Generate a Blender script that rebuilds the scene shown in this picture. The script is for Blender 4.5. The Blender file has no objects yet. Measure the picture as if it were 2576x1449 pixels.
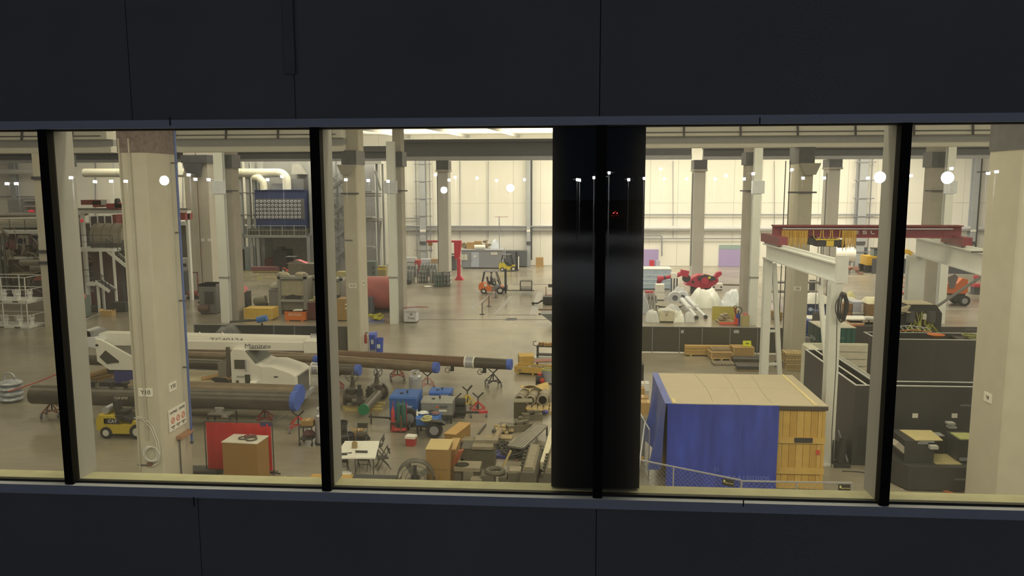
import bpy, math, random
from mathutils import Vector as Vc, Matrix as Mx
random.seed(7)
sc = bpy.context.scene
COL = sc.collection
PI = math.pi
# ---------------------------------------------------------------- camera, sky, lights, exposure
F, PITCH, YAW, ROLL, H = 2000.0, 0.131, 0.0738, -0.0025, 11.0
FW = Vc((-math.sin(YAW)*math.cos(PITCH), math.cos(YAW)*math.cos(PITCH), -math.sin(PITCH)))
R0 = Vc((math.cos(YAW), math.sin(YAW), 0)); U0 = R0.cross(FW)
RT = R0*math.cos(ROLL)+U0*math.sin(ROLL); UP = U0*math.cos(ROLL)-R0*math.sin(ROLL)
CAM = Vc((0, 0, H))
cd = bpy.data.cameras.new('camera'); cam = bpy.data.objects.new('camera', cd); COL.objects.link(cam)
cd.sensor_width = 36; cd.lens = F/2576*36; cd.clip_end = 2000; cd.clip_start = .1
cam.matrix_world = Mx((( RT.x, UP.x, -FW.x, 0), (RT.y, UP.y, -FW.y, 0), (RT.z, UP.z, -FW.z, H), (0, 0, 0, 1)))
sc.camera = cam
vs = sc.view_settings
vs.view_transform = 'Standard'; vs.look = 'None'; vs.gamma = 1; vs.use_curve_mapping = False
vs.exposure = 0.05
sc.cycles.diffuse_bounces = 3; sc.cycles.glossy_bounces = 3; sc.cycles.max_bounces = 8
w = bpy.data.worlds.new('dusk'); sc.world = w; w.use_nodes = True
bg = w.node_tree.nodes['Background']; bg.inputs[0].default_value = (.55, .68, 1.0, 1); bg.inputs[1].default_value = .036
LC = (1.0, .89, .565)
def area(name, loc, sx, sy, power, up=False, tilt=0, col=LC):
    l = bpy.data.lights.new(name, 'AREA'); l.shape = 'RECTANGLE'; l.size = sx; l.size_y = sy; l.energy = power; l.color = col
    o = bpy.data.objects.new(name, l); COL.objects.link(o); o.location = loc
    o.rotation_euler = ((PI if up else 0)+tilt, 0, 0)
    return o
for ly, pw in ((14, .75), (33, .95), (54, 1.1), (75, 1.3), (96, 1.75)):
    for lx, px_ in ((-62, .30), (-28, .62), (6, 1.12), (38, 1.15)):
        area('high_bay_lights', (lx, ly, 16.4), 24, 8, 1500*pw*px_, col=LC if ly < 60 else (1.0, .9, .66))
for lx, pf_ in ((-24, .7), (-4, 1.0), (16, 1.2)):
    area('front_fill_lights', (lx, 8.6, 15.2), 14, 1.2, 900*pf_, tilt=math.radians(58))  # added fill lamps, no known fixtures, brightening the sides that face the windows
for lx in (-45, -10, 25):
    area('ceiling_fill_lights', (lx, 98.5, 15.6), 30, 8, 3000, up=True)  # added fill lamps, unseen behind the far girder, that brighten the ceiling
# ---------------------------------------------------------------- measuring helpers
def ray(px, py):
    return FW + RT*((px-1288)/F) + UP*((724.5-py)/F)
def G(px, py, z=0.0):
    "point at height z seen at a photo position"
    d = ray(px, py); return CAM + d*((z-H)/d.z)
def V(px, py, Y):
    "point on the plane y = Y seen at a photo position"
    d = ray(px, py); return CAM + d*(Y/d.y)
def P(v):
    d = Vc(v)-CAM; k = d.dot(FW); return 1288+F*d.dot(RT)/k, 724.5-F*d.dot(UP)/k
def zat(px, py, Y): return V(px, py, Y).z
def xat(px, py, Y): return V(px, py, Y).x
# ---------------------------------------------------------------- materials
def lin(c):
    c /= 255.0
    return c/12.92 if c <= .04045 else ((c+.055)/1.055)**2.4
LIT = (.86, .76, .50)
_m = {}
def M(hx, rough=.6, metal=0.0, var=.10, scale=4.0, raw=False, bump=0.0, emit=0.0, spec=.5, alpha=1.0):
    key = (hx, rough, metal, var, scale, raw, bump, emit, spec, alpha)
    if key in _m: return _m[key]
    c = [lin(int(hx[i:i+2], 16)) for i in (0, 2, 4)]
    if not raw: c = [min(.9, max(.004, a/b)) for a, b in zip(c, LIT)]
    m = bpy.data.materials.new('paint_'+hx); m.use_nodes = True
    nt = m.node_tree; b = nt.nodes['Principled BSDF']
    b.inputs['Roughness'].default_value = rough; b.inputs['Metallic'].default_value = metal
    b.inputs['Specular IOR Level'].default_value = spec; b.inputs['Alpha'].default_value = alpha
    tc = nt.nodes.new('ShaderNodeTexCoord'); nz = nt.nodes.new('ShaderNodeTexNoise')
    nz.inputs['Scale'].default_value = scale; nz.inputs['Detail'].default_value = 4
    mx = nt.nodes.new('ShaderNodeMix'); mx.data_type = 'RGBA'
    mx.inputs[6].default_value = [a*(1-var*1.6) for a in c]+[1]; mx.inputs[7].default_value = [min(1, a*(1+var*1.6)) for a in c]+[1]
    nt.links.new(tc.outputs['Object'], nz.inputs['Vector']); nt.links.new(nz.outputs['Fac'], mx.inputs[0])
    nt.links.new(mx.outputs[2], b.inputs['Base Color'])
    if bump:
        bp = nt.nodes.new('ShaderNodeBump'); bp.inputs['Strength'].default_value = bump; bp.inputs['Distance'].default_value = .05
        nt.links.new(nz.outputs['Fac'], bp.inputs['Height']); nt.links.new(bp.outputs[0], b.inputs['Normal'])
    if emit:
        b.inputs['Emission Color'].default_value = c+[1]; b.inputs['Emission Strength'].default_value = emit
    _m[key] = m; return m
def glassmat(name, refl, tint, rough=0.0, dust=.0):
    m = bpy.data.materials.new(name); m.use_nodes = True; nt = m.node_tree; nt.nodes.clear()
    out = nt.nodes.new('ShaderNodeOutputMaterial'); mx = nt.nodes.new('ShaderNodeMixShader')
    t = nt.nodes.new('ShaderNodeBsdfTransparent'); g = nt.nodes.new('ShaderNodeBsdfGlossy')
    t.inputs[0].default_value = (*tint, 1); g.inputs['Roughness'].default_value = rough; mx.inputs[0].default_value = refl
    nt.links.new(t.outputs[0], mx.inputs[1]); nt.links.new(g.outputs[0], mx.inputs[2])
    m2 = nt.nodes.new('ShaderNodeMixShader'); tr = nt.nodes.new('ShaderNodeBsdfTranslucent'); nz = nt.nodes.new('ShaderNodeTexNoise'); mr = nt.nodes.new('ShaderNodeMapRange')
    nz.inputs['Scale'].default_value = .9; nz.inputs['Detail'].default_value = 5; mr.inputs[3].default_value = dust*.3; mr.inputs[4].default_value = dust*1.7
    nt.links.new(nz.outputs['Fac'], mr.inputs[0]); nt.links.new(mr.outputs[0], m2.inputs[0]); nt.links.new(mx.outputs[0], m2.inputs[1]); nt.links.new(tr.outputs[0], m2.inputs[2]); nt.links.new(m2.outputs[0], out.inputs[0])
    return m
# ---------------------------------------------------------------- mesh helpers
class MB:
    def __init__(s): s.v = []; s.f = []; s.flat = False
    def add(s, vs, fs):
        o = len(s.v); s.v += [tuple(a) for a in vs]; s.f += [tuple(i+o for i in f) for f in fs]; return s
    def box(s, x0, x1, y0, y1, z0, z1):
        return s.add([(x0,y0,z0),(x1,y0,z0),(x1,y1,z0),(x0,y1,z0),(x0,y0,z1),(x1,y0,z1),(x1,y1,z1),(x0,y1,z1)],
                     [(3,2,1,0),(4,5,6,7),(0,1,5,4),(1,2,6,5),(2,3,7,6),(3,0,4,7)])
    def cb(s, c, sx, sy, sz, rz=0, rx=0, ry=0):
        m = Mx.Translation(c) @ Mx.Rotation(rz,4,'Z') @ Mx.Rotation(ry,4,'Y') @ Mx.Rotation(rx,4,'X')
        k = MB().box(-sx/2,sx/2,-sy/2,sy/2,-sz/2,sz/2)
        return s.add([m @ Vc(a) for a in k.v], k.f)
    def frame(s, p, q):
        d = (Vc(q)-Vc(p)); L = d.length; d.normalize()
        a = Vc((0,0,1)) if abs(d.z) < .95 else Vc((0,1,0))
        x = d.cross(a).normalized(); y = x.cross(d).normalized()
        return d, x, y, L
    def bar(s, p, q, wd, h=None):
        h = h or wd; d, x, y, L = s.frame(p, q); p = Vc(p); q = Vc(q)
        a, b = x*wd/2, y*h/2
        return s.add([p-a-b,p+a-b,p+a+b,p-a+b,q-a-b,q+a-b,q+a+b,q-a+b],
                     [(0,1,2,3),(7,6,5,4),(4,5,1,0),(5,6,2,1),(6,7,3,2),(7,4,0,3)])
    def cyl(s, p, q, r, r2=None, n=10, cap=True):
        r2 = r if r2 is None else r2; d, x, y, L = s.frame(p, q); p = Vc(p); q = Vc(q); vs = []
        for c, rr in ((p, r), (q, r2)):
            vs += [c + (x*math.cos(2*PI*i/n)+y*math.sin(2*PI*i/n))*rr for i in range(n)]
        fs = [(i, (i+1) % n, n+(i+1) % n, n+i) for i in range(n)]
        if cap: fs += [tuple(range(n-1,-1,-1)), tuple(range(n, 2*n))]
        return s.add(vs, fs)
    def tube(s, pts, r, n=6, closed=False):
        pts = [Vc(p) for p in pts]; vs = []; N = len(pts)
        up = None
        for i, p in enumerate(pts):
            if closed: d = pts[(i+1) % N]-pts[i-1]
            else: d = pts[min(i+1,N-1)]-pts[max(i-1,0)]
            d.normalize()
            if up is None:
                a = Vc((0,0,1)) if abs(d.z) < .9 else Vc((0,1,0)); x = d.cross(a).normalized()
            else:
                x = (up - d*up.dot(d)).normalized()
            up = x; y = d.cross(x)
            vs += [p+(x*math.cos(2*PI*k/n)+y*math.sin(2*PI*k/n))*r for k in range(n)]
        fs = []
        for i in range(N if closed else N-1):
            j = (i+1) % N
            fs += [(i*n+k, i*n+(k+1) % n, j*n+(k+1) % n, j*n+k) for k in range(n)]
        if not closed: fs += [tuple(range(n-1,-1,-1)), tuple(range((N-1)*n, N*n))]
        return s.add(vs, fs)
    def prism(s, poly, ax, a, b):
        n = len(poly); s.flat = True
        f = {'x': lambda t,c: (c,t[0],t[1]), 'y': lambda t,c: (t[0],c,t[1]), 'z': lambda t,c: (t[0],t[1],c)}[ax]
        vs = [f(t,a) for t in poly]+[f(t,b) for t in poly]
        ar = sum(poly[i][0]*poly[(i+1) % n][1]-poly[(i+1) % n][0]*poly[i][1] for i in range(n))
        fs = [(i,(i+1) % n,n+(i+1) % n,n+i) for i in range(n)]+[tuple(range(n-1,-1,-1)), tuple(range(n,2*n))]
        flip = (ar > 0) != ((b > a) != (ax == 'y'))
        if flip: fs = [tuple(reversed(t)) for t in fs]
        return s.add(vs, fs)
    def lathe(s, prof, c=(0,0,0), n=16, axis='z', ring=False):
        vs = []; m = len(prof)
        for r, z in prof:
            for k in range(n):
                a = 2*PI*k/n; q = (r*math.cos(a), r*math.sin(a), z)
                if axis == 'x': q = (q[2], q[0], q[1])
                if axis == 'y': q = (q[1], q[2], q[0])
                vs.append((q[0]+c[0], q[1]+c[1], q[2]+c[2]))
        fs = [(i*n+k, i*n+(k+1) % n, (i+1)*n+(k+1) % n, (i+1)*n+k) for i in range(m-1) for k in range(n)]
        if ring: fs += [((m-1)*n+k, (m-1)*n+(k+1) % n, (k+1) % n, k) for k in range(n)]
        else: fs += [tuple(range(n-1,-1,-1)), tuple(range((m-1)*n, m*n))]
        return s.add(vs, fs)
    def sph(s, c, rx, ry=None, rz=None, n=10, m=6, jit=0.0, rnd=random):
        ry = ry or rx; rz = rz or rx; vs = [(c[0],c[1],c[2]-rz)]
        for i in range(1, m):
            t = PI*i/m
            for k in range(n):
                a = 2*PI*k/n; j = 1+rnd.uniform(-jit, jit)
                vs.append((c[0]+rx*j*math.sin(t)*math.cos(a), c[1]+ry*j*math.sin(t)*math.sin(a), c[2]-rz*j*math.cos(t)))
        vs.append((c[0],c[1],c[2]+rz)); L = len(vs)-1
        fs = [(0, 1+(k+1) % n, 1+k) for k in range(n)]
        for i in range(m-2):
            fs += [(1+i*n+k, 1+i*n+(k+1) % n, 1+(i+1)*n+(k+1) % n, 1+(i+1)*n+k) for k in range(n)]
        fs += [(L, L-n+k, L-n+(k+1) % n) for k in range(n)]
        return s.add(vs, fs)
    def torus(s, c, R, r, axis='z', N=20, n=6):
        pts = []
        for i in range(N):
            a = 2*PI*i/N; u, v = R*math.cos(a), R*math.sin(a)
            o = {'z': (u,v,0), 'y': (u,0,v), 'x': (0,u,v)}[axis]
            pts.append((c[0]+o[0], c[1]+o[1], c[2]+o[2]))
        return s.tube(pts, r, n, closed=True)
    def sheet(s, g, th=.02):
        "grid of points (rows of equal length) given a thickness downward"
        r, c = len(g), len(g[0]); vs = [p for row in g for p in row]; k = len(vs)
        nb = []
        for i in range(r):
            for j in range(c):
                a = Vc(g[min(i+1,r-1)][j])-Vc(g[max(i-1,0)][j]); b = Vc(g[i][min(j+1,c-1)])-Vc(g[i][max(j-1,0)])
                nn = a.cross(b); nn = nn.normalized() if nn.length > 1e-9 else Vc((0,0,1)); nb.append(Vc(g[i][j])-nn*th)
        vs = vs+nb; fs = []
        for i in range(r-1):
            for j in range(c-1):
                q = (i*c+j, (i+1)*c+j, (i+1)*c+j+1, i*c+j+1); fs += [q, tuple(x+k for x in reversed(q))]
        rim = [(0,j) for j in range(c)]+[(i,c-1) for i in range(1,r)]+[(r-1,j) for j in range(c-2,-1,-1)]+[(i,0) for i in range(r-2,0,-1)]
        for t in range(len(rim)):
            a = rim[t]; b = rim[(t+1) % len(rim)]; ia = a[0]*c+a[1]; ib = b[0]*c+b[1]; fs.append((ia, ib, ib+k, ia+k))
        return s.add(vs, fs)
    def moved(s, m):
        s.v = [tuple(m @ Vc(a)) for a in s.v]; return s
    def join(s, o): return s.add(o.v, o.f)
    def mesh(s, name, mat):
        me = bpy.data.meshes.new(name); me.from_pydata(s.v, [], s.f); me.update()
        me.materials.append(mat)
        me.polygons.foreach_set('use_smooth', [not s.flat]*len(me.polygons))
        try: me.set_sharp_from_angle(angle=math.radians(38))
        except Exception: pass
        return me
    def build(s, name, mat, parent=None, loc=(0,0,0), rz=0):
        o = bpy.data.objects.new(name, s.mesh(name, mat)); COL.objects.link(o); o.location = loc; o.rotation_euler = (0,0,rz)
        if parent is not None: o.parent = parent
        return o
def tag(o, label, cat, group=None):
    o['label'] = label; o['category'] = cat
    if group: o['group'] = group
    return o
def T(name, label, cat, loc=(0,0,0), rz=0, group=None):
    o = bpy.data.objects.new(name, None); COL.objects.link(o); o.empty_display_size = .2
    o.location = loc; o.rotation_euler = (0,0,rz); return tag(o, label, cat, group)
def S(name, mb, mat, parent=None):
    o = mb.build(name, mat, parent)
    if parent is None: o['kind'] = 'structure'
    return o
def one(name, mb, mat, label, cat, loc=(0,0,0), rz=0, group=None):
    return tag(mb.build(name, mat, None, loc, rz), label, cat, group)
def dup(root, loc=None, rz=None, label=None, parent=None):
    c = root.copy(); COL.objects.link(c)
    if parent is not None: c.parent = parent
    if loc is not None: c.location = loc
    if rz is not None: c.rotation_euler = (0,0,rz)
    if label: c['label'] = label
    for ch in list(root.children): dup(ch, parent=c)
    return c
def text(s, size, mat, parent, loc, rot=(PI/2,0,0), name='lettering', extr=.004, align='CENTER', sx=1.0):
    cu = bpy.data.curves.new(name, 'FONT'); cu.body = s; cu.size = size; cu.extrude = extr; cu.align_x = align; cu.align_y = 'CENTER'
    ob = bpy.data.objects.new(name, cu); COL.objects.link(ob)
    me = bpy.data.meshes.new_from_object(ob.evaluated_get(bpy.context.evaluated_depsgraph_get()))
    bpy.data.objects.remove(ob); me.name = name; me.materials.clear(); me.materials.append(mat)
    o = bpy.data.objects.new(name, me); COL.objects.link(o); o.parent = parent; o.location = loc; o.rotation_euler = rot; o.scale = (sx,1,1)
    return o
def frange(a, b, n): return [a+(b-a)*i/(n-1) for i in range(n)]
# ---------------------------------------------------------------- building shell
YG = 7.6; YY = 25.7; YX = 49.3; YW = 62.7; YV = 87.0
YB = G(1500, 668.5).y
ZT, ZS = zat(1288, 321, YG), zat(1288, 1235.5, YG)
ZC = 17.4
XL, XR = -92.0, 74.0
def floormat():
    m = bpy.data.materials.new('polished_concrete'); m.use_nodes = True; nt = m.node_tree; b = nt.nodes['Principled BSDF']
    N = nt.nodes.new; tc = N('ShaderNodeTexCoord')
    n1 = N('ShaderNodeTexNoise'); n1.inputs['Scale'].default_value = .11; n1.inputs['Detail'].default_value = 7; n1.inputs['Roughness'].default_value = .62
    n2 = N('ShaderNodeTexNoise'); n2.inputs['Scale'].default_value = 2.2; n2.inputs['Detail'].default_value = 6
    mp = N('ShaderNodeMapping'); mp.inputs['Scale'].default_value = (.35, 1.6, 1)
    r1 = N('ShaderNodeValToRGB'); r1.color_ramp.elements[0].position = .3; r1.color_ramp.elements[1].position = .72
    r1.color_ramp.elements[0].color = (.215, .200, .170, 1); r1.color_ramp.elements[1].color = (.440, .405, .345, 1)
    r2 = N('ShaderNodeValToRGB'); r2.color_ramp.elements[0].color = (.80, .80, .80, 1); r2.color_ramp.elements[1].color = (1.1, 1.1, 1.1, 1)
    mu = N('ShaderNodeMix'); mu.data_type = 'RGBA'; mu.blend_type = 'MULTIPLY'; mu.inputs[0].default_value = 1
    rr = N('ShaderNodeMapRange'); rr.inputs[3].default_value = .13; rr.inputs[4].default_value = .34
    L = nt.links.new
    L(tc.outputs['Object'], mp.inputs[0]); L(tc.outputs['Object'], n1.inputs['Vector']); L(mp.outputs[0], n2.inputs['Vector'])
    L(n1.outputs['Fac'], r1.inputs[0]); L(n2.outputs['Fac'], r2.inputs[0]); L(r1.outputs[0], mu.inputs[6]); L(r2.outputs[0], mu.inputs[7])
    L(mu.outputs[2], b.inputs['Base Color']); L(n1.outputs['Fac'], rr.inputs[0]); L(rr.outputs[0], b.inputs['Roughness'])
    return m
S('floor', MB().box(XL, XR, YG+.2, YB+1, -.4, 0), floormat())
MWALL = M('E9E0C0', .75, var=.02, scale=.4)
S('ceiling', MB().box(XL, XR, YG+.2, YB+1, ZC, ZC+.4), M('FFF6DC', .8, var=.02))
wb = MB().box(XL, XR, YB+.08, YB+.5, 0, ZC); wb = S('wall_back', wb, M('B5AD92', .8))
zj = zat(1500, 511, YB)
pw = 3.62
x = XL; n = 0
pA = MB().box(.012, pw-.012, 0, .09, .02, zj-.012).mesh('panel', MWALL); pB = MB().box(.012, pw-.012, 0, .09, zj+.012, ZC).mesh('panel', MWALL)
x = xat(1157, 560, YB)-pw*20
while x < XR:
    for me in (pA, pB):
        o = bpy.data.objects.new('panel', me); COL.objects.link(o); o.location = (x, YB, 0); o.parent = wb
    x += pw
S('wall_left', MB().box(XL-.4, XL, YG, YB+1, 0, ZC), MWALL); S('wall_right', MB().box(XR, XR+.4, YG, YB+1, 0, ZC), MWALL)
# ceiling joists that show above the far girders
jm = M('B9B096', .7)
for i, px in enumerate((960, 1124, 1265, 1700, 2000)):
    o = MB().bar((xat(px, 340, 96)-3, 74, ZC-.2), (xat(px, 340, 96)+1.2, YB, ZC-.2), .25, .4).build('roof_joist', jm)
    tag(o, 'grey steel roof joist under the bright white ceiling', 'roof beam', 'roof joists above the far girder')
# front wall, dark precast panels outside
MF = M('727478', .85, raw=True, var=.12, scale=.55)
fw_ = MB().box(XL, XR, YG+.12, YG+.26, ZT+.12, ZC+6); fw_ = S('wall_front', fw_, M('6F6A5C', .8))
MB().box(XL, XR, YG+.0, YG+.24, -.5, ZS-.10).build('lower_wall_core', M('6F6A5C', .8), fw_)
seamU = [-40]+[xat(p, 150, YG-.1) for p in (-900, 318, 735, 1510)]+[xat(3300, 150, YG-.1), 40]
for a, b in zip(seamU, seamU[1:]):
    MB().box(a+.004, b-.004, YG-.06, YG+.12, zat(1288, 302, YG), ZC+6).build('panel', MF, fw_)
seamL = [-40]+[xat(p, 1350, YG-.1) for p in (-1300, 498, 1500)]+[xat(3500, 1350, YG-.1), 40]
for a, b in zip(seamL, seamL[1:]):
    MB().box(a+.004, b-.004, YG-.06, YG-.01, -.5, zat(1288, 1268, YG)).build('panel', MF, fw_)
for px in (722,):
    MB().box(xat(722, 100, YG), xat(748, 100, YG), YG-.10, YG-.061, zat(735, 190, YG), ZC+6).build('downpipe_strip', M('6E6E70', .8, raw=True), fw_)
MT = M('AEB4C4', .55, raw=True, var=.05)
t1 = S('trim_1', MB().box(-40, 40, YG-.12, YG+.1, zat(1288, 318, YG), zat(1288, 297, YG)), MT)
t2 = S('trim_2', MB().box(-40, 40, YG-.12, YG-.02, zat(1288, 1262, YG), zat(1288, 1239, YG)), MT)
S('trim_3', MB().box(-40, 40, YG-.05, YG+.07, zat(1288, 321.5, YG), zat(1288, 317, YG)), M('0B0B0C', .6, raw=True))
S('trim_4', MB().box(-40, 40, YG-.035, YG+.02, zat(1288, 1239, YG), zat(1288, 1233.5, YG)), M('0B0B0C', .6, raw=True))
S('trim_5', MB().box(-40, 40, YG+.02, YG+.26, ZS-.14, ZS-.008), M('A29868', .8, var=.15, scale=5))
for p in (442, 1902): MB().box(xat(p, 310, YG), xat(p+3, 310, YG), YG-.124, YG-.119, zat(p, 318, YG), zat(p, 297, YG)).build('joint', M('15161A', raw=True), t1)
for p in (500, 1862): MB().box(xat(p, 1250, YG), xat(p+3, 1250, YG), YG-.124, YG-.119, zat(p, 1262, YG), zat(p, 1239, YG)).build('joint', M('15161A', raw=True), t2)
GL = glassmat('window_glass', .055, (.97, .97, .96), 0, .022)
mxs = [xat(p, 760, YG) for p in (153, 812.5, 1508, 2245)]
gap = (mxs[3]-mxs[0])/3
edges = [mxs[0]-gap]+mxs+[mxs[3]+gap]
for i in range(5):
    wn = bpy.data.objects.new('window_%d' % (i+1), None); COL.objects.link(wn); wn['kind'] = 'structure'; wn.location = (edges[i], YG, ZS)
    MB().box(.0, edges[i+1]-edges[i], 0, .012, -.01, ZT-ZS+.02).build('glass_pane', GL, wn)
    e = edges[i+1]-edges[i]
    MB().box(e-.047, e+.047, -.09, .02, -.01, ZT-ZS+.02).build('mullion', M('060606', .7, raw=True, spec=.2), wn)
    if i != 2:
        MB().box(e-.040, e+.040, .021, .33, -.008, ZT-ZS+.02).build('mullion_box', M('A39A80', .7, var=.04, spec=.2), wn)
# column right behind the glass; its unlit face is painted in near black
a, b = xat(1388.5, 760, YG+.13), xat(1617, 760, YG+.13)
o = T('facade_column', 'wide unlit dark column standing directly behind the window glass', 'column', (0, 0, 0))
MB().box(a, b, YG+.28, YG+1.1, 0, ZT+.3).build('shaft', M('0A0A0B', .8, raw=True, spec=.1), o)
MB().box(a, b, YG+.13, YG+.28, ZS+.01, ZT+.3).build('cover_panel', M('0A0A0B', .8, raw=True, spec=.1), o)
# ---------------------------------------------------------------- concrete columns, girders, wall steel
MC = M('BDB08C', .85, var=.06, scale=1.6); MCD = M('A3977A', .85, var=.10, scale=1.2)
MSTEEL = M('58554C', .5, .3, var=.25, scale=3); MSIGN = M('E6E0CC', .6, var=.02); MBLK = M('2C2A26', .6, raw=True); MRUST = M('6B4D3A', .6, var=.2)
def signplate(par, txt, x, y, z, w_, h_, face='f', ts=None):
    "a white plate with a grid name on the front (f) or the right side (r) or left side (l)"
    ts = ts or h_*.72
    if face == 'f':
        p = MB().box(x-w_/2, x+w_/2, y-.03, y, z-h_/2, z+h_/2).build('sign_plate', MSIGN, par); text(txt, ts, MBLK, p, (x, y-.034, z))
    elif face == 'r':
        p = MB().box(x, x+.03, y-w_/2, y+w_/2, z-h_/2, z+h_/2).build('sign_plate', MSIGN, par); text(txt, ts, MBLK, p, (x+.034, y, z), (PI/2, 0, PI/2))
    return p
def column(label, l, c, bk, py, Y, zcb, zct, top=ZC, corb='f', leftside=False, dp=2.0, name='concrete_column', pm=None):
    "front face seen between l and c; side face from c to bk (right side, or left side when leftside)"
    o = T(name, label, 'column', (0, 0, 0))
    x0, x1 = sorted((xat(l, py, Y), xat(c, py, Y)))
    MB().prism([(x0, Y+.06), (x0+.06, Y), (x1-.06, Y), (x1, Y+.06), (x1, Y+dp), (x0, Y+dp)], 'z', 0, zct).build('shaft', MC, o)
    if zcb:
        MB().box(x0-.03, x1+.03, Y-.04, Y+dp+.04, zcb, zct).build('bearing_plates', pm or MSTEEL, o)
        MB().box(x0-.0, x1+.0, Y+.6, Y+dp-.1, zct, top).build('upper_shaft', MC, o)
    return o, x0, x1
# Y10
cY10, a, b = column('tall concrete column with Y10 plates and a hazard board behind the glass', 321, 386, 455, 724, YY, zat(345, 383, YY), zat(345, 320, YY)+1.2, pm=M('6E5A4C', .55, .1, var=.45, scale=7))
signplate(cY10, 'Y10', xat(367, 986, YY), YY, zat(367, 987, YY), .50, .30)
signplate(cY10, 'Y10', b, YY+.85, zat(433, 972, YY+.85), .50, .30, 'r')
for px in (307, 332):
    xx = xat(px, 500, YY-.05); MB().cyl((xx, YY-.05, zat(px, 1105 if px > 320 else 1180, YY)), (xx, YY-.05, 12.5), .03, n=6).build('conduit', M('B2A684', .5), cY10)
o = MB(); zc = zat(383, 1140, YY)
for k in range(5): o.torus((xat(383, 1140, YY)+.03*k-.05, YY-.07-.012*k, zc+.02*(k % 2)), .25+.012*(k % 3), .012, 'y', 24, 5)
zz = [(342, 1048), (365, 1052), (385, 1075), (398, 1110), (403, 1140), (398, 1165), (383, 1172)]
o.tube([(xat(p, q, YY-.06), YY-.06, zat(p, q, YY-.06)) for p, q in zz], .014, 5)
o.tube([(xat(p-5, q+3, YY-.06), YY-.06, zat(p-5, q+3, YY-.06)) for p, q in zz], .014, 5)
tag(o.build('cable_coil', M('D8CFB0', .6), None), 'white cable looped into a coil on the Y10 column', 'cable')
o = T('wall_box', 'small brown junction box under the white cable coil', 'junction box', (xat(379, 1167, YY), YY, zat(379, 1167, YY)))
MB().box(-.09, .09, -.08, 0, -.06, .06).build('box', MRUST, o); MB().box(-.45, -.09, -.05, -.02, -.05, -.02).build('conduit', MSTEEL, o)
xY10 = b
# hazard board on the right face of Y10
by = YY+1.05; bx = b+.012; bz = zat(438, 1048, by)
o = T('warning_board', 'white warning board with three red prohibition rings on Y10 column', 'sign', (bx, by, bz))
MB().box(0, .03, -.62, .62, -.40, .40).build('board', M('EDE6D2', .5, var=.02), o)
text('CASTINGS', .115, MBLK, o, (.034, -.3, .26), (PI/2, 0, PI/2)); text('CENTER', .115, MBLK, o, (.034, .3, .26), (PI/2, 0, PI/2))
for k in (-1, 0, 1):
    r = MB().torus((.034, k*.37, -.03), .105, .012, 'x', 20, 5); r.bar((.036, k*.37-.07, -.10), (.036, k*.37+.07, .04), .012, .02).build('prohibition_ring', M('C9574A', raw=True), o)
    text('PROHIBITED', .05, MBLK, o, (.034, k*.37, -.25), (PI/2, 0, PI/2)); text('AREA', .05, MBLK, o, (.034, k*.37, -.31), (PI/2, 0, PI/2))
o = T('shelf_bracket', 'brown timber ledge fixed below the warning board', 'ledge', (b, by+.3, zat(450, 1092, by+.3)))
MB().box(0, .22, -.45, .45, -.06, .06).build('ledge', M('A67852', .7), o); MB().cyl((.05, -.3, -.06), (.05, -.3, -1.9), .025, n=6).build('conduit', MSTEEL, o)
# Y8
xl8 = xat(2489, 1200, YY+2.0)
o, a8, b8 = column('tall concrete column with Y8 plate at the end of the window', 2700, xat.__call__ and 2527, 2489, 1000, YY, zat(2560, 375, YY), zat(2560, 310, YY)+1.2, leftside=True)
cY8 = o
p = MB().box(a8-.03, a8, YY+.95-.23, YY+.95+.23, zat(2538, 1002, YY+.9)-.15, zat(2538, 1002, YY+.9)+.15).build('sign_plate', MSIGN, cY8)
text('Y8', .16, MBLK, p, (a8-.034, YY+.95, zat(2538, 1002, YY+.9)), (PI/2, 0, -PI/2))
# X row
cX10, a, b = column('concrete column carrying the X10 plate and a fire extinguisher', 867, 902, 918, 640, YX, zat(890, 414, YX), zat(890, 378, YX))
signplate(cX10, 'X10', xat(887, 719, YX), YX, zat(887, 719, YX), .48, .28)
signplate(cX10, 'X10', b, YX+.9, zat(915, 712, YX+.9), .4, .28, 'r')
MB().bar((a-.1, YX-.1, zat(880, 487, YX)), (b+.15, YX-.1, zat(880, 487, YX)), .1, .1).build('clamp_bar', MSTEEL, cX10)
MB().prism([(xat(853, 415, YX), zat(860, 415, YX)), (xat(897, 415, YX), zat(860, 415, YX)), (xat(880, 440, YX), zat(860, 440, YX)), (xat(864, 440, YX), zat(860, 440, YX))], 'y', YX-.5, YX).build('corbel', MCD, cX10)
MB().bar((xat(868, 604, YX), YX-.1, zat(868, 604, YX)), (xat(888, 604, YX), YX-.1, zat(868, 604, YX)), .05).build('bracket', MSTEEL, cX10)
cX8, a, b = column('concrete column carrying the X8 plate beside the white gantry', 2037, 2000, 1978, 640, YX, zat(2010, 411, YX), zat(2010, 368, YX), leftside=True)
signplate(cX8, 'X8', xat(2006, 726, YX), YX, zat(2006, 726, YX), .44, .26)
MB().bar((a-.6, YX-.1, zat(2000, 484, YX)), (b+.2, YX-.1, zat(2000, 484, YX)), .1, .1).build('clamp_bar', MSTEEL, cX8)
MB().prism([(a-.05, zat(2010, 411, YX)), (b+.3, zat(2010, 411, YX)), (b+.02, zat(2010, 440, YX)), (a+.3, zat(2010, 440, YX))], 'y', YX-.45, YX).build('corbel', MCD, cX8)
for px in (1988, 1977): MB().cyl((xat(px, 600, YX-.05), YX+.7, .5), (xat(px, 600, YX-.05), YX+.7, 12.3), .03, n=6).build('conduit', MSTEEL, cX8)
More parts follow.
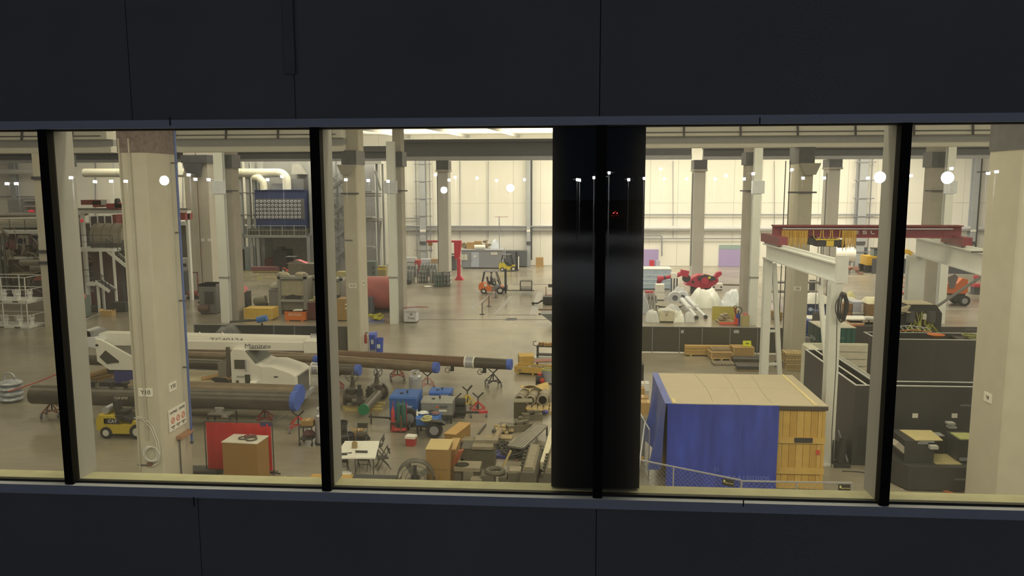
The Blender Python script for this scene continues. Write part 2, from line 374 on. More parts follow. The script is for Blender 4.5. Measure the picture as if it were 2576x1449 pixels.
# W row: concrete columns with white steel posts in front
MWH = M('D9D2B8', .5, var=.04)
def wpair(lab1, lab2, s0, s1, s2, c0, c1, py, ybase, ztopc, zbot):
    Yp = G(s0, ybase).y
    o = T('steel_post', lab1, 'post', (0, 0, 0))
    x0, x1 = xat(s0, py, Yp), xat(s1, py, Yp)
    MB().box(x0, x1, Yp, Yp+.04, 0, 14.2).join(MB().box(x0, x1, Yp+.42, Yp+.46, 0, 14.2)).join(MB().box((x0+x1)/2-.02, (x0+x1)/2+.02, Yp+.04, Yp+.42, 0, 14.2)).build('flanges', MWH, o)
    MB().box(x0-.03, x1+.03, Yp-.03, Yp+.5, zat(s0, py+60, Yp), zat(s0, py+60, Yp)+.12).build('splice_band', M('8A8470', .5), o)
    MB().box(x0-.2, x1+.2, Yp-.06, Yp-.0, zat(s0, 487, Yp), zat(s0, 455, Yp)).build('service_plate', M('C9C4B0', .5), o)
    Yc = Yp+1.2
    o2 = T('concrete_column', lab2, 'column', (0, 0, 0))
    x0, x1 = sorted((xat(c0, py, Yc), xat(c1, py, Yc)))
    MB().box(x0, x1, Yc, Yc+1.4, 0, 16).build('shaft', MCD, o2)
    MB().box(x0-.15, x1+.15, Yc-.15, Yc+1.5, zbot, ztopc).build('bearing_plates', MSTEEL, o2)
    MB().bar((x0-.5, Yc-.08, zat(c0, 480, Yc)), (x1+.5, Yc-.08, zat(c0, 480, Yc)), .1).build('clamp_bar', MSTEEL, o2)
    return o, o2
YWc = 64
wpair('white steel post in front of the column near the pink cloth', 'grey concrete column behind the white post by the pink cloth', 548, 570, 578, 566, 592, 640, 812, zat(560, 392, YWc), zat(560, 424, YWc))
wpair('white steel post beside the long bare floor aisle', 'grey concrete column behind the white post at the floor aisle', 977, 997, 1003, 993, 1013, 640, 815, zat(985, 384, YWc), zat(985, 420, YWc))
wpair('white steel post by the gantry and the plastic heap', 'grey concrete column behind the white post by the gantry', 1890, 1910, 1915, 1872, 1898, 640, 818, zat(1890, 384, YWc), zat(1890, 415, YWc))
wpair('white steel post over the dark cabinet with open wiring', 'grey concrete column behind the wiring cabinet post', 2377, 2397, 2402, 2340, 2372, 520, 815, zat(2380, 381, YWc), zat(2380, 420, YWc))
wpair('white steel post next to the stacked racks', 'grey concrete column beside the stacked white racks', 180, 191, 200, 160, 181, 700, 808, zat(170, 390, YWc), zat(170, 420, YWc))
# left wide column pair behind the mullion and the broad one near the furnace
o = T('concrete_column', 'broad concrete column at the window edge behind the white racks', 'column', (0, 0, 0))
MB().box(xat(88, 500, 58), xat(114, 500, 58), 58, 59.4, 0, 15).build('shaft', MC, o)
for q in (447, 632, 660): MB().box(xat(86, 500, 58)-.05, xat(124, 500, 58), 57.9, 58, zat(90, q+5, 58), zat(90, q-3, 58)).build('clamp_bar', MSTEEL, o)
o = T('concrete_column', 'broad concrete column with two small plates left of the white post', 'column', (0, 0, 0))
Yq = G(500, 738).y
MB().box(xat(472, 600, Yq), xat(500, 600, Yq), Yq, Yq+1.9, 0, 16).join(MB().box(xat(501, 600, Yq), xat(528, 600, Yq), Yq+.2, Yq+1.9, 0, 16)).build('shaft', MC, o)
MB().box(xat(459, 410, Yq), xat(524, 410, Yq), Yq-.3, Yq+2, zat(480, 410, Yq), zat(480, 390, Yq)).build('bearing_plates', MSTEEL, o)
MB().prism([(xat(462, 411, Yq), zat(480, 411, Yq)), (xat(510, 411, Yq), zat(480, 411, Yq)), (xat(505, 433, Yq), zat(480, 445, Yq)), (xat(472, 433, Yq), zat(480, 433, Yq))], 'y', Yq-.3, Yq).build('corbel', MSTEEL, o)
for p in (509, 526): MB().box(xat(p-4, 600, Yq-.05), xat(p+4, 600, Yq-.05), Yq-.05, Yq, zat(p, 607, Yq), zat(p, 600, Yq)).build('sign_plate', MSIGN, o)
MB().cyl((xat(498, 500, Yq-.1), Yq-.1, .3), (xat(498, 500, Yq-.1), Yq-.1, 14), .05, n=6).build('conduit', MRUST, o)
# far row
def farcol(label, l, r, ytop, ybot, side):
    o = T('concrete_column', label, 'column', (0, 0, 0)); x0, x1 = xat(l, 560, YV), xat(r, 560, YV)
    MB().prism([(x0, YV+.08), (x0+.08, YV), (x1-.08, YV), (x1, YV+.08), (x1, YV+2), (x0, YV+2)], 'z', 0, zat(l, ytop+2.5, YV)).build('shaft', M('B2A88A', .85, var=.06, scale=1.6), o)
    MB().box(x0-.1, x1+.1, YV-.2, YV+2, zat(l, ybot, YV), zat(l, ytop+2.5, YV)).build('bearing_plates', MSTEEL, o)
    MB().box(x0-.15, x1+.15, YV-.3, YV+2, zat(l, ybot+5, YV), zat(l, ybot, YV)).build('corbel', MCD, o)
    MB().cyl((x0-.1, YV+.5, 2), (x0-.1, YV+.5, 12), .06, n=6).build('downpipe', M('7C7768', .5), o)
farcol('far concrete column rising behind the caged gas cylinders', 1102, 1128, 402, 427, 'l')
farcol('far concrete column rising behind the red robot arms', 1744, 1772, 400, 426, 'l')
farcol('far concrete column between the gantry girder and the wall pipes', 2080, 2108, 398, 421, 'l')
# ---------------------------------------------------------------- crane girders along the rows
MGL = M('FBF4DC', .75, var=.04); MGD = M('A59F8A', .75, var=.06); MFD = M('6A675A', .75, var=.06)  # the far girders' darker tone has their silhouette shade painted in
def girder(label, pxa, pxb, Y, ys, notch=(), drops=True, name='crane_girder', tm=None):
    tm = tm or (MGL if drops else MFD)
    "precast girder with flange, web, bottom flange; ys = photo rows of top, flange underside, web bottom, lower edge"
    o = T(name, label, 'girder', (0, 0, 0)); x0, x1 = xat(pxa, 400, Y), xat(pxb, 400, Y); z = [zat(1288, q, Y) for q in ys]
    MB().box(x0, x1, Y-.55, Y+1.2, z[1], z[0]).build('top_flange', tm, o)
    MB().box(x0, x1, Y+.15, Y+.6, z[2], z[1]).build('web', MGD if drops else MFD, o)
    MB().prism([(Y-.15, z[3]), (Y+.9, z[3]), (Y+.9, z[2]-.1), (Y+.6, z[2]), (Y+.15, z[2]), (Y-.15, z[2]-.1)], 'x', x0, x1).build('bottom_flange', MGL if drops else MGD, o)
    if drops:
        n = int((x1-x0)/3.3); zr = (z[0]*.35+z[1]*.65)
        MB().box(x0+.3, x1-.3, Y-.75, Y-.71, zr-.03, zr+.03).build('conductor_rail', MSTEEL, o)
        for i in range(n+1): MB().bar((x0+.4+i*3.3, Y-.73, zr-.25), (x0+.4+i*3.3, Y-.6, z[0]+.1), .1).build('rail_hanger', MSTEEL, o)
    return o
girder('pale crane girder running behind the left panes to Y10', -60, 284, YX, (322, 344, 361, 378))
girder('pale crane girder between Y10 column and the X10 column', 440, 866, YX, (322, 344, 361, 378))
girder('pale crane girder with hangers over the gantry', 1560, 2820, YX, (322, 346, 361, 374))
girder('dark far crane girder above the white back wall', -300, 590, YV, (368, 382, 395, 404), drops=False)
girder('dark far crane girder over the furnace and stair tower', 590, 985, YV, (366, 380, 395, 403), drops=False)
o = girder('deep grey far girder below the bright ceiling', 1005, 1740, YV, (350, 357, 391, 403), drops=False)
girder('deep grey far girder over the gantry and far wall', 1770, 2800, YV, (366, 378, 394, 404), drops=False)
# ---------------------------------------------------------------- services on the back wall
MGR = M('8E8A7C', .5, .2)
def run(name, label, cat, pts, r, mat, Yp=YB-.35):
    return one(name, MB().tube([V(p, q, Yp) for p, q in pts], r, 8), mat, label, cat)
run('wall_pipe', 'thick grey pipe running level along the back wall', 'pipe', [(1012, 575), (1496, 575)], .33, M('C2BAA2', .5))
run('wall_pipe', 'thin grey rail pipe above the thick pipe on the back wall', 'pipe', [(1008, 569), (1496, 570)], .10, MGR, YB-.8)
run('wall_pipe', 'thick grey pipe level along the wall above the purple doors', 'pipe', [(1500, 574), (1870, 575), (2600, 575)], .33, M('C2BAA2', .5))
run('wall_pipe', 'thin upper pipe on clips along the right back wall', 'pipe', [(1500, 540), (2215, 540), (2215, 600)], .10, MGR)
run('wall_pipe', 'thin lower pipe along the right back wall', 'pipe', [(1500, 600), (1870, 600)], .09, MGR)
run('wall_pipe', 'thin pipe bending down beside the red cabinet', 'pipe', [(1500, 592), (1661, 592), (1665, 595), (1665, 644)], .09, MGR)
run('wall_pipe', 'thin level conduit beside the stair tower wall', 'pipe', [(1010, 549), (1062, 549)], .08, MGR)
for i, (px, l) in enumerate(((1157, 'left'), (1693, 'mid'), (1228, 'c'), (1948, 'd'))):
    o = run('wall_conduit', ('thin dropped conduit ending above the grey office', 'thin dropped conduit between the purple doors', 'thin straight conduit on the back wall over the office roof', 'thin straight conduit behind the gantry girder')[i], 'conduit', [(px, 405), (px, 600 if i != 1 else 598)], .04, MGR, YB-.2)
def wallcol(label, l, r, darkline=False, ladder=False):
    o = T('wall_column', label, 'column', (0, 0, 0)); x0, x1 = xat(l, 560, YB-.9), xat(r, 560, YB-.9)
    MB().box(x0, x1, YB-.9, YB-.84, 0, 15).join(MB().box(x0, x1, YB-.1, YB-.04, 0, 15)).join(MB().box((x0+x1)/2-.04, (x0+x1)/2+.04, YB-.84, YB-.1, 0, 15)).build('flanges', M('A7A390', .55), o)
    if darkline: MB().box(x1+.05, x1+.25, YB-.8, YB-.6, .8, 14).build('cable_tray', M('4A4840', .6), o)
    if ladder:
        for dx in (-.8, .9): MB().box((x0+x1)/2+dx*1.1-.06, (x0+x1)/2+dx*1.1+.06, YB-.8, YB-.7, 1, 14.5).build('conduit', MGR, o)
        for k in range(6): MB().box(x0-.7, x1+.9, YB-.98, YB-.9, 2+k*2.3, 2.12+k*2.3).build('conduit_strut', MGR, o)
    MB().box(x0-.05, x1+.05, YB-1.0, YB-.9, zat(l, 614, YB), zat(l, 606, YB)).build('junction_box', MSTEEL, o)
    MB().box(x0, x1, YB-.95, YB-.9, zat(l, 582, YB), zat(l, 577, YB)).build('sign_plate', MSIGN, o)
wallcol('grey steel wall column with conduits left of the jib crane', 1056, 1071, ladder=True)
wallcol('grey steel wall column beside the stacked cartons', 1325, 1334, darkline=True)
wallcol('grey steel wall column with conduits above the white tank', 2157, 2178, ladder=True)
wallcol('grey steel wall column at the end of the red girder', 2443, 2457, darkline=True)
wallcol('grey steel wall column behind the left racks', 34, 46)
def walldoor(label, l, r, t, gtop):
    o = T('wall_panel', label, 'door', (0, 0, 0)); x0, x1 = xat(l, 650, YB-.05), xat(r, 650, YB-.05)
    MB().box(x0, x1, YB-.1, YB, .02, zat(l, t+gtop, YB)).build('panel', M('A58FA2', .5, var=.03), o)
    if gtop: MB().box(x0, x1, YB-.1, YB, zat(l, t+gtop, YB)+.02, zat(l, t, YB)).build('top_panel', M('93A088', .5, var=.03), o)
walldoor('mauve painted panel on the back wall beside the red cabinet', 1590, 1656, 627, 0)
walldoor('mauve and green painted panel on the back wall', 1808, 1863, 616, 11)
# vertical blue pipes by the near columns
def bluepipe(label, a, b, Y, hook, xe):
    o = T('air_pipe', label, 'pipe', (0, 0, 0)); p, q = V(a[0], a[1], Y), V(b[0], b[1], Y); p.x = q.x = (p.x+q.x)/2
    MB().cyl(p, q, .045, n=8).build('pipe', M('56658A', .4), o); s_ = -1 if hook else 1
    for k in range(5):
        z = q.z+(p.z-q.z)*(k+.15)/4.6; MB().bar((p.x-.05*s_, Y, z), (xe, Y+.0, z), .05).build('bracket', MSTEEL, o)
    MB().sph((q.x, Y, q.z), .07).build('valve', MSTEEL, o)
bluepipe('thin blue air pipe dropping beside the Y10 column', (437, 330), (484, 1112), YY+1.7, True, xY10+.012)
bluepipe('thin blue air pipe dropping beside the Y8 column', (2548, 340), (2482, 1236), YY+2.35, False, a8-.2)
# ---------------------------------------------------------------- builders for things that recur
def mp(px, py): return (G(px, py)-CAM).dot(FW)/F
def fb(l, r, yb, yt):
    "x range, depth and height of a thing whose front foot stands on the floor at photo row yb"
    Y = G((l+r)/2, yb).y; return xat(l, yb, Y), xat(r, yb, Y), Y, zat((l+r)/2, yt, Y)
def stuff(o): o['kind'] = 'stuff'; return o
MWOOD = M('C9A765', .75, var=.12, scale=5); MPLY = M('B58F55', .75, var=.10, scale=3); MCARD = M('A4804A', .8, var=.07, scale=4); MPAL = M('B49A66', .8, var=.15, scale=5)
MRED = M('B8403A', .5, var=.10); MDK = M('35322C', .65, var=.15); MDK2 = M('4A463C', .65, var=.15); MWT = M('E4DEC8', .45, var=.03); MTYRE = M('2F2D29', .85, var=.1); MBLUE = M('2F5B8F', .45, var=.08)
MPIPE = M('7A6648', .4, .15, var=.25, scale=2); MPIPED = M('544C3C', .34, .2, var=.25, scale=2); MCAP = M('4A62A0', .5, var=.08); MSIL = M('B8B2A0', .3, .5, var=.08); MYEL = M('C9A72C', .5, var=.06)
MORG = M('D5702C', .45, var=.05); MGRN = M('2F5A48', .5, var=.08); MGREY = M('8F8B7E', .55, var=.08)
def wheel(par, c, r, wd, hub=MGREY, name='wheel', axis='y'):
    x, y, z = c; q = (x, y+wd, z) if axis == 'y' else (x+wd, y, z)
    w_ = MB().cyl(c, q, r, n=16).build(name, MTYRE, par); e = .012
    p0, p1 = ((x, y-e, z), (x, y+wd+e, z)) if axis == 'y' else ((x-e, y, z), (x+wd+e, y, z))
    MB().cyl(p0, p1, r*.55, n=12).build('hub', hub, w_); return w_
def stand(label, px, py, zt, col=MRED, rz=0, wheels=True, group='pipe stands', loc=None):
    o = T('pipe_stand', label, 'pipe stand', loc or G(px, py), rz)
    MB().cyl((0, 0, .28), (0, 0, zt-.12), .035, n=8).build('post', MDK2, o)
    v = MB(); v.bar((0, 0, zt-.16), (-.26, 0, zt+.08), .09, .05).bar((0, 0, zt-.16), (.26, 0, zt+.08), .09, .05).build('vee_head', MDK, o)
    for k in range(4):
        a = PI/4+k*PI/2; e = (.52*math.cos(a), .52*math.sin(a), .22)
        lg = MB().bar((0, 0, .68), e, .045, .045).bar(e, (0, 0, .26), .045, .045).build('leg', col, o)
        if wheels: MB().cyl((e[0]-.03, e[1], .12), (e[0]+.03, e[1], .12), .12, n=12).build('caster', M('77706A', .6), lg)
    return o
def pipeline(label, pts, r, mat=MPIPE, z=1.15, capL=False, capR=True, n=20):
    a, b = G(pts[0][0], pts[0][1], z), G(pts[1][0], pts[1][1], z); d = (b-a).normalized()
    o = T('steel_pipe', label, 'pipe', (0, 0, 0)); MB().cyl(a, b, r, n=n).build('pipe_wall', mat, o)
    if capR: MB().cyl(b-d*.22, b+d*.03, r*1.04, n=n).build('end_cap', MCAP, o)
    if capL: MB().cyl(a-d*.03, a+d*.22, r*1.04, n=n).build('end_cap', MCAP, o)
    return o, a, b, d
def collar(o, a, d, t, r, ln, mat=MSIL):
    c = MB().cyl(a+d*t, a+d*(t+ln), r*1.1, n=20).build('collar', mat, o)
    for e in (0, ln): MB().cyl(a+d*(t+e-.04), a+d*(t+e+.04), r*1.16, n=20).build('collar_ring', MWT, c)
def pallet(label, loc, rz=0, w_=1.2, d_=1.0, h=.13, mat=MPAL, name='pallet', group=None):
    o = T(name, label, 'pallet', loc, rz, group); t = MB()
    for i in range(7): t.box(-w_/2+i*w_/7, -w_/2+(i+.78)*w_/7, -d_/2, d_/2, h-.025, h)
    stuff(t.build('deck_boards', mat, o))
    for y in (-d_/2, -.05, d_/2-.1): MB().box(-w_/2, w_/2, y, y+.1, 0, h-.025).build('runner', mat, o)
    return o
def crate(label, loc, w_, d_, h, rz=0, mat=MPLY, lid=True, trim=MWOOD, skids=True, name='wooden_crate', cat='crate', group=None):
    o = T(name, label, cat, loc, rz, group); z0 = .1 if skids else .005
    b = MB().box(-w_/2, w_/2, -d_/2, d_/2, z0, h-.03).build('body', mat, o)
    if lid: MB().box(-w_/2-.015, w_/2+.015, -d_/2-.015, d_/2+.015, h-.03, h).build('lid', mat, o)
    t = .05
    if trim:
        for sx in (-1, 1): MB().box(min(sx*w_/2, sx*(w_/2-.08)), max(sx*w_/2, sx*(w_/2-.08)), -d_/2-.02, -d_/2, z0, h-.03).build('corner_board', trim, b)
        MB().box(-w_/2, w_/2, -d_/2-.022, -d_/2, z0, z0+.08).build('edge_board', trim, b)
    if skids:
        for k in (-1, 0, 1): MB().box(k*w_*.4-.06, k*w_*.4+.06, -d_/2, d_/2, 0, .1).build('skid', trim or mat, o)
    return o
def carton(label, loc, w_, d_, h, rz=0, mat=MCARD, group=None, open_=False):
    o = T('cardboard_box', label, 'box', loc, rz, group)
    MB().box(-w_/2, w_/2, -d_/2, d_/2, 0, h).build('body', mat, o)
    MB().box(-.04, .04, -d_/2-.004, d_/2+.004, h, h+.004).build('tape', M('C0A468', .4), o)
    if open_:
        for s_ in (-1, 1): MB().bar((s_*w_/2, 0, h), (s_*(w_/2+.12), 0, h+.1), d_, .01).build('flap', mat, o)
    return o
def chair(label, loc, rz):
    o = T('folding_chair', label, 'chair', loc, rz); m = M('4B463A', .5); mf = M('5B5546', .45, .3)
    MB().cb((0, 0, .44), .42, .40, .03).build('seat', m, o); MB().cb((0, .23, .72), .44, .03, .22, rx=.15).build('backrest', m, o)
    for s_ in (-1, 1):
        MB().bar((s_*.22, -.26, 0), (s_*.22, .25, .84), .03).build('leg', mf, o); MB().bar((s_*.20, .28, 0), (s_*.20, -.1, .46), .03).build('leg', mf, o)
    MB().bar((-.22, -.2, .12), (.22, -.2, .12), .02).build('stretcher', mf, o); return o
def forklift(label, loc, rz, col=MYEL, guard=True, mast=2.2, forks=1.1, tank=True, forkz=.08):
    "drives towards +x"
    o = T('forklift', label, 'forklift', loc, rz)
    MB().prism([(-1.15, .35), (-.95, .22), (.75, .22), (.85, .45), (.8, .75), (.45, .82), (.35, .62), (-.25, .62), (-.45, 1.0), (-1.1, 1.05), (-1.2, .8)], 'y', -.52, .52).build('body', col, o)
    MB().prism([(-1.2, .38), (-.85, .38), (-.7, .98), (-1.1, 1.06), (-1.22, .8)], 'y', -.54, .54).build('counterweight', col, o)
    MB().prism([(-.5, .99), (.35, .63), (.5, .83), (.1, .86), (-.1, 1.02)], 'y', -.40, .40).build('seat_deck', MDK, o)
    st = MB().cb((-.25, 0, 1.08), .5, .5, .14).build('seat', MDK, o); MB().cb((-.5, 0, 1.35), .12, .46, .45, ry=-.15).build('seat_back', MDK, st)
    for sx, r in ((-.78, .26), (.62, .33)):
        for sy in (-.57, .39): wheel(o, (sx, sy, r), r, .18, hub=M('C8BEA0', .5))
    if tank: MB().cyl((-.85, -.38, 1.22), (-.85, .38, 1.22), .16, n=14).build('gas_tank', MSIL, o)
    cl = MB().bar((.55, 0, .8), (.35, 0, 1.25), .07).build('steering_column', MDK, o); MB().torus((.33, 0, 1.27), .17, .018, 'z', 16, 5).build('steering_wheel', MDK, cl)
    if guard:
        for sy in (-.46, .46):
            MB().bar((.62, sy, .8), (.25, sy, 2.1), .07).build('guard_post', MDK, o); MB().bar((-.95, sy, 1.0), (-.75, sy, 2.1), .07).build('guard_post', MDK, o)
        g = MB().box(-.8, .3, -.5, -.44, 2.08, 2.14).box(-.8, .3, .44, .5, 2.08, 2.14)
        for k in range(7): g.box(-.8+k*.175, -.76+k*.175, -.5, .5, 2.09, 2.15)
        stuff(g.build('overhead_guard', MGREY, o))
    if mast:
        for sy in (-.36, .26): MB().box(.98, 1.12, sy, sy+.1, .06, mast).build('mast_rail', MDK, o)
        for z in (.5, 1.3, mast-.08): MB().box(1.0, 1.1, -.3, .3, z, z+.1).build('mast_crossbar', MDK, o)
        MB().box(1.13, 1.2, -.5, .5, forkz+.04, forkz+.55).build('carriage', MDK2, o)
    if forks:
        for sy in (-.3, .18): MB().box(1.14, 1.2+forks, sy, sy+.12, forkz, forkz+.04).build('fork', MDK, o)
    return o
def dewar(label, loc, h=1.35, r=.3):
    o = T('gas_dewar', label, 'gas cylinder', loc)
    MB().lathe([(r*.9, .06), (r, .12), (r, h*.72), (r*.92, h*.8), (r*.55, h*.86)], n=18).build('vessel', MSIL, o)
    MB().torus((0, 0, h*.99), r*.62, .03, 'z', 18, 6).build('guard_ring', MSIL, o)
    for k in range(3):
        a = k*2*PI/3; MB().cyl((r*.6*math.cos(a), r*.6*math.sin(a), h*.84), (r*.6*math.cos(a), r*.6*math.sin(a), h), .02, n=6).build('ring_post', MSIL, o)
    MB().cyl((0, 0, h*.86), (0, 0, h*.95), .06, n=8).build('valve', M('9A8050', .4), o); MB().torus((0, 0, h*.70), r*1.01, .015, 'z', 20, 5).build('band', MGREY, o)
    MB().cyl((0, 0, 0), (0, 0, .07), r*1.05, n=16).build('base', MDK2, o); return o
def gascyl(par, x, y, h, r, mat, name='gas_cylinder'):
    return MB().lathe([(r*.95, 0), (r, .03), (r, h*.8), (r*.75, h*.88), (r*.3, h*.93), (r*.3, h)], (x, y, 0), n=12).build(name, mat, par)
def wrinkle(nx, ny, f, seed, amp):
    rn = random.Random(seed); ph = [(rn.uniform(0, 6.3), rn.uniform(-.5, .9), rn.uniform(.3, 1.5)) for _ in range(6)]
    return [[(lambda p: (p[0], p[1], p[2]+amp*sum(math.sin(q[0]+q[1]*i*1.1+q[2]*j*1.1) for q in ph)/3+rn.uniform(-amp, amp)*.12))(f(i/(nx-1), j/(ny-1))) for j in range(ny)] for i in range(nx)]
def drape(label, l, r, yb, yt, dp, mat, seed, cat='tarp', name='plastic_sheet', amp=.12, power=.5, loc=None, group=None, h=None):
    "wrinkled cover lying over a heap; centre at the floor footprint"
    x0, x1, Y, hh = fb(l, r, yb, yt); h = h or hh; w_ = x1-x0
    rb = random.Random(seed+500); bl = [(rb.random(), rb.random(), rb.uniform(.10, .22), rb.uniform(.35, .9)) for _ in range(9)]
    def f(u, v):
        bump = .45+.55*min(1, sum(q[3]*math.exp(-((u-q[0])**2+(v-q[1])**2)/(2*q[2]**2)) for q in bl))
        e = max(0, min(1, 1-(2*u-1)**2))*max(0, min(1, 1-(2*v-1)**2))
        return (w_*(v-.5), dp*(u-.5), max(.02, h*e**power*bump))
    g = wrinkle(15, 19, f, seed, amp); g = [[(a, b, max(.01, c)) for a, b, c in row] for row in g]
    g = [[(a, b, .01) if i in (0, 14) or j in (0, 18) else (a, b, c) for j, (a, b, c) in enumerate(row)] for i, row in enumerate(g)]
    mb = MB(); n, m = 15, 19; k = n*m
    vs = [p for row in g for p in row]+[(p[0]*.97, p[1]*.97, 0) for row in g for p in row]
    fs = []
    for i in range(n-1):
        for j in range(m-1):
            q = (i*m+j, i*m+j+1, (i+1)*m+j+1, (i+1)*m+j); fs += [q, tuple(x+k for x in reversed(q))]
    mb.add(vs, fs); return one(name, mb, mat, label, cat, loc or ((x0+x1)/2, Y+dp/2, 0), 0, group)
def clutter(name, label, cat, loc, n, spread, size, mats, seed, group=None, rz=0):
    "a joined mound of odd pieces nobody could count: kind stuff"
    rn = random.Random(seed); mb = MB()
    for _ in range(n):
        a, b, c = (rn.uniform(.3, 1)*size for _ in range(3)); x, y = rn.uniform(-1, 1)*spread[0], rn.uniform(-1, 1)*spread[1]
        z = rn.uniform(0, 1)*spread[2]*(1-max(abs(x/spread[0]), abs(y/spread[1]))*.7)
        mb.cb((x, y, z+c/2), a, b, c*.6, rn.uniform(0, 3), rn.uniform(-.3, .3), rn.uniform(-.3, .3))
    o = one(name, mb, mats, label, cat, loc, rz, group); return stuff(o)
# ---------------------------------------------------------------- pipes, stands, crane truck, left foreground
o, a, b, d = pipeline('long dark pipe with blue end caps lying before the crane truck', [(84, 992), (748, 1009)], .44, MPIPED, z=1.25, capL=False)
L = (b-a).length
MB().cyl(a, a+d*.2, .30, n=18).build('end_cap', MCAP, o)
collar(o, a, d, 2.35, .44, .12, MWT)
for t in (3.0, 3.9, 4.6, 1.6):
    v = MB().cyl(a+d*t+Vc((0, 0, .4)), a+d*t+Vc((0, 0, .62)), .09, n=10).build('valve_stub', MDK, o); MB().cyl(a+d*t+Vc((0, 0, .62)), a+d*t+Vc((0, 0, .70)), .19, n=12).build('flange', MDK, v)
text('1310 0797', .16, MWT, o, a+d*4.6+Vc((0, -.455, .05)), (PI/2, 0, math.atan2(d.y, d.x)))
o, a2, b2, d2 = pipeline('second dark pipe close behind the long front pipe', [(330, 978), (757, 992)], .44, MPIPE, z=1.25)
for lab, px, py, zt, c in (('rust red pipe stand under the dark pipe tip by the window edge', 132, 1046, .82, M('7E5238', .6)), ('red pipe stand below the blue cap of the long front pipe', 751, 1083, .82, MRED),
    ('red pipe stand half hidden behind the welding screen', 667, 1066, .82, M('8E3A32', .6)), ('brick red pipe stand under the short capped pipe', 848, 984, .86, M('9C4F40', .6)),
    ('brick red pipe stand under the long brown pipe', 1000, 954, .86, M('9C4F40', .6)), ('faded pink pipe stand under the capped brown pipe', 1076, 978, .86, M('B58672', .6)), ('black pipe stand under the far capped pipe end', 1241, 970, .86, MDK)):
    stand(lab, px, py, zt, c, rz=.3)
for lab, px, py, c, rz in (('empty black and yellow pipe stand beside the silver welder', 1147, 1046, M('8C7A2E', .6), .1), ('empty yellow pipe stand between two others', 1176, 1026, MYEL, .6), ('empty bright red pipe stand on wheels', 1203, 1044, MRED, .2)):
    stand(lab, px, py, 1.02, c, rz)
def pl(label, p, q, r, mat, cuts=(), **k):
    o, a, b, d = pipeline(label, [p, q], r, mat, **k); L = (b-a).length
    for t in cuts: collar(o, a, d, L*t, r, .42)
    return o, a, b, d, L
o, a, b, d, L = pl('short dark capped pipe with a white collar beside the truck nose', (215, 905), (905, 931), .29, MPIPED, capL=True)
for px in (801,): 
    t = (px-215)/690*L; collar(o, a, d, t-.2, .29, .42)
t = (842-215)/690*L; v = MB().cyl(a+d*t, a+d*t+Vc((0, 0, .42)), .16, n=12).build('branch', MPIPED, o); MB().cyl(a+d*t+Vc((0, 0, .42)), a+d*t+Vc((0, 0, .5)), .26, n=14).build('flange', MWT, v)
o, a, b, d, L = pl('dark pipe with blue cap behind the truck hood', (330, 890), (800, 906), .26, MPIPE)
o, a, b, d, L = pl('long brown pipe with a blue cap above the grey valves', (480, 880), (1101, 925), .29, MPIPE)
o, a, b, d, L = pl('longest brown pipe with white collar and blue capped black end', (480, 873), (1286, 917), .29, M('6E5138', .5, .2, var=.2))
t0 = (1200-480)/806*L; MB().cyl(a+d*t0, b-d*.2, .298, n=20).build('black_section', MPIPED, o); collar(o, a, d, t0-.45, .29, .5)
for px in (1150, 1225):
    t = (px-480)/806*L; v = MB().cyl(a+d*t-Vc((0, 0, .25)), a+d*t-Vc((0, 0, .55)), .1, n=10).build('drain_valve', MDK, o)
    MB().torus((a+d*(t-.25)-Vc((0, .1, .5))), .14, .02, 'y', 14, 5).build('handwheel', MDK, v); MB().bar(a+d*(t-.25)-Vc((0, .1, .5)), a+d*t-Vc((0, 0, .5)), .04).build('stem', MDK, v)
# the crane truck: faces +x
Yt = G(650, 1032).y
X = lambda px, y=950, dy=0: xat(px, y, Yt+dy)
Z = lambda py, dy=0: zat(650, py, Yt+dy)
tr = T('crane_truck', 'white boom crane truck parked behind the dark pipes', 'crane truck', (0, 0, 0))
xc0, xc1, xh, xf = X(580), X(640), X(652), X(741)
W = 2.35; y0, y1 = Yt, Yt+W
cab = MB().prism([(xc0, Z(985)), (xh+.15, Z(985)), (xh+.15, Z(925)), (xh-.25, Z(918)), (xc1-.55, Z(883)), (xc0+.1, Z(881)), (xc0, Z(890))], 'y', y0+.12, y1-.12).build('cab', MWT, tr)
MB().box(X(589), X(617), y0+.09, y0+.13, Z(930), Z(907)).build('side_window', M('55513F', .15), cab)
MB().box(X(614), X(627), y0+.095, y0+.13, Z(966), Z(944)).build('lower_window', M('4A4636', .15), cab)
MB().box(X(591), X(598), y0+.095, y0+.13, Z(966), Z(959)).build('vent', M('5A5444', .5), cab)
ws = MB(); ws.flat = True; ws.add([(xc1-.52, y0+.2, Z(886)), (xc1-.52, y1-.2, Z(886)), (xh-.24, y1-.2, Z(916)), (xh-.24, y0+.2, Z(916)), (xc1-.45, y0+.2, Z(886)), (xc1-.45, y1-.2, Z(886)), (xh-.17, y1-.2, Z(916)), (xh-.17, y0+.2, Z(916))], [(3,2,1,0),(4,5,6,7),(0,1,5,4),(1,2,6,5),(2,3,7,6),(3,0,4,7)])
ws.build('windscreen', M('6E6B58', .45, spec=.2), cab)
text('US DOT', .13, MDK, cab, (X(605), y0+.105, Z(950)))
for px in (617, 627): MB().sph((xc0+.4+(px-600)*.02, y0+.6+(px-617)*.09, Z(880)), .12, .16, .06).build('roof_marker', M('C06A48', .5), cab)
hood = MB().prism([(xh+.1, Z(985)), (xh+.1, Z(924)), (xh+.6, Z(924)), (xf-.25, Z(939)), (xf, Z(947)), (xf, Z(995)), (xf-.45, Z(995)), (xf-.6, Z(984)), (xf-.95, Z(978)), (xf-1.25, Z(984)), (xf-1.4, Z(995)), (xh+.1, Z(995))], 'y', y0+.05, y1-.05).build('hood', MWT, tr)
MB().box(xf-.01, xf+.07, y0+.45, y1-.45, Z(998), Z(950)).build('grille', M('6B6657', .35, .3), hood)
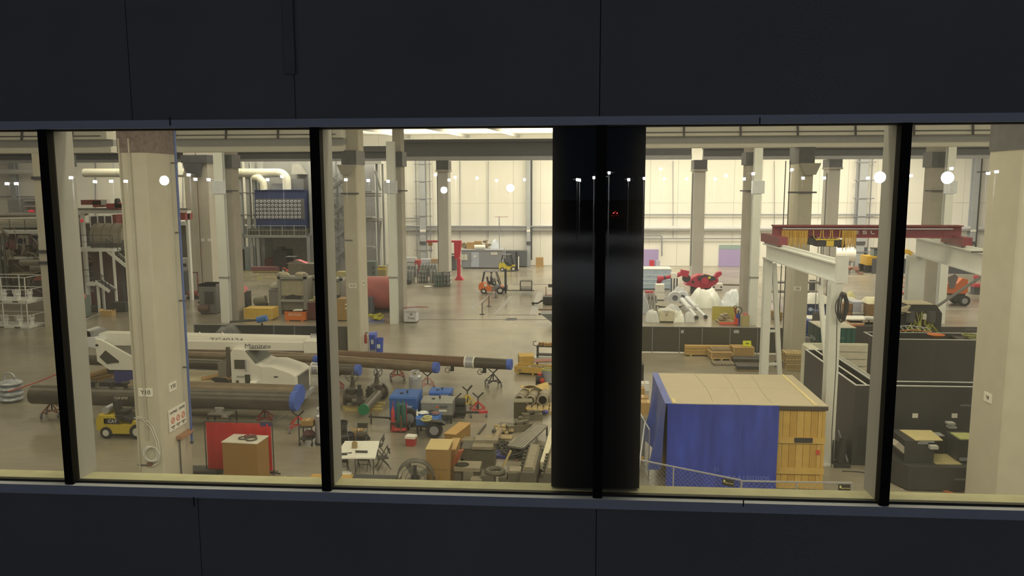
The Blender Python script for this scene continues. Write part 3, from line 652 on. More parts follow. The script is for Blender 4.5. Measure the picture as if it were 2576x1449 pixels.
MB().cb((X(693), y0+.045, Z(948)), .2, .02, .07).build('badge', MDK2, hood)
hl = MB().sph((xf-.18, y0+.03, Z(976)), .13).build('headlamp', MSIL, hood); MB().sph((xf-.36, y0+.0, Z(978)), .09).build('indicator', M('C0703A', .4), hl)
MB().box(xf+.02, xf+.22, y0+.05, y1-.05, Z(1012), Z(1000)).build('bumper', MSIL, tr)
MB().cyl((xc0-.22, y0+.35, Z(985)), (xc0-.22, y0+.35, Z(878)), .1, n=10).build('exhaust_stack', M('6C6250', .4, .4), tr)
MB().box(xc0-.75, xc0-.32, y0+.3, y1-.3, Z(985), Z(917)).build('sleeper_box', M('7D735C', .6), tr)
MB().cyl((X(632), y0-.05, Z(965)), (X(648), y0-.05, Z(965)), .16, n=12).build('air_filter', MWT, tr)
MB().box(X(620), X(623), y0-.12, y0-.02, Z(935), Z(905)).build('mirror', MSIL, tr)
xb = X(225)
MB().box(xb, xf-.2, y0+.75, y1-.75, Z(1005), Z(978)).build('chassis', MDK, tr)
MB().box(X(345), xc0-.9, y0+.1, y1-.1, Z(978), Z(962)).build('flat_bed', M('B7A676', .7), tr)
MB().box(X(345), X(530), y0+.06, y0+.1, Z(978), Z(968)).build('bed_rail', MWT, tr)
MB().box(X(530), X(565), y0+.15, y1-.3, Z(985), Z(955)).build('tool_box', MDK, tr)
MB().box(X(285), X(342), y0+.05, y0+1.0, Z(970), Z(941)).build('outrigger_box', M('413E66', .5), tr)
for px in (500, 555): MB().cyl((X(px), y0+.3, Z(960)), (X(px)+.9, y0+.5, Z(952)), .12, n=8).build('stowed_timber', M('A07A48', .7), tr)
for px in (703, 480, 410, 340):
    for yy in (y0+.05, y1-.35): wheel(tr, (X(px), yy, .52), .52, .3, hub=MSIL)
# turret and boom
tur = MB().prism([(X(241), Z(860)), (X(256), Z(862)), (X(332), Z(905)), (X(334), Z(938)), (X(272), Z(938)), (X(243), Z(916))], 'y', y0+.15, y0+.3).build('turret_side_plate', MWT, tr)
MB().prism([(X(241), Z(860)), (X(256), Z(862)), (X(332), Z(905)), (X(334), Z(938)), (X(272), Z(938)), (X(243), Z(916))], 'y', y1-.5, y1-.35).build('turret_side_plate', MWT, tr)
MB().prism([(X(250), Z(905)), (X(266), Z(888)), (X(298), Z(915)), (X(297), Z(919)), (X(283), Z(920)), (X(268), Z(923))], 'y', y0+.12, y0+.15).build('dark_opening', M('4A463A', .4), tur)
MB().cyl((X(246), y0+.08, Z(875)), (X(246), y0+.16, Z(875)), .06, n=10).build('pin', MDK, tur)
MB().prism([(X(186), Z(872)), (X(200), Z(858)), (X(232), Z(858)), (X(246), Z(868)), (X(240), Z(888)), (X(205), Z(880))], 'y', y0+.4, y1-.6).build('counterweight_arm', M('CFC8B0', .5), tr)
MB().box(X(262), X(334), y0+.3, y1-.5, Z(950), Z(936)).build('turntable', MDK, tr)
wi = MB().cyl((X(207), y0+.5, Z(849, .5)), (X(207), y1-.8, Z(849, .5)), .28, n=16).build('winch_drum', M('A9A28E', .4, .3), tr); MB().box(X(210), X(228), y0+.5, y1-.8, Z(858, .5), Z(838, .5)).build('winch_cage', M('8B8574', .4), wi)
MB().cyl((X(190), y0+.6, Z(846)), (X(200), y0+.6, Z(842)), .2, n=12).build('winch_motor', MWT, wi)
bm = MB().prism([(X(239, dy=.9), Z(852, .9)), (X(258, dy=.9), Z(843, .9)), (X(800, dy=.9), Z(849, .9)), (X(800, dy=.9), Z(874, .9)), (X(268, dy=.9), Z(874, .9)), (X(238, dy=.9), Z(866, .9))], 'y', y0+.9, y1-.75).build('boom', M('EDE8D4', .4, var=.03), tr)
MB().prism([(X(268), Z(872, 1)), (X(600), Z(876, 1)), (X(800), Z(880, 1)), (X(800), Z(884, 1)), (X(268), Z(876, 1))], 'y', y0+1.0, y1-.85).build('boom_cylinder', M('8F887A', .5), bm)
jb = MB().box(X(334, dy=.45), X(768, dy=.45), y0+.45, y0+.86, Z(881, .45), Z(861, .45)).build('side_jib', M('EDE8D4', .4, var=.03), tr)
MB().box(X(768, dy=.4), X(802, dy=.4), y0+.35, y0+1.2, Z(886, .4), Z(857, .4)).build('boom_head', MWT, tr)
text('Manitex', .32, M('6A675C'), jb, (X(652, dy=.45), y0+.44, Z(871, .45)), sx=1.3)
text('TC40124', .30, M('6A675C'), bm, (X(575, dy=.9), y0+.89, Z(857, .9)), sx=1.5)
MB().bar((X(632, dy=.4), y0+.44, Z(877, .45)), (X(672, dy=.4), y0+.44, Z(875, .45)), .02, .03).build('logo_stroke', M('6A675C'), jb)
for px in (500, 557): MB().prism([(X(px, dy=1), Z(846, 1)), (X(px+9, dy=1), Z(846, 1)), (X(px+4.5, dy=1), Z(838, 1))], 'y', y0+1.1, y0+1.2).build('lifting_lug', MWT, bm)
for k in range(4): MB().bar((X(784+k*5, dy=.9), y0+1.0, Z(852, 1)), (X(786+k*5, dy=.9), y0+1.0, Z(838, 1)), .06).build('sheave_bracket', MSIL, bm)
# timber skid pile behind the truck tail and the blue items
o = T('timber_dunnage', 'stack of weathered timber dunnage by the truck tail', 'timber', G(228, 968), .2)
for k in range(5): MB().cb((.12*k-.2, .15*(k % 2), .12+.16*(k//2)+.1*k*.5), 2.6, .3, .14, .5+.06*k, 0, -.08).build('timber', MWOOD if k % 2 else M('8D6E42', .8), o)
# fence, tarpaulin hump and blue gear behind the boom
x0, x1, Yf, hf = fb(490, 803, 872, 818)
fe = T('mesh_fence', 'black screened mesh fence behind the boom of the crane truck', 'fence', (0, 0, 0))
MB().box(x0, x1, Yf, Yf+.02, .1, hf).build('screen', M('45433C', .9, var=.15, scale=2), fe)
for px in (490, 690, 742, 802): MB().cyl((xat(px, 850, Yf), Yf-.03, 0), (xat(px, 850, Yf), Yf-.03, hf+.03), .03, n=6).build('post', MGREY, fe)
MB().bar((x0, Yf-.03, hf), (x1, Yf-.03, hf), .04).build('top_rail', MGREY, fe)
drape('dark grey tarpaulin hump in front of the screened fence', 505, 600, 880, 818, 2.4, M('6A665A', .4), 3, amp=.08)
o = T('blue_valve', 'blue valve actuator lying over the boom by the dark fence', 'valve', V(660, 838, Yf-.6)-Vc((0, 0, .0))); o.location.z = 0
MB().box(-.05, .05, -.05, .05, 0, 1.75).build('stand_post', MDK, o); MB().cyl((-.3, 0, 1.95), (.35, 0, 2.1), .22, n=12).build('actuator', M('3F6FA0', .4), o); MB().cyl((-2.2, 0, 1.8), (-.3, 0, 1.95), .07, n=8).build('stem', MDK2, o)
x0, x1, Y, h = fb(494, 562, 908, 880)
o = T('blue_bin', 'long blue steel bin under the crane boom', 'bin', ((x0+x1)/2, Y, 0)); MB().box(-(x1-x0)/2, (x1-x0)/2, 0, 1, .1, h).build('body', M('3F69A8', .5), o); MB().box(-.2, .1, -.01, 0, .5, .75).build('label_plate', MWT, o)
for k in (-1, 1): MB().box(k*.8-.1, k*.8+.1, 0, 1, 0, .1).build('skid', MDK, o)
# red rope and wrapped stack
a, b = G(20, 985, 1.0), G(195, 915, 1.3)
one('barrier_rope', MB().tube([a+(b-a)*t-Vc((0, 0, .12*math.sin(PI*t))) for t in frange(0, 1, 12)], .03, 6), M('A8402E', .6), 'red barrier rope stretched to the capped pipe end', 'rope')
o = T('wrapped_stack', 'shrink-wrapped stack of silvery layers at the rope end', 'pallet load', G(12, 1016))
for k in range(4): MB().sph((.03*(k % 2), .5, .16+k*.27), .62, .55, .18, 12, 6, .06, random.Random(k)).build('wrapped_layer', M('A9A796', .15, .1, var=.3, scale=6), o)
MB().torus((-.02, .5, 1.2), .28, .05, 'y', 16, 6).build('loop_handle', MSIL, o)
# yellow forklift behind Y10
p = G(290, 1105)
fk = forklift('yellow counterbalance forklift parked behind the Y10 column', (p.x+.35, p.y+.6, 0), 0, M('BFA32F', .5, var=.05), guard=False, mast=2.0, forks=1.0)
text('CAT', .2, MWT, fk, (-.45, -.545, .78)); MB().box(-.85, -.15, -.54, -.52, .66, .9).build('side_panel', MDK, fk)
# ---------------------------------------------------------------- foreground between Y10 and the dark facade column
x0, x1, Y, h = fb(521, 690, 1192, 1060)
o = T('welding_screen', 'red translucent welding screen on a dark tube frame', 'screen', ((x0+x1)/2, Y, 0)); w2 = (x1-x0)/2
g = [[(-w2+.06+(2*w2-.12)*j/20, .03*math.sin(j*1.9), .16+(h-.22)*i/6) for j in range(21)] for i in range(7)]
MB().sheet(g, .012).build('curtain', M('C0302C', .35, var=.10, scale=1.5), o)
for s_ in (-1, 1):
    MB().cyl((s_*w2, 0, 0), (s_*w2, 0, h), .025, n=8).build('frame_post', M('4B4638', .4), o); MB().bar((s_*w2, -.35, .02), (s_*w2, .35, .02), .04).build('foot', M('4B4638', .4), o)
for z in (h-.01, .12): MB().bar((-w2, 0, z), (w2, 0, z), .04).build('frame_rail', M('4B4638', .4), o)
MB().bar((w2, 0, h), (w2+.25, .9, h), .04).build('return_rail', M('4B4638', .4), o)
MB().box(w2-.45, w2-.02, -.03, -.012, h-.16, h-.02).build('blue_patch', M('3B3A5C', .5), o)
# dark table behind the screen
x0, x1, Y, h = fb(524, 580, 1088, 1042)
o = T('steel_table', 'small dark steel work table with white lettering behind the screen', 'table', ((x0+x1)/2, Y, 0)); w2 = (x1-x0)/2
MB().box(-w2, w2, 0, .75, h-.05, h).build('top', M('77725C', .5), o)
for sx in (-1, 1):
    for y in (.03, .7): MB().box(sx*w2-.03, sx*w2+.03, y-.03, y+.03, 0, h-.05).build('leg', MDK, o)
text('OSU', .16, MWT, o, (w2-.22, -.01, h-.09))
one('vise', MB().cb((0, 0, .06), .3, .2, .12).cyl((-.2, 0, .16), (.2, 0, .16), .06, n=8).cyl((0, 0, .1), (0, 0, .2), .1, n=8), M('8F8870', .5), 'small grey vise on the dark steel table', 'vise', (( x0+x1)/2-.1, Y+.35, h))
# brown crate with papers
x0, x1, Y, h = fb(556, 640, 1228, 1120); w2 = (x1-x0)/2; d_ = .9
p = G(556, 1240); o = T('storage_crate', 'tall brown crate with a white top and clutter before the red screen', 'crate', ((x0+x1)/2+.12, Y+.12, 0), -.08)
cz = zat(600, 1118, Y)
MB().box(-w2-.08, w2+.02, 0, d_, .0, cz).build('body', M('8C6530', .75, var=.08), o); MB().box(-w2-.1, w2+.04, -.02, d_+.02, cz, cz+.03).build('top', M('C9BC98', .7), o)
MB().box(w2-.3, w2+.03, -.012, 0, .35, .4).build('tape_strip', M('D9CFAE', .6), o)
cx, cy = o.location.x, o.location.y
one('paper_sheet', MB().cb((0, 0, .01), .42, .3, .015, .2), MWT, 'white paper lying on top of the brown crate', 'paper', (cx, cy+.75, cz+.03))
one('work_gloves', MB().sph((0, 0, .06), .17, .11, .06, 9, 6, .15).sph((.2, .05, .06), .15, .1, .06, 9, 6, .15), M('6B3E36', .8), 'dark reddish work gloves on the brown crate', 'gloves', (cx+.05, cy+.55, cz+.03))
one('tool_belt', MB().torus((0, 0, .03), .19, .03, 'z', 16, 6).torus((-.35, .1, .03), .16, .025, 'z', 14, 6), M('57503E', .7), 'coiled dark straps on the brown crate', 'straps', (cx+.28, cy+.35, cz+.03))
# floor scraps near the sill
o = T('steel_beam_offcuts', 'dark steel beam offcuts on the floor by the Y10 column', 'steel beam', G(512, 1200)); 
for k in range(3): MB().cb((-.1, .15+.28*k, .1), 1.1+.25*k, .2, .2-.04*k, .04).build('beam', MDK2, o)
o = T('flat_carton', 'flattened brown carton lying on the floor by the crate', 'cardboard', G(700, 1206)); MB().cb((0, 0, .03), 1.45, .45, .05, -.02).build('sheet', M('8E7444', .8), o); MB().cb((.1, 0, .058), .06, .42, .008, -.5).build('tape', M('C8B98A', .5), o)
o = T('red_pipe_wrench', 'red folded stand lying beside the brown crate', 'tool', G(676, 1190)); MB().cb((0, 0, .06), .5, .14, .09, .2).build('body', M('8E4238', .6), o); MB().bar((.1, 0, .05), (.5, -.1, .03), .04).build('handle', MDK, o); MB().bar((-.1, 0, .05), (-.4, -.15, .03), .04).build('handle', MDK, o)
# tool cart and cylinder
x0, x1, Y, h = fb(752, 786, 1122, 1073)
o = T('tool_cart', 'dark wheeled cart carrying a brown box beside the silver dewar', 'cart', ((x0+x1)/2, Y, 0)); w2 = (x1-x0)/2
for z in (.25, h-.06): MB().box(-w2, w2, 0, .6, z, z+.05).build('tray', MDK2, o)
for sx in (-1, 1):
    for y in (.03, .57): MB().cyl((sx*w2*.95, y, .1), (sx*w2*.95, y, h), .025, n=6).build('post', MDK, o); MB().cyl((sx*w2*.9-.03, y, .07), (sx*w2*.9+.03, y, .07), .07, n=10).build('caster', MDK, o)
carton('brown carton on top of the dark tool cart', ((x0+x1)/2+.05, Y+.3, h), .5, .45, .22)
one('rag_heap', MB().sph((0, 0, .16), .26, .2, .16, 10, 6, .2), M('6E4A40', .9), 'dark reddish rags on the lower tray of the cart', 'rags', ((x0+x1)/2+.08, Y+.3, .3))
dw = dewar('silver liquid gas dewar with a ring top on a wheeled base beside the cart', G(806, 1121)+Vc((0, .3, 0)), 1.55, .3)
dewar('silver gas dewar standing behind the blue welders', G(1043, 1000)+Vc((0, .25, 0)), 1.35, .34)
# trash can and tray pallet
o = T('trash_can', 'round black trash can beside the white folding table', 'trash can', G(852, 1118)+Vc((0, .3, 0)))
MB().lathe([(.24, .0), (.32, .85), (.34, .86), (.34, .9), (.31, .9), (.29, .8), (.22, .04)], n=20).build('body', M('3A372E', .5), o)
pallet('black plastic pallet beside the trash can', G(888, 1112)+Vc((0, .45, 0)), .45, 1.1, .8, .15, MDK, 'plastic_pallet')
carton('open brown carton on the black plastic pallet', G(888, 1112)+Vc((.12, .5, .15)), .4, .35, .25, .3, open_=True)
one('coiled_hose', MB().torus((0, 0, .05), .2, .04, 'z', 18, 6).torus((0, 0, .12), .17, .04, 'z', 18, 6), M('4D3F47', .6), 'dark coiled hose on the black plastic pallet', 'hose', G(888, 1112)+Vc((-.28, .35, .15)))
# folding table, bag, chairs
z_t = .74; pa, pb, pc, pd = G(840, 1152, z_t), G(944, 1152, z_t), G(955, 1109, z_t), G(868, 1109, z_t)
o = T('folding_table', 'white plastic folding table with a paper bag and chairs around it', 'table', (0, 0, 0))
mid = (pa+pb)/2; mid2 = (pd+pc)/2
for q in ((pa, mid, mid2, pd), (mid, pb, pc, mid2)):
    k = .008; c = sum(q, Vc((0, 0, 0)))/4; q = [p+(c-p)*k for p in q]
    MB().prism([(p.x, p.y) for p in q], 'z', z_t-.05, z_t).build('top', M('E2DABC', .5, var=.03), o)
for p in (pa, pb, pc, pd, mid, mid2):
    c = (pa+pb+pc+pd)/4; e = p+(c-p)*.12; MB().cyl((e.x, e.y, 0), (e.x, e.y, z_t-.05), .02, n=6).build('leg', MDK2, o)
tc = (pa+pb+pc+pd)/4
o = T('paper_bag', 'small brown paper bag on the white folding table', 'bag', G(892, 1127, z_t)); MB().prism([(-.1, 0), (.1, 0), (.11, .22), (.02, .28), (-.09, .24)], 'y', -.06, .06).build('bag', M('9C8150', .8), o)
one('phone', MB().cb((0, 0, .01), .16, .08, .015, .3), MDK, 'dark phone lying on the white folding table', 'phone', G(880, 1140, z_t))
chair('dark folding chair pushed in at the front of the white table', G(912, 1184)+Vc((0, .15, 0)), PI)
chair('dark folding chair turned aside right of the white table', G(962, 1180)+Vc((0, .1, 0)), -1.15)
chair('dark folding chair at the far right corner of the white table', G(948, 1150)+Vc((0, .2, 0)), -1.5)
chair('dark folding chair at the left end of the white table', G(850, 1188)+Vc((.15, .05, 0)), PI+.2)
chair('dark folding chair behind the white table near the trash can', G(858, 1128)+Vc((0, .3, 0)), .5)
chair('dark folding chair at the far side of the white table', G(905, 1122)+Vc((0, .35, 0)), 0)
o = T('desk_fan', 'round white fan guard lying near the sill', 'fan', G(868, 1196)); MB().sph((0, 0, .08), .28, .22, .08, 14, 6).build('shade', MWT, o); MB().tube([(-.25, 0, .05), (-.3, 0, .3), (-.1, 0, .42), (.15, .05, .3), (.2, .05, .1)], .012, 5).build('wire_guard', MDK2, o)
# timbers along the sill
x0, x1, Y, h = fb(780, 886, 1224, 1190)
one('timber_beam', MB().box(0, x1-x0, 0, .35, 0, .34), M('B98F45', .75, var=.12), 'tan timber beam end lying along the sill', 'timber', (x0, Y, 0))
x0, x1, Y, h = fb(888, 1000, 1228, 1190); o = T('steel_duct', 'long dark grey steel trough lying along the sill', 'steel trough', (x0, Y, 0))
MB().prism([(0, 0), (.4, 0), (.4, .36), (.1, .44), (0, .36)], 'x', 0, x1-x0).build('trough', M('4E4C44', .5, .2), o); MB().box(x1-x0, x1-x0+.08, 0, .42, 0, .4).build('end_plate', M('8A8368', .6), o)
# drum fan
p = G(1046, 1250); o = T('drum_fan', 'large drum fan with dark guard ring by the tall cartons', 'fan', (p.x, p.y, 0), .15); R = .62
MB().lathe([(R, -.2), (R+.03, -.2), (R+.03, .2), (R, .2)], (0, 0, R+.1), 26, 'y', True).build('drum', M('55503F', .5), o)
fr = MB(); [fr.torus((0, -.2, R+.1), R*t, .008, 'y', 24, 4) for t in (.3, .55, .8, 1.0)]; stuff(fr.build('wire_guard', MDK2, o))
for k in range(4):
    a = k*PI/2+.5; MB().cb((math.cos(a)*R*.45, 0, R+.1+math.sin(a)*R*.45), .8*R, .05, .2, ry=-a).build('blade', M('7D7660', .5), o)
MB().cyl((0, -.1, R+.1), (0, .25, R+.1), .14, n=12).build('motor', MDK, o); MB().box(-.06, .06, -.24, -.2, R+.1, 2*R).build('control_box', MDK, o); MB().box(-.6, .6, -.2, .2, 0, .08).build('base', MDK, o)
for s_ in (-1, 1): MB().bar((s_*.62, 0, .05), (s_*.67, 0, R+.1), .05).build('yoke_arm', MDK, o)
# tall cartons
def tallbox(label, l, r, yb, yt, dp, mat, topm, rz=0, seam=True):
    x0, x1, Y, h = fb(l, r, yb, yt); o = T('tall_carton', label, 'carton', ((x0+x1)/2, Y+dp/2, 0), rz); w2 = (x1-x0)/2
    MB().box(-w2, w2, -dp/2, dp/2, 0, h).build('body', mat, o); MB().box(-w2-.02, w2+.02, -dp/2-.02, dp/2+.02, h, h+.03).build('lid', topm, o)
    if seam: MB().box(-w2-.004, w2+.004, -dp/2-.006, -dp/2, h*.52, h*.535).build('seam', M('7A5A2C', .8), o)
    return o, w2, h
o, w2, h = tallbox('tall tan carton with a pale top beside the drum fan', 1073, 1128, 1236, 1132, 1.15, M('94703A', .8, var=.06), M('C0A466', .75), 0)
MB().tube([(.1, -.6, h*.35), (.16, -.61, h*.42), (.12, -.62, h*.3), (.2, -.61, h*.36)], .012, 5).build('yellow_strap', MYEL, o)
tallbox('narrow brown carton wedged between two larger cartons', 1128, 1146, 1215, 1132, 1.3, M('8E6A36', .8), M('B08D50', .75), 0)
tallbox('brown plywood carton nearest the welders', 1130, 1160, 1158, 1094, 1.6, M('9A7338', .8), M('B48A48', .7), -.25, False)
o = T('orange_board', 'narrow orange board leaning on the tall cartons', 'board', (0, 0, 0)); a, b = G(1138, 1176, .55), G(1160, 1132, 1.35); MB().bar(a, b, .24, .04).build('board', M('B8643C', .6), o); MB().bar((a.x, a.y, 0), a, .2, .05).build('prop', M('6C5232', .7), o)
# cooler
x0, x1, Y, h = fb(1021, 1044, 1123, 1098); o = T('cooler', 'red picnic cooler with a white lid on the bare floor', 'cooler', ((x0+x1)/2, Y+.18, 0), -.12); w2 = (x1-x0)/2
MB().prism([(-w2*.9, 0), (w2*.9, 0), (w2, h*.74), (-w2, h*.74)], 'y', -.17, .17).build('body', M('A8332E', .4), o); MB().box(-w2-.02, w2+.02, -.19, .19, h*.74, h*.98).build('lid', MWT, o)
# ---------------------------------------------------------------- welders
def welder(label, l, r, yb, yt, dp, mat, legs, txt, logo=True, roof=None, rz=0):
    x0, x1, Y, h = fb(l, r, yb, yt); o = T('engine_welder', label, 'welder', ((x0+x1)/2, Y+dp/2, 0), rz); w2 = (x1-x0)/2
    MB().box(-w2, w2, -dp/2, dp/2, legs, h-.04).build('cabinet', mat, o); MB().prism([(-dp/2-.02, h-.06), (dp/2+.02, h-.06), (dp/2-.05, h+.02), (-dp/2+.06, h+.02)], 'x', -w2-.02, w2+.02).build('hood', roof or mat, o)
    MB().cyl((w2*.1, 0, h), (w2*.1, 0, h+.14), .04, n=8).build('exhaust', MDK, o); MB().cyl((-w2*.3, -.1, h), (-w2*.3, -.1, h+.05), .09, n=10).build('fuel_cap', MDK, o)
    MB().box(-w2-.03, w2+.03, -dp/2-.03, dp/2+.03, legs-.1, legs).build('base_frame', MDK, o)
    for sx in (-1, 1):
        for sy in (-1, 1): MB().box(sx*w2*.9-.04, sx*w2*.9+.04, sy*dp*.42-.04, sy*dp*.42+.04, 0, legs-.1).build('leg', MDK, o)
    return o, w2, h, dp
o, w2, h, dp = welder('big blue engine welder cabinet behind the gas bottle trolley', 981, 1048, 1070, 1000, 1.5, MBLUE, .35, 'Miller')
text('Miller', .2, MWT, o, (w2*.35, -dp/2-.005, h*.68)); MB().cyl((-w2*.05, -dp/2-.01, h*.69), (-w2*.05, -dp/2, h*.69), .13, n=16).build('logo_disc', MWT, o); MB().box(w2*.12, w2*.65, -dp/2-.01, -dp/2, h*.52, h*.58).build('yellow_label', M('A9B04A', .5), o); MB().box(0, w2*.3, -dp/2-.01, -dp/2, h*.4, h*.47).build('label_plate', MWT, o)
wheel(o, (.35, -dp/2-.3, .42), .42, .24); wheel(o, (.35, dp/2+.06, .42), .42, .24)
MB().bar((-w2, -dp/2-.2, .4), (-w2-1.0, -dp/2+.1, .35), .07).build('tow_bar', MDK, o); MB().cyl((-w2-.9, -dp/2+.1, 0), (-w2-.9, -dp/2+.1, .5), .035, n=8).build('jack_leg', MDK, o)
o, w2, h, dp = welder('stainless engine welder on a towed frame', 1060, 1138, 1066, 1011, 1.05, M('A9A288', .3, .45, var=.06), .42, 'Lincoln')
text('Lincoln', .15, MDK, o, (w2*.42, -dp/2-.005, h*.80)); MB().box(w2*.18, w2*.68, -dp/2-.01, -dp/2, h*.72, h*.74).build('logo_stroke', MDK, o); MB().box(-w2*.05, w2*.14, -dp/2-.012, -dp/2, h*.73, h*.80).build('orange_label', M('D0622E', .5), o); MB().box(w2*.15, w2*.65, -dp/2-.01, -dp/2, h*.56, h*.64).build('label_plate', MWT, o)
MB().bar((w2, 0, .42), (w2+1.35, -.1, .45), .08).build('tow_bar', MDK, o); MB().bar((w2+1.2, -.1, .46), (w2+1.6, -.12, .5), .12).build('hitch', MRED, o); wheel(o, (-.2, -dp/2-.26, .33), .33, .22)
o, w2, h, dp = welder('smaller blue engine welder on a trailer with rags on top', 1047, 1103, 1098, 1051, .9, M('3A679C', .45), .5, 'Miller')
text('Miller', .13, MWT, o, (w2*.42, -dp/2-.005, h*.64)); text('Trailblazer', .09, MWT, o, (-w2*.55, -dp/2-.005, h*.93)); MB().box(w2*.2, w2*.9, -dp/2-.01, -dp/2, h*.52, h*.57).build('label_plate', MWT, o); MB().box(w2*.3, w2*.85, -dp/2-.01, -dp/2, h*.88, h*.95).build('label_plate', MWT, o)
wheel(o, (.35, -dp/2-.28, .36), .36, .22); MB().prism([(-.1, .7), (.8, .7), (.85, .6), (.7, .78), (0, .78)], 'y', -dp/2-.32, -dp/2-.03).build('fender', MDK2, o)
MB().bar((-w2, 0, .45), (-w2-1.2, -.05, .42), .08).build('tow_bar', MDK, o); MB().cyl((-w2-.75, -.05, 0), (-w2-.75, -.05, .8), .04, n=8).build('jack_leg', M('6B4A34', .6), o)
lx, ly, lz = o.location.x, o.location.y, h+.02
one('welding_lead', MB().torus((0, 0, .05), .2, .05, 'z', 16, 6).torus((.05, .05, .13), .17, .045, 'z', 16, 6), M('B4A868', .7), 'pale coiled welding lead hung on the trailer fender', 'cable', (lx+.0, ly-dp/2-.2, .79))
one('white_rags', MB().sph((0, 0, .07), .28, .2, .07, 10, 6, .2), M('D6D0BE', .8), 'white rags on top of the smaller blue welder', 'rags', (lx-.25, ly, lz))
one('dark_rags', MB().sph((0, 0, .07), .22, .18, .07, 10, 6, .2), M('7A5A50', .8), 'reddish rags on top of the smaller blue welder', 'rags', (lx+.3, ly, lz))
one('spray_bottle', MB().lathe([(.05, 0), (.05, .16), (.02, .2), (.02, .26)], n=8), MWT, 'white spray bottle on the smaller blue welder', 'bottle', (lx-.48, ly-.2, lz))
o, w2, h, dp = welder('blue engine welder farthest back behind the stainless one', 1080, 1134, 1034, 987, .9, M('35609A', .45), .4, 'Miller')
text('Trailblazer', .10, MWT, o, (w2*.4, -dp/2-.005, h*.86))
o = T('gas_bottle_trolley', 'red trolley carrying two green gas bottles and a red one', 'trolley', G(1003, 1087)+Vc((0, .05, 0)))
MB().box(-.35, .35, -.1, .25, .06, .1).build('foot_plate', MRED, o)
for sx in (-.3, .3): MB().cyl((sx, .28, .1), (sx, .28, 1.3), .02, n=6).build('rail', MRED, o)
for x, m in ((-.02, MGRN), (.2, MGRN)): gascyl(o, x, .08, 1.45, .115, m)
gascyl(o, -.26, .02, 1.15, .09, MRED); MB().cyl((-.2, -.1, .12), (.35, -.16, .16), .08, n=10).build('red_bottle_lying', MRED, o)
for sx in (-.42, .36): wheel(o, (sx, .3, .2), .2, .06, axis='x')
o = T('generator', 'small dark pump unit behind the stainless welder', 'pump', G(1155, 1050)); MB().box(-.3, .3, -.2, .3, .1, .55).build('frame', MDK, o); MB().cyl((-.2, 0, .75), (.3, 0, .75), .2, n=12).build('motor', MDK, o)
for sx in (-.2, .2): MB().box(sx-.04, sx+.04, -.15, .25, 0, .1).build('foot', MDK, o)
# ---------------------------------------------------------------- gate valves on timber
def gatevalve(label, px, py, rz, hw, mat=MPIPED):
    o = T('gate_valve', label, 'valve', G(px, py)+Vc((0, .35, .12)), rz)
    MB().cyl((-.38, 0, .42), (.38, 0, .42), .30, n=16).build('body', mat, o)
    for x in (-.42, .32): MB().cyl((x, 0, .42), (x+.1, 0, .42), .42, n=18).build('flange', mat, o)
    MB().lathe([(.26, .55), (.30, .75), (.30, .85), (.14, .95), (.09, 1.25), (.06, 1.45)], n=14).build('bonnet', mat, o)
    MB().cyl((0, 0, 1.4), (0, 0, 1.75), .03, n=8).build('stem', M('7A7468', .4), o)
    w_ = MB().torus((0, -.12, 1.5), hw, .022, 'y', 22, 6)
    for k in range(4): w_.bar((0, -.12, 1.5), (hw*math.cos(k*PI/2+.4), -.12, 1.5+hw*math.sin(k*PI/2+.4)), .025)
    w_.build('handwheel', MDK2, o)
    for k in range(8):
        a = k*PI/4; MB().sph((-.44, .36*math.cos(a), .42+.36*math.sin(a)), .035, n=6, m=4).build('bolt', MGREY, o)
    return o
gatevalve('grey gate valve with a big handwheel on timber skids', 884, 1030, .05, .30)
gatevalve('tilted gate valve above the green capped pipe', 945, 1012, .9, .26).location.z = 0
o = T('pipe_spool', 'dark pipe spool with a green blind flange pointing at the window', 'pipe spool', (0, 0, 0)); a, b = G(915, 1030, .42), G(950, 992, .5)
MB().cyl(a, b, .24, n=18).build('spool', MPIPED, o); d = (b-a).normalized(); MB().cyl(a-d*.06, a+d*.02, .27, n=18).build('blind_flange', M('1F7A48', .5), o); MB().cyl(G(884, 1010, .5), G(915, 1006, .5), .18, n=14).build('branch', MPIPED, o); MB().cyl(G(905, 1006, .5), G(905, 1006, .5)+Vc((0, 0, .75)), .09, n=10).build('riser', MDK, o); MB().cyl(G(905, 1006, 1.2), G(905, 1006, 1.4), .15, n=10).build('actuator', MDK, o); MB().bar(G(905, 1006, 1.2), G(905, 1006, 1.2)+Vc((.35, 0, .2)), .03).build('lever', MDK, o)
for i, (p, q) in enumerate((((868, 1034), (962, 1034)), ((862, 1028), (960, 1026)), ((930, 1018), (968, 1018)))):
    a, b = G(*p), G(*q); one('timber_skid', MB().bar((a.x, a.y, .06), (b.x, b.y, .06), .14, .12), M('B89F58', .8, var=.12), ('pale timber skid along the front under the valves', 'pale timber skid under the flanges of the valves', 'short pale timber skid behind the green flange')[i], 'timber')
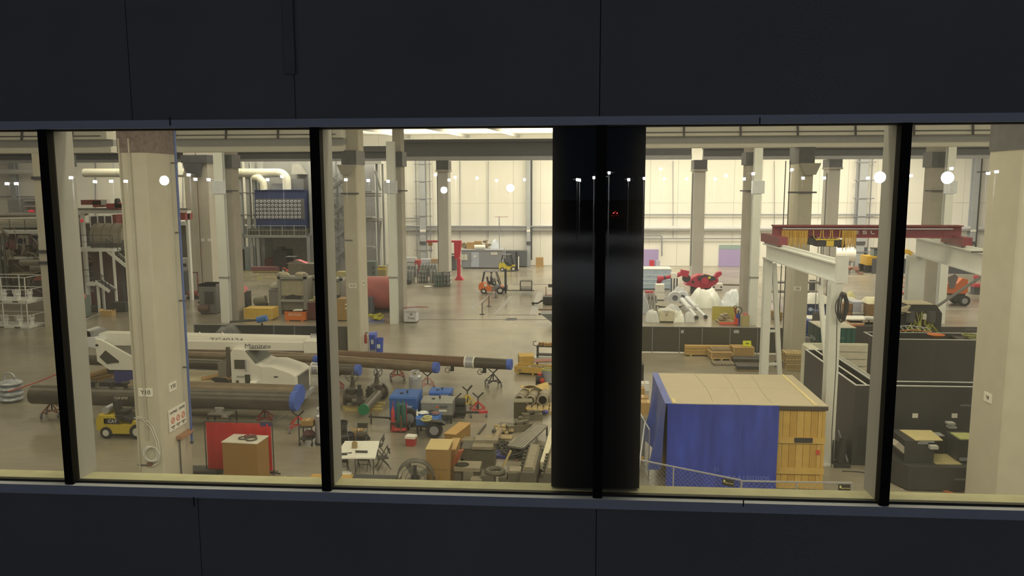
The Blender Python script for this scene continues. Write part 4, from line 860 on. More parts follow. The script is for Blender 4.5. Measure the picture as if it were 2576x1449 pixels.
# ---------------------------------------------------------------- pile of parts left of the dark facade column
x0, x1, Y, h = fb(1305, 1342, 925, 888)
MY2 = M('C29A48', .75, var=.12, scale=5)
crate('open yellow timber crate behind the long low crate', G(1322, 926)+Vc((0, .6, 0)), .9, 1.0, .72, .15, MY2, lid=False)
o = T('long_crate', 'long low yellow crate full of small parts', 'crate', G(1335, 944)+Vc((.2, .5, 0)), -.18)
MB().box(-1.1, 1.1, -.45, -.41, .1, .45).build('side_board', MY2, o); MB().box(-1.1, 1.1, .41, .45, .1, .45).build('side_board', MY2, o); MB().box(-1.1, -1.06, -.41, .41, .1, .45).build('end_board', MY2, o); MB().box(1.06, 1.1, -.41, .41, .1, .45).build('end_board', MY2, o); MB().box(-1.06, 1.06, -.41, .41, .1, .14).build('floor_board', MY2, o)
for k in (-.9, 0, .9): MB().box(k-.06, k+.06, -.45, .45, 0, .1).build('skid', MY2, o)
clutter('small_parts', 'small metal parts filling the long low crate', 'parts', G(1335, 944)+Vc((.2, .5, .14)), 26, (.85, .28, .22), .26, M('9C8C66', .6, var=.3, scale=8), 5)
o = T('service_cart', 'black service cart with cartons on top behind the yellow crates', 'cart', G(1372, 905)+Vc((0, .3, 0)), -.1)
for z in (.25, .8): MB().box(-.55, .55, -.3, .3, z, z+.05).build('tray', MDK, o)
for sx in (-.5, .5):
    for sy in (-.27, .27): MB().box(sx-.03, sx+.03, sy-.03, sy+.03, .1, .82).build('post', MDK, o); MB().cyl((sx, sy-.02, .06), (sx, sy+.02, .06), .06, n=10).build('caster', MDK, o)
MB().tube([(-.55, -.25, .85), (-.75, -.2, .9), (-.78, 0, 1.05), (-.6, .1, 1.1)], .025, 6).build('handle', MDK, o)
carton('tan carton on the black service cart', G(1372, 905)+Vc((.15, .3, .85)), .55, .4, .18, .1); carton('small tan carton beside another on the black cart', G(1372, 905)+Vc((-.28, .35, .85)), .25, .25, .2, .4)
o = T('aluminium_bars', 'bundle of bright aluminium bars on the floor by the black cart', 'metal bars', G(1350, 905), -.15)
for k in range(5): MB().cb((.3, .1+.13*k, .07), 1.9, .09, .09).build('bar', M('D4D0C2', .3, .3), o)
o = T('red_table', 'low table with a dull red top beside the long crate', 'table', G(1372, 935)+Vc((0, .3, 0)), .1); MB().cb((0, 0, .62), 1.3, .7, .05, 0, .0, -.05).build('top', M('96604C', .6), o)
for sx in (-.5, .5):
    for sy in (-.25, .25): MB().box(sx-.03, sx+.03, sy-.03, sy+.03, 0, .6).build('leg', MDK, o)
o = T('pump_drum', 'steel drum pump with a yellow hose by the dark facade column', 'pump', G(1378, 968)+Vc((0, .3, 0))); MB().cyl((0, 0, .1), (0, 0, .75), .34, n=16).build('drum', MGREY, o); MB().torus((0, 0, .8), .28, .035, 'z', 18, 6).build('hose', M('A8A03A', .5), o); MB().box(-.35, .35, -.3, .3, 0, .1).build('base', MDK2, o); MB().cb((-.45, -.1, .3), .2, .2, .6).build('motor', MRED, o)
o = T('gear_motor', 'dark gear motor with a red cover near the steel drum', 'motor', G(1357, 968)); MB().cyl((-.2, 0, .3), (.2, 0, .3), .2, n=12).build('housing', MDK, o); MB().sph((.15, -.15, .28), .15).build('cover', M('B03A2E', .5), o); MB().box(-.2, .2, -.15, .15, 0, .12).build('foot', MDK, o)
pallet('low pallet of small cylinders behind the pipe liners', G(1352, 994)+Vc((0, .4, 0)), 0, 1.3, .9)
for k in range(5):
    one('small_cylinder', MB().cyl((0, 0, 0), (0, 0, .28), .11, n=12), M('8F8464', .5), 'small tan cylinder standing on the low pallet', 'cylinder', G(1352, 994)+Vc((-.1+.17*k, .3+.12*(k % 2), .13)), 0, 'small cylinders on the low pallet')
ML = M('9A8B68', .6, var=.08)
for i, (px, py, qx, qy, r) in enumerate(((1306, 1026, 1320, 1008, .25), (1334, 1027, 1345, 1008, .25), (1365, 1027, 1376, 998, .27))):
    a, b = G(px, py), G(qx, qy); a.z = b.z = r+.14; o = T('pipe_liner', ('tan pipe liner at the pallet edge under the paper', 'tan pipe liner in the middle under the paper sheet', 'tan pipe liner beside the dark facade column')[i], 'pipe', (0, 0, 0)); d = (b-a).normalized()
    pr = MB(); n = 18
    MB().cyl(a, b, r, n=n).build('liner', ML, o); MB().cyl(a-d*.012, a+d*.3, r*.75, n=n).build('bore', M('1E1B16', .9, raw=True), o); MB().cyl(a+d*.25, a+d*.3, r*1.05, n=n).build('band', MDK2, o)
pallet('wide pallet carrying the three pipe liners', G(1345, 1040)+Vc((0, .7, 0)), 0, 2.0, 1.5, .14)
g = [[(-.7+1.4*j/7, -.35+.7*i/5, .02+.16*math.sin(j*.7)*math.cos(i*.8)) for j in range(8)] for i in range(6)]
one('kraft_paper', MB().sheet(g, .012), M('C9A75E', .8), 'creased sheet of tan paper over the pipe liners', 'paper', G(1345, 1008)+Vc((0, 0, .72)), .1)
g = [[(-.6+1.2*j/7, -.2+.4*i/5, .03+.09*math.sin(j*1.3)*math.cos(i*1.1)) for j in range(8)] for i in range(6)]
one('torn_paper', MB().sheet(g, .012), M('BC9850', .8), 'torn tan paper on the floor below the liners', 'paper', G(1345, 1042)+Vc((0, 0, .16)), -.2)
one('blue_bag', MB().sph((0, 0, .1), .17, .12, .1, 10, 6, .15), M('4A4A86', .6), 'small blue bag beside the torn paper', 'bag', G(1371, 1044)+Vc((0, 0, .06)))
o = T('steel_box', 'upright rusty dark steel box in front of the pipe liners', 'steel box', G(1307, 1053)+Vc((0, .25, 0)), .1); MB().box(-.28, .28, -.2, .35, 0, .75).build('body', M('50472F', .6), o); MB().box(-.3, .6, -.22, .4, .75, .8).build('top_plate', M('7D7252', .6), o)
for k in range(5):
    rn = random.Random(k+30); one('steel_block', MB().cb((0, 0, .16), .5+.1*k, .35, .3, .1*k).cb((.1, .1, .36), .3, .22, .14, .3), M('6B6146', .6, var=.2), ('flat steel block in front of the rusty box', 'stepped steel block beside the rusty box', 'broad steel block before the torn paper', 'steel block left of the big grating', 'steel block between the small grating and the rusty box')[k], 'steel block', (G(1318, 1065), G(1328, 1056), G(1345, 1056), G(1315, 1082), G(1300, 1085))[k])
# gratings
def grating(label, pts, z0, z1, bars, mat, th=.08):
    a, b, c, d = [G(p[0], p[1], z) for p, z in zip(pts, (z0, z0, z1, z1))]; o = T('steel_grating', label, 'grating', (0, 0, 0))
    for i in range(bars):
        t = (i+.5)/bars; p = a+(b-a)*t; q = d+(c-d)*t; MB().bar(p, q, (b-a).length/bars*.72, th*.7).build('slat', mat, o)
    for p, q in ((a, b), (d, c)): MB().bar(p, q, .06, th).build('end_bar', mat, o)
    for p, q in ((a, d), (b, c)): MB().bar(p, q, .06, th*1.2).build('side_bar', mat, o)
    for p in (a, b, c, d): MB().bar((p.x, p.y, 0), p, .08).build('support_block', MDK2, o)
grating('long ribbed steel grating laid over the scrap pile', [(1278, 1122), (1316, 1128), (1376, 1072), (1350, 1066)], .5, .42, 6, M('857C62', .5, .2))
grating('small ribbed steel plate at the back of the scrap pile', [(1240, 1082), (1280, 1084), (1290, 1066), (1258, 1064)], .12, .12, 7, M('7E7760', .5, .2))
a, b = G(1242, 1110, .2), G(1258, 1082, .35); one('concrete_pipe_core', MB().cyl(a, b, .13, n=14), M('97815C', .7), 'tan tube lying across the flat cardboard', 'tube')
one('flat_cardboard', MB().cb((0, 0, .05), .9, .7, .06, .1), M('A08A5C', .8), 'flat cardboard sheet under the tan tube', 'cardboard', G(1228, 1106)); one('flat_cardboard', MB().cb((0, 0, .05), .8, .5, .06, -.1), M('A38C5E', .8), 'flat cardboard sheet right of the tan tube', 'cardboard', G(1266, 1102))
clutter('paper_scraps', 'crumpled paper scraps beside the tan tube', 'paper', G(1268, 1088), 14, (.35, .25, .2), .3, M('A8905C', .8), 8)
a, b = G(1188, 1112, .05), G(1222, 1068, .05); one('rail_pair', MB().bar(a, b, .06, .06), MDK2, 'thin dark rail lying beside the cardboard', 'rail')
one('white_sack', MB().sph((0, 0, .12), .4, .3, .13, 10, 6, .15), M('C4BCA6', .7), 'pale cloth sack on the cable pile', 'sack', G(1218, 1124))
def cables(label, px, py, n, R, hgt, mat, seed):
    rn = random.Random(seed); mb = MB()
    for _ in range(n):
        a = rn.uniform(0, 6.3); c = Vc((rn.uniform(-R, R), rn.uniform(-R, R)*.55, 0)); r = rn.uniform(.15, .5)*R
        pts = [(c.x+r*math.cos(a+t*2.2)*(1+.2*t), c.y+r*.7*math.sin(a+t*2.2), .03+hgt*rn.uniform(.1, 1)*max(0, 1-(c.x/R)**2*.6)) for t in frange(0, 2.2, 7)]
        mb.tube(pts, .022, 4)
    return stuff(one('cable_heap', mb, mat, label, 'cables', G(px, py)))
cables('tangled heap of dark cables below the long grating', 1322, 1148, 80, .75, .35, M('57503F', .6), 4); cables('tangled heap of cables on the blue pallet', 1250, 1128, 60, .55, .35, M('4E483A', .6), 9)
pallet('blue plastic pallet under the tangled cables', G(1245, 1152)+Vc((0, .3, 0)), -.2, 1.2, .7, .12, M('3C3A66', .6), 'blue_pallet')
one('pink_tag', MB().cb((0, 0, .02), .1, .1, .03), M('C07A72', .6), 'small pink tag on the cable heap', 'tag', G(1300, 1160)+Vc((0, 0, .02)))
# dark castings near the sill
MCAST = M('5A523E', .65, var=.25, scale=5); MCT = M('8A7C5C', .7, var=.2, scale=5)
def casting(label, px, py, parts, rz=0):
    o = T('iron_casting', label, 'casting', G(px, py), rz)
    for nm, c, s_, m in parts: MB().cb(c, *s_).build(nm, m, o)
    return o
casting('stepped dark iron casting beside the blue pallet', 1202, 1178, (('block', (0, .4, .4), (1.3, .9, .8), MCAST), ('step', (.2, .1, .86), (.8, .5, .12), MCT), ('lug', (-.7, .2, .2), (.3, .5, .4), MCAST), ('shelf', (.3, .5, .98), (.9, .4, .12), MCT)))
casting('dark iron casting behind the orange board', 1187, 1152, (('block', (0, .4, .3), (1.2, .6, .6), MCAST), ('top', (0, .4, .64), (1.1, .5, .08), MCT), ('rib', (.3, .3, .75), (.4, .3, .14), MCT)))
o = casting('flat iron casting with a dark oval hollow', 1168, 1222, (('table', (.1, .35, .62), (.95, .75, .14), MCT), ('side', (.45, .35, .28), (.25, .6, .55), MCAST), ('side', (-.25, .35, .28), (.25, .6, .55), MCAST)))
MB().lathe([(.27, .69), (.27, .70)], (-.12, .3, 0), 18).build('oval_hollow', M('2A261E', .8, raw=True), o)
o = casting('arched iron casting with a leaning plank', 1240, 1232, (('cradle', (-.2, .3, .26), (.5, .6, .5), MCAST), ('cradle', (.35, .3, .24), (.3, .6, .46), MCAST), ('foot', (-.6, .1, .2), (.4, .4, .4), MCT)))
MB().torus((.05, .4, .55), .3, .09, 'z', 16, 6).build('ring_seat', MCAST, o)
a, b = G(1262, 1180, .03), G(1285, 1134, .75); one('plank', MB().bar(a, b, .16, .05), M('C9AE6C', .7), 'pale plank leaning over the arched casting', 'plank')
casting('boxy iron casting with rounded shoulder by the arched one', 1288, 1232, (('block', (.1, .3, .3), (.5, .6, .6), MCAST), ('top', (.1, .3, .64), (.42, .5, .1), MCT), ('wing', (-.25, .1, .15), (.25, .4, .3), MCT)))
for i, (px, py, qx, qy, w_) in enumerate(((1328, 1238, 1345, 1168, .7), (1386, 1240, 1398, 1176, .7))):
    a, b = G(px, py), G(qx, qy); o = T('die_block', ('long wedge shaped die block with a notched edge', 'notched die block half hidden by the dark facade column')[i], 'die block', a, math.atan2(b.y-a.y, b.x-a.x)-PI/2); L = (b-a).length
    MB().prism([(-.3, 0), (.3, 0), (.3, .55), (.22, .72), (-.22, .72), (-.3, .55)], 'y', 0, L).build('block', MCAST, o); MB().prism([(-.22, .72), (.22, .72), (.14, .84), (-.14, .84)], 'y', .25, L-.05).build('crown', MCT, o)
    for k in range(7): MB().cb((-.32, .2+k*L/7.5, .6), .1, .08, .12).build('tooth', MCAST, o)
a, b = G(1366, 1164, .55), G(1392, 1078, .55); a2_ = a-Vc((0, 0, .55)); o = T('cream_beam', 'long cream painted steel channel by the dark facade column', 'steel beam', (0, 0, 0)); MB().bar(a-Vc((0, 0, .12)), b-Vc((0, 0, .12)), .22, .3).build('channel', M('D3C392', .6), o)
for p in (a+(b-a)*.1, a+(b-a)*.9): MB().box(p.x-.1, p.x+.1, p.y-.1, p.y+.1, 0, .28).build('block', MDK2, o)
a, b = G(1356, 1192), G(1360, 1168); one('thin_batten', MB().bar((a.x, a.y, .03), (b.x, b.y, .4), .05, .04), M('C9AE6C', .7), 'thin pale batten propped near the die blocks', 'batten')
one('white_tube', MB().cyl((0, 0, .06), (.3, .5, .06), .06, n=10), MWT, 'short white plastic tube on the floor by the sill', 'tube', G(1168, 1236))
for px, nm in ((1072, 'by the drum fan'), (1112, 'below the tall carton')): one('timber_block', MB().cb((0, 0, .12), .32, .2, .24), M('C9B56E', .7), 'pale timber block on the floor '+nm, 'timber block', G(px, 1236))
# things on the floor behind, at the left edge of the dark column
o = T('tow_arm', 'dark bent tow arm reaching from behind the dark facade column', 'tow bar', (0, 0, 0)); MB().tube([G(1341, 763, .15), G(1353, 763, .2), G(1362, 757, .35), G(1376, 754, .4), G(1400, 755, .4)], .09, 6).build('arm', MDK2, o); MB().sph(G(1341, 763, .15), .14).build('knuckle', MDK, o)
o = T('machine_bed', 'dark machine bed corner beyond the tow arm', 'machine', G(1382, 768)); MB().box(-.6, 1.6, 0, 1.2, .1, .75).build('bed', MDK, o); MB().box(-.4, 1.4, .2, 1, 0, .1).build('base', MDK, o)
for q, w_ in ((780, .6), (791, 1.6)): one('floor_bar', MB().cb((.6, 0, .05), 2.4, .1, .1), M('7C5C44' if q == 780 else '4A463A', .6), ('rusty flat bar on the floor' if q == 780 else 'dark flat bar on the floor')+' beside the facade column', 'steel bar', G(1372, q))
o = T('steel_hopper', 'grey wedge shaped hopper nose beside the facade column', 'hopper', G(1384, 822)); MB().prism([(-.75, 1.0), (1.5, 1.0), (1.5, .3), (.1, .35)], 'y', 0, 1.4).build('hopper', M('6E6C60', .5), o); MB().box(.2, 1.2, .2, 1.2, 0, .34).build('stand', MDK, o)
o = T('red_frame_cart', 'small faded red framed cart by the far floor trench', 'cart', G(1384, 752)); 
for sx in (-.4, .4): MB().box(sx-.04, sx+.04, 0, .08, 0, 1.2).build('post', M('A8735C', .6), o)
MB().box(-.5, .6, 0, .6, .3, .4).build('deck', M('A8735C', .6), o); MB().box(-.2, .5, .1, .5, 1.1, 1.4).build('lamp_box', MDK2, o)
# ---------------------------------------------------------------- casting machine, racks and platforms at the left
def railing(par, pts, h, mat, r=.03, mid=True):
    for a, b in zip(pts, pts[1:]):
        a, b = Vc(a), Vc(b); n = max(1, int((b-a).length/1.4))
        MB().bar(a+Vc((0, 0, h)), b+Vc((0, 0, h)), r*1.4).build('handrail', mat, par)
        if mid: MB().bar(a+Vc((0, 0, h*.5)), b+Vc((0, 0, h*.5)), r).build('mid_rail', mat, par)
        for i in range(n+1): p = a+(b-a)*i/n; MB().bar(p, p+Vc((0, 0, h)), r*1.4).build('rail_post', mat, par)
def stairs(par, a, b, wd, mat, rail=MDK, steps=10):
    "flight from a up to b (both centre points), treads across y"
    a, b = Vc(a), Vc(b); d = b-a
    for sy in (-wd/2, wd/2): MB().bar(a+Vc((0, sy, 0)), b+Vc((0, sy, 0)), .06, .28).build('stringer', mat, par)
    t = MB()
    for i in range(steps): p = a+d*(i+.5)/steps; t.cb(p, abs(d.x)/steps*1.1+.05, wd, .04)
    stuff(t.build('treads', rail, par))
    if rail:
        MB().bar(a+Vc((0, -wd/2, 1)), b+Vc((0, -wd/2, 1)), .05).build('handrail', rail, par); MB().bar(a+Vc((0, -wd/2, .5)), b+Vc((0, -wd/2, .5)), .04).build('mid_rail', rail, par)
        for i in range(5): p = a+d*i/4+Vc((0, -wd/2, 0)); MB().bar(p, p+Vc((0, 0, 1)), .04).build('rail_post', rail, par)
# stacked white racks with castings
ML2 = M('DCD4BA', .5, var=.04)
p = G(72, 828); q = G(117, 817); ang = math.atan2(q.y-p.y, q.x-p.x)-PI/2
def rack(label, z):
    o = T('stacking_rack', label, 'rack', (p.x, p.y, z), ang); L, D, Hh = 4.2, (q-p).length, 2.0
    MB().box(-L, 0, 0, D, .02, .2).build('base_tray', ML2, o)
    for x in (-L, -L/2, -.06):
        for y in (0, D-.06): MB().box(x, x+.06, y, y+.06, 0, Hh).build('post', ML2, o)
    for zz in (1.0, Hh-.05):
        for y in (0, D-.05): MB().box(-L, 0, y, y+.05, zz, zz+.05).build('rail', ML2, o)
        for x in (-L, -.05): MB().box(x, x+.05, 0, D, zz, zz+.05).build('side_rail', ML2, o)
    for x in (-1.2, -2.6): MB().box(x, x+.5, -.004, 0, .05, .15).build('fork_slot', MDK, o)
    return o
for i, z in enumerate((0, 2.0)):
    r = rack(('white tube stacking rack standing on the floor', 'white tube stacking rack stacked on top of another')[i], z)
    for k in range(7):
        m = MB().lathe([(.2, 0), (.16, .3), (.24, .42), (.12, .55), (.15, .62)], n=8)
        for j in range(4): m.cb((.18*math.cos(j*1.57), .18*math.sin(j*1.57), .6), .08, .08, .25, j)
        c = Mx.Rotation(ang, 4, 'Z') @ Vc((-.45-.6*k, (.45 if k % 2 else .95), 0))
        one('funnel_casting', m, M('D6CDAF', .5), 'pale funnel shaped casting on the %s white rack' % ('lower', 'upper')[i], 'casting', (p.x+c.x, p.y+c.y, z+.2), k, 'castings on the white racks')
# main casting machine mass
Ym = G(60, 745).y
XM = lambda px, dy=0: xat(px, 650, Ym+dy); ZM = lambda py, dy=0: zat(100, py, Ym+dy)
mc = T('casting_machine', 'huge dark casting machine with platforms behind the white racks', 'machine', (0, 0, 0))
MDM = M('5A4C3E', .6, var=.35, scale=1.5); MRM = M('6E3A32', .6, var=.25, scale=1.5); MTK = M('8F8264', .5, var=.15, scale=1.2)
MB().box(XM(-80), XM(118), Ym, Ym+6, 0, ZM(640)).build('press_body', MDM, mc); MB().box(XM(10), XM(112), Ym+.6, Ym+5, ZM(640), ZM(588)).build('upper_press', MDM, mc)
MB().box(XM(-80), XM(118), Ym-.3, Ym+5.5, ZM(652), ZM(645)).build('lower_walkway', ML2, mc); MB().box(XM(-40), XM(112), Ym-.3, Ym+5.5, ZM(588), ZM(580)).build('upper_walkway', ML2, mc)
railing(mc, [(XM(-40), Ym-.25, ZM(580)), (XM(112), Ym-.25, ZM(580))], 1.1, MDK2)
MB().cyl((XM(-20), Ym+1.2, ZM(563)), (XM(95), Ym+1.2, ZM(560)), .55, n=16).build('accumulator', M('A89C78', .45), mc); MB().cyl((XM(-20), Ym+2.6, ZM(548)), (XM(100), Ym+2.6, ZM(548)), .45, n=14).build('accumulator', M('7C735C', .45), mc)
for k, (a, b, z) in enumerate(((60, 118, 660), (85, 125, 672))): MB().cyl((XM(a), Ym-.4, ZM(z)), (XM(b), Ym-.4, ZM(z)), .38, n=14).build('hydraulic_cylinder', M('978C70', .35, .4), mc)
for k in range(7): MB().tube([(XM(20+k*8), Ym-.5, ZM(700)), (XM(24+k*7), Ym-.7, ZM(690)), (XM(40+k*9), Ym-.6, ZM(686)), (XM(95+k*4), Ym-.4, ZM(683-k))], .07, 5).build('hose', M('8E8260', .5), mc)
for px, z0, z1 in ((6, 800, 585), (18, 745, 585), (107, 650, 600)): MB().box(XM(px), XM(px+5), Ym-.5, Ym-.2, max(0, ZM(z0)), ZM(z1)).build('support_post', ML2 if px > 100 else M('6A6656', .5), mc)
for k in range(9):
    rn = random.Random(k+50); MB().cb((XM(20+rn.random()*85), Ym-.15, ZM(595+rn.random()*40)), rn.uniform(.5, 1.4), .5, rn.uniform(.4, 1)).build('press_block', (MDM, MRM, MTK)[k % 3], mc)
MB().box(XM(-40), XM(110), Ym+4, Ym+6, ZM(545), ZM(500)).build('rear_frame', M('8B8470', .6, var=.15), mc); MB().sph((XM(25), Ym+3.7, ZM(535)), .32, .25, .16).build('red_beacon', M('C83030', .4, emit=.35), mc)
for q in (505, 520, 533): MB().box(XM(5), XM(112), Ym+3.8, Ym+4, ZM(q+4), ZM(q)).build('frame_rail', M('A59C82', .6), mc)
pw2 = MB(); rn = random.Random(77)
for k in range(70):
    x = XM(rn.uniform(-60, 116)); z = rn.uniform(.5, ZM(590)); q = (x+rn.choice((0, 0, rn.uniform(-2, 2))), Ym-.1-rn.random()*.5, max(.2, z+rn.uniform(-1.5, 1.5))); pw2.tube([(x, Ym-.1-rn.random()*.4, z), q], rn.uniform(.04, .12), 5)
stuff(pw2.build('pipework', M('8A7A5E', .5, var=.4, scale=3), mc))
MB().box(XM(-60), XM(114), Ym+2, Ym+6, ZM(590), ZM(545)).build('rear_block', M('5C5444', .6, var=.3, scale=1.2), mc)
# second machine: red manipulators, tank, platform, stairs
Yn = G(260, 800).y+4
XN = lambda px, dy=0: xat(px, 650, Yn+dy); ZN = lambda py, dy=0: zat(250, py, Yn+dy)
pf = T('furnace_platform', 'white steel platform with stairs around a beige tank', 'platform', (0, 0, 0))
MB().box(XN(186), XN(290), Yn, Yn+3, ZN(633), ZN(625)).build('deck', ML2, pf)
railing(pf, [(XN(186), Yn, ZN(625)), (XN(286), Yn, ZN(625))], 1.15, MDK)
for px, yb in ((216, 735), (252, 745), (284, 745)): MB().box(XN(px), XN(px+4), Yn-.1, Yn+.1, 0, ZN(628)).build('support_post', ML2, pf)
stairs(pf, (XN(322), Yn+.6, ZN(676)), (XN(268), Yn+.6, ZN(630)), 1.0, ML2); stairs(pf, (XN(292), Yn-.8, ZN(728)), (XN(257), Yn-.8, ZN(704)), 1.0, ML2)
MB().box(XN(236), XN(258), Yn-1.4, Yn+.2, ZN(714), ZN(706)).build('landing', ML2, pf); railing(pf, [(XN(226), Yn-1.4, ZN(706)), (XN(257), Yn-1.4, ZN(706))], 1.1, MDK)
for px in (231, 258): MB().box(XN(px), XN(px+4), Yn-1.2, Yn-1.0, 0, ZN(712)).build('support_post', ML2, pf)
tk = T('holding_furnace', 'beige rounded furnace tank above the white platform', 'furnace', (0, 0, 0)); MB().cyl((XN(214), Yn+2, ZN(598)), (XN(294), Yn+2, ZN(598)), 1.15, n=20).build('tank', M('8A7D5E', .55, var=.15), tk); MB().box(XN(212), XN(296), Yn+1, Yn+3.4, ZN(633), ZN(606)).build('saddle', M('4F493B', .6, var=.2), tk)
for k in range(4): MB().torus((XN(222+k*22), Yn+2, ZN(598)), 1.17, .05, 'x', 20, 5).build('band', M('6E644A', .5), tk)
for px in (225, 280): MB().box(XN(px), XN(px+8), Yn+1.4, Yn+2.6, 0, ZN(633)).build('leg', MDK2, tk)
MB().box(XN(205), XN(300), Yn+1.5, Yn+4, 0, ZN(640)).build('base_casing', M('57392F', .6, var=.3), tk)
gt = T('overhead_gantry', 'cream overhead beam carrying red manipulator arms', 'gantry', (0, 0, 0)); Yo = Yn+6; Xo = lambda px: xat(px, 520, Yo); Zo = lambda py: zat(250, py, Yo)
MB().box(Xo(180), Xo(470), Yo, Yo+.8, Zo(537), Zo(530)).build('beam', ML2, gt); MB().box(Xo(180), Xo(470), Yo+.1, Yo+.7, Zo(529), Zo(524)).build('rail', M('7F7A62', .5), gt)
for px in (196, 320, 462): MB().box(Xo(px), Xo(px+6), Yo+.2, Yo+.6, 0, Zo(537)).build('leg', ML2, gt)
for a, b, q0, q1, m in ((209, 256, 515, 503, M('8E3A34', .5)), (238, 256, 521, 505, M('A0403A', .5)), (272, 304, 525, 512, M('A83E3C', .5)), (292, 304, 523, 510, M('C23A40', .5)), (435, 468, 553, 535, M('8E3A34', .5))):
    mo = MB().box(Xo(a), Xo(b), Yo-.3, Yo+1.2, Zo(q0), Zo(q1)).build('manipulator', m, gt)
MB().cb((Xo(262), Yo+.2, Zo(509)), .7, .6, .5).build('motor', ML2, gt); MB().cyl((Xo(296), Yo-.2, Zo(507)), (Xo(303), Yo-.2, Zo(507)), .3, n=12).build('drum', MDK, gt)
ro = T('casting_robot', 'dark robot cluster with pipes hanging under the cream beam', 'robot', (0, 0, 0)); Yr = Yo-1
MB().box(xat(225, 560, Yr), xat(285, 560, Yr), Yr, Yr+1.5, zat(250, 575, Yr), zat(250, 545, Yr)).build('body', M('55504A', .6, var=.3), ro); MB().box(xat(284, 560, Yr), xat(296, 560, Yr), Yr-.2, Yr+1, zat(250, 578, Yr), zat(250, 540, Yr)).build('red_column', M('7C3630', .6), ro)
for px in (227, 246, 264, 282): MB().cyl((xat(px, 560, Yr-.3), Yr-.3, zat(px, 572, Yr)), (xat(px, 560, Yr-.3), Yr-.3, zat(px, 540, Yr)), .06, n=6).build('pipe', ML2, ro)
MB().box(xat(235, 560, Yr), xat(250, 560, Yr), Yr+.2, Yr+1.2, 0, zat(250, 575, Yr)).build('column', MDK, ro)
one('signal_lamp', MB().sph((0, 0, 0), .16), M('C83030', .4, emit=.4), 'small red signal lamp near the cream beam', 'lamp', V(206, 555, Yo-.4))
x0, x1, Y, h = fb(181, 202, 700, 500); o = T('vertical_conduit_rack', 'dark vertical cable drag frame behind the concrete column', 'cable frame', (0, 0, 0))
for px in (184, 189): MB().box(xat(px, 540, Yn-1), xat(px+3, 540, Yn-1), Yn-1, Yn-.8, 0, zat(px, 502, Yn-1)).build('rail', M('4B4238', .6), o)
bk = T('casting_cell', 'dark cluttered casting cell standing behind the white platform', 'machine', (0, 0, 0)); Yk = Yn+15; XKc = lambda p: xat(p, 600, Yk); ZKc = lambda q: zat(250, q, Yk)
MB().box(XKc(183), XKc(330), Yk, Yk+4, 0, ZKc(562)).build('cell_body', M('5E5646', .6, var=.35, scale=1.0), bk);
bk2 = T('casting_cell', 'dark casting cell with a cream beam beyond the blue air pipe', 'machine', (0, 0, 0)); MB().box(XKc(436), XKc(474), Yk, Yk+3, 0, ZKc(566)).build('cell_body', M('57523F', .6, var=.35, scale=1.0), bk2); MB().box(XKc(436), XKc(474), Yk-.5, Yk+3, ZKc(566), ZKc(556)).build('cream_beam', ML2, bk2)
pw2 = MB()
for k in range(60):
    x = XKc(rn.uniform(186, 325)); z = rn.uniform(.5, ZKc(548)); pw2.tube([(x, Yk-.2-rn.random(), z), (x+rn.choice((0, rn.uniform(-3, 3))), Yk-.2-rn.random(), max(.2, z+rn.uniform(-2, 2)))], rn.uniform(.04, .14), 5)
stuff(pw2.build('pipework', M('7C6E54', .5, var=.4, scale=3), bk))
for k in range(10): MB().cb((XKc(rn.uniform(190, 320)), Yk-.4, rn.uniform(1, ZKc(600))), rn.uniform(.6, 2), .7, rn.uniform(.4, 1.4)).build('machine_block', (MRM, MDM, MTK, M('4E5648', .6))[k % 4], bk)
# low red and dark boxes at the stair foot
for lab, l, r, yb, yt, m in (('brick red control cabinet below the stair flight', 262, 284, 762, 740, M('8A3A34', .6)), ('tall red furnace casing under the platform', 236, 282, 770, 735, M('7A3630', .6)), ('round red vessel left of the stair foot', 213, 229, 768, 735, M('7C4038', .6)), ('white lamp panel at the stair foot', 281, 290, 756, 726, ML2), ('dark machine block right of the stair foot', 268, 316, 785, 762, MDK), ('dark low machine base by the column', 205, 240, 785, 772, MDK2)):
    x0, x1, Y, h = fb(l, r, yb, yt); o = T('machine_cabinet', lab, 'cabinet', ((x0+x1)/2, Y+.5, 0)); w2 = (x1-x0)/2
    if 'round' in lab: MB().cyl((0, 0, .1), (0, 0, h), w2, n=16).build('vessel', m, o)
    else: MB().box(-w2, w2, -.5, .5, .1, h).build('casing', m, o); MB().box(-w2*.8, w2*.8, -.52, -.5, .25, h*.8).build('panel', m, o)
    MB().box(-w2*.8, w2*.8, -.4, .4, 0, .1).build('plinth', MDK, o)
carton('open tan carton on the floor under the stairs', G(265, 796)+Vc((0, .4, 0)), 1.0, .7, .45, .05, M('B08C4E', .8), open_=True)
one('orange_tarp', MB().sph((0, 0, .3), .5, .4, .3, 10, 6, .15), M('B5694C', .6), 'orange cloth draped on the green machine box', 'tarp', V(201, 745, G(195, 803).y)-Vc((0, 0, .3)))
x0, x1, Y, h = fb(193, 207, 803, 738); o = T('green_machine', 'grey green machine box beside the white post', 'machine', ((x0+x1)/2, Y, 0)); MB().box(-(x1-x0)/2, (x1-x0)/2, .1, 1.3, .1, h-.3).build('casing', M('5F6652', .6), o); MB().box(-.2, .2, .2, 1.1, 0, .1).build('base', MDK, o); MB().box(-(x1-x0)/2, (x1-x0)/2, .1, .12, h*.5, h*.55).build('seam', MDK, o)
one('orange_cover', MB().prism([(-1, 0), (1, 0), (.8, .35), (-.5, .5)], 'y', 0, .8), M('A5644A', .6), 'orange cover on the hoses behind the racks', 'cover', (XM(122), Ym-1.2, ZM(702)))
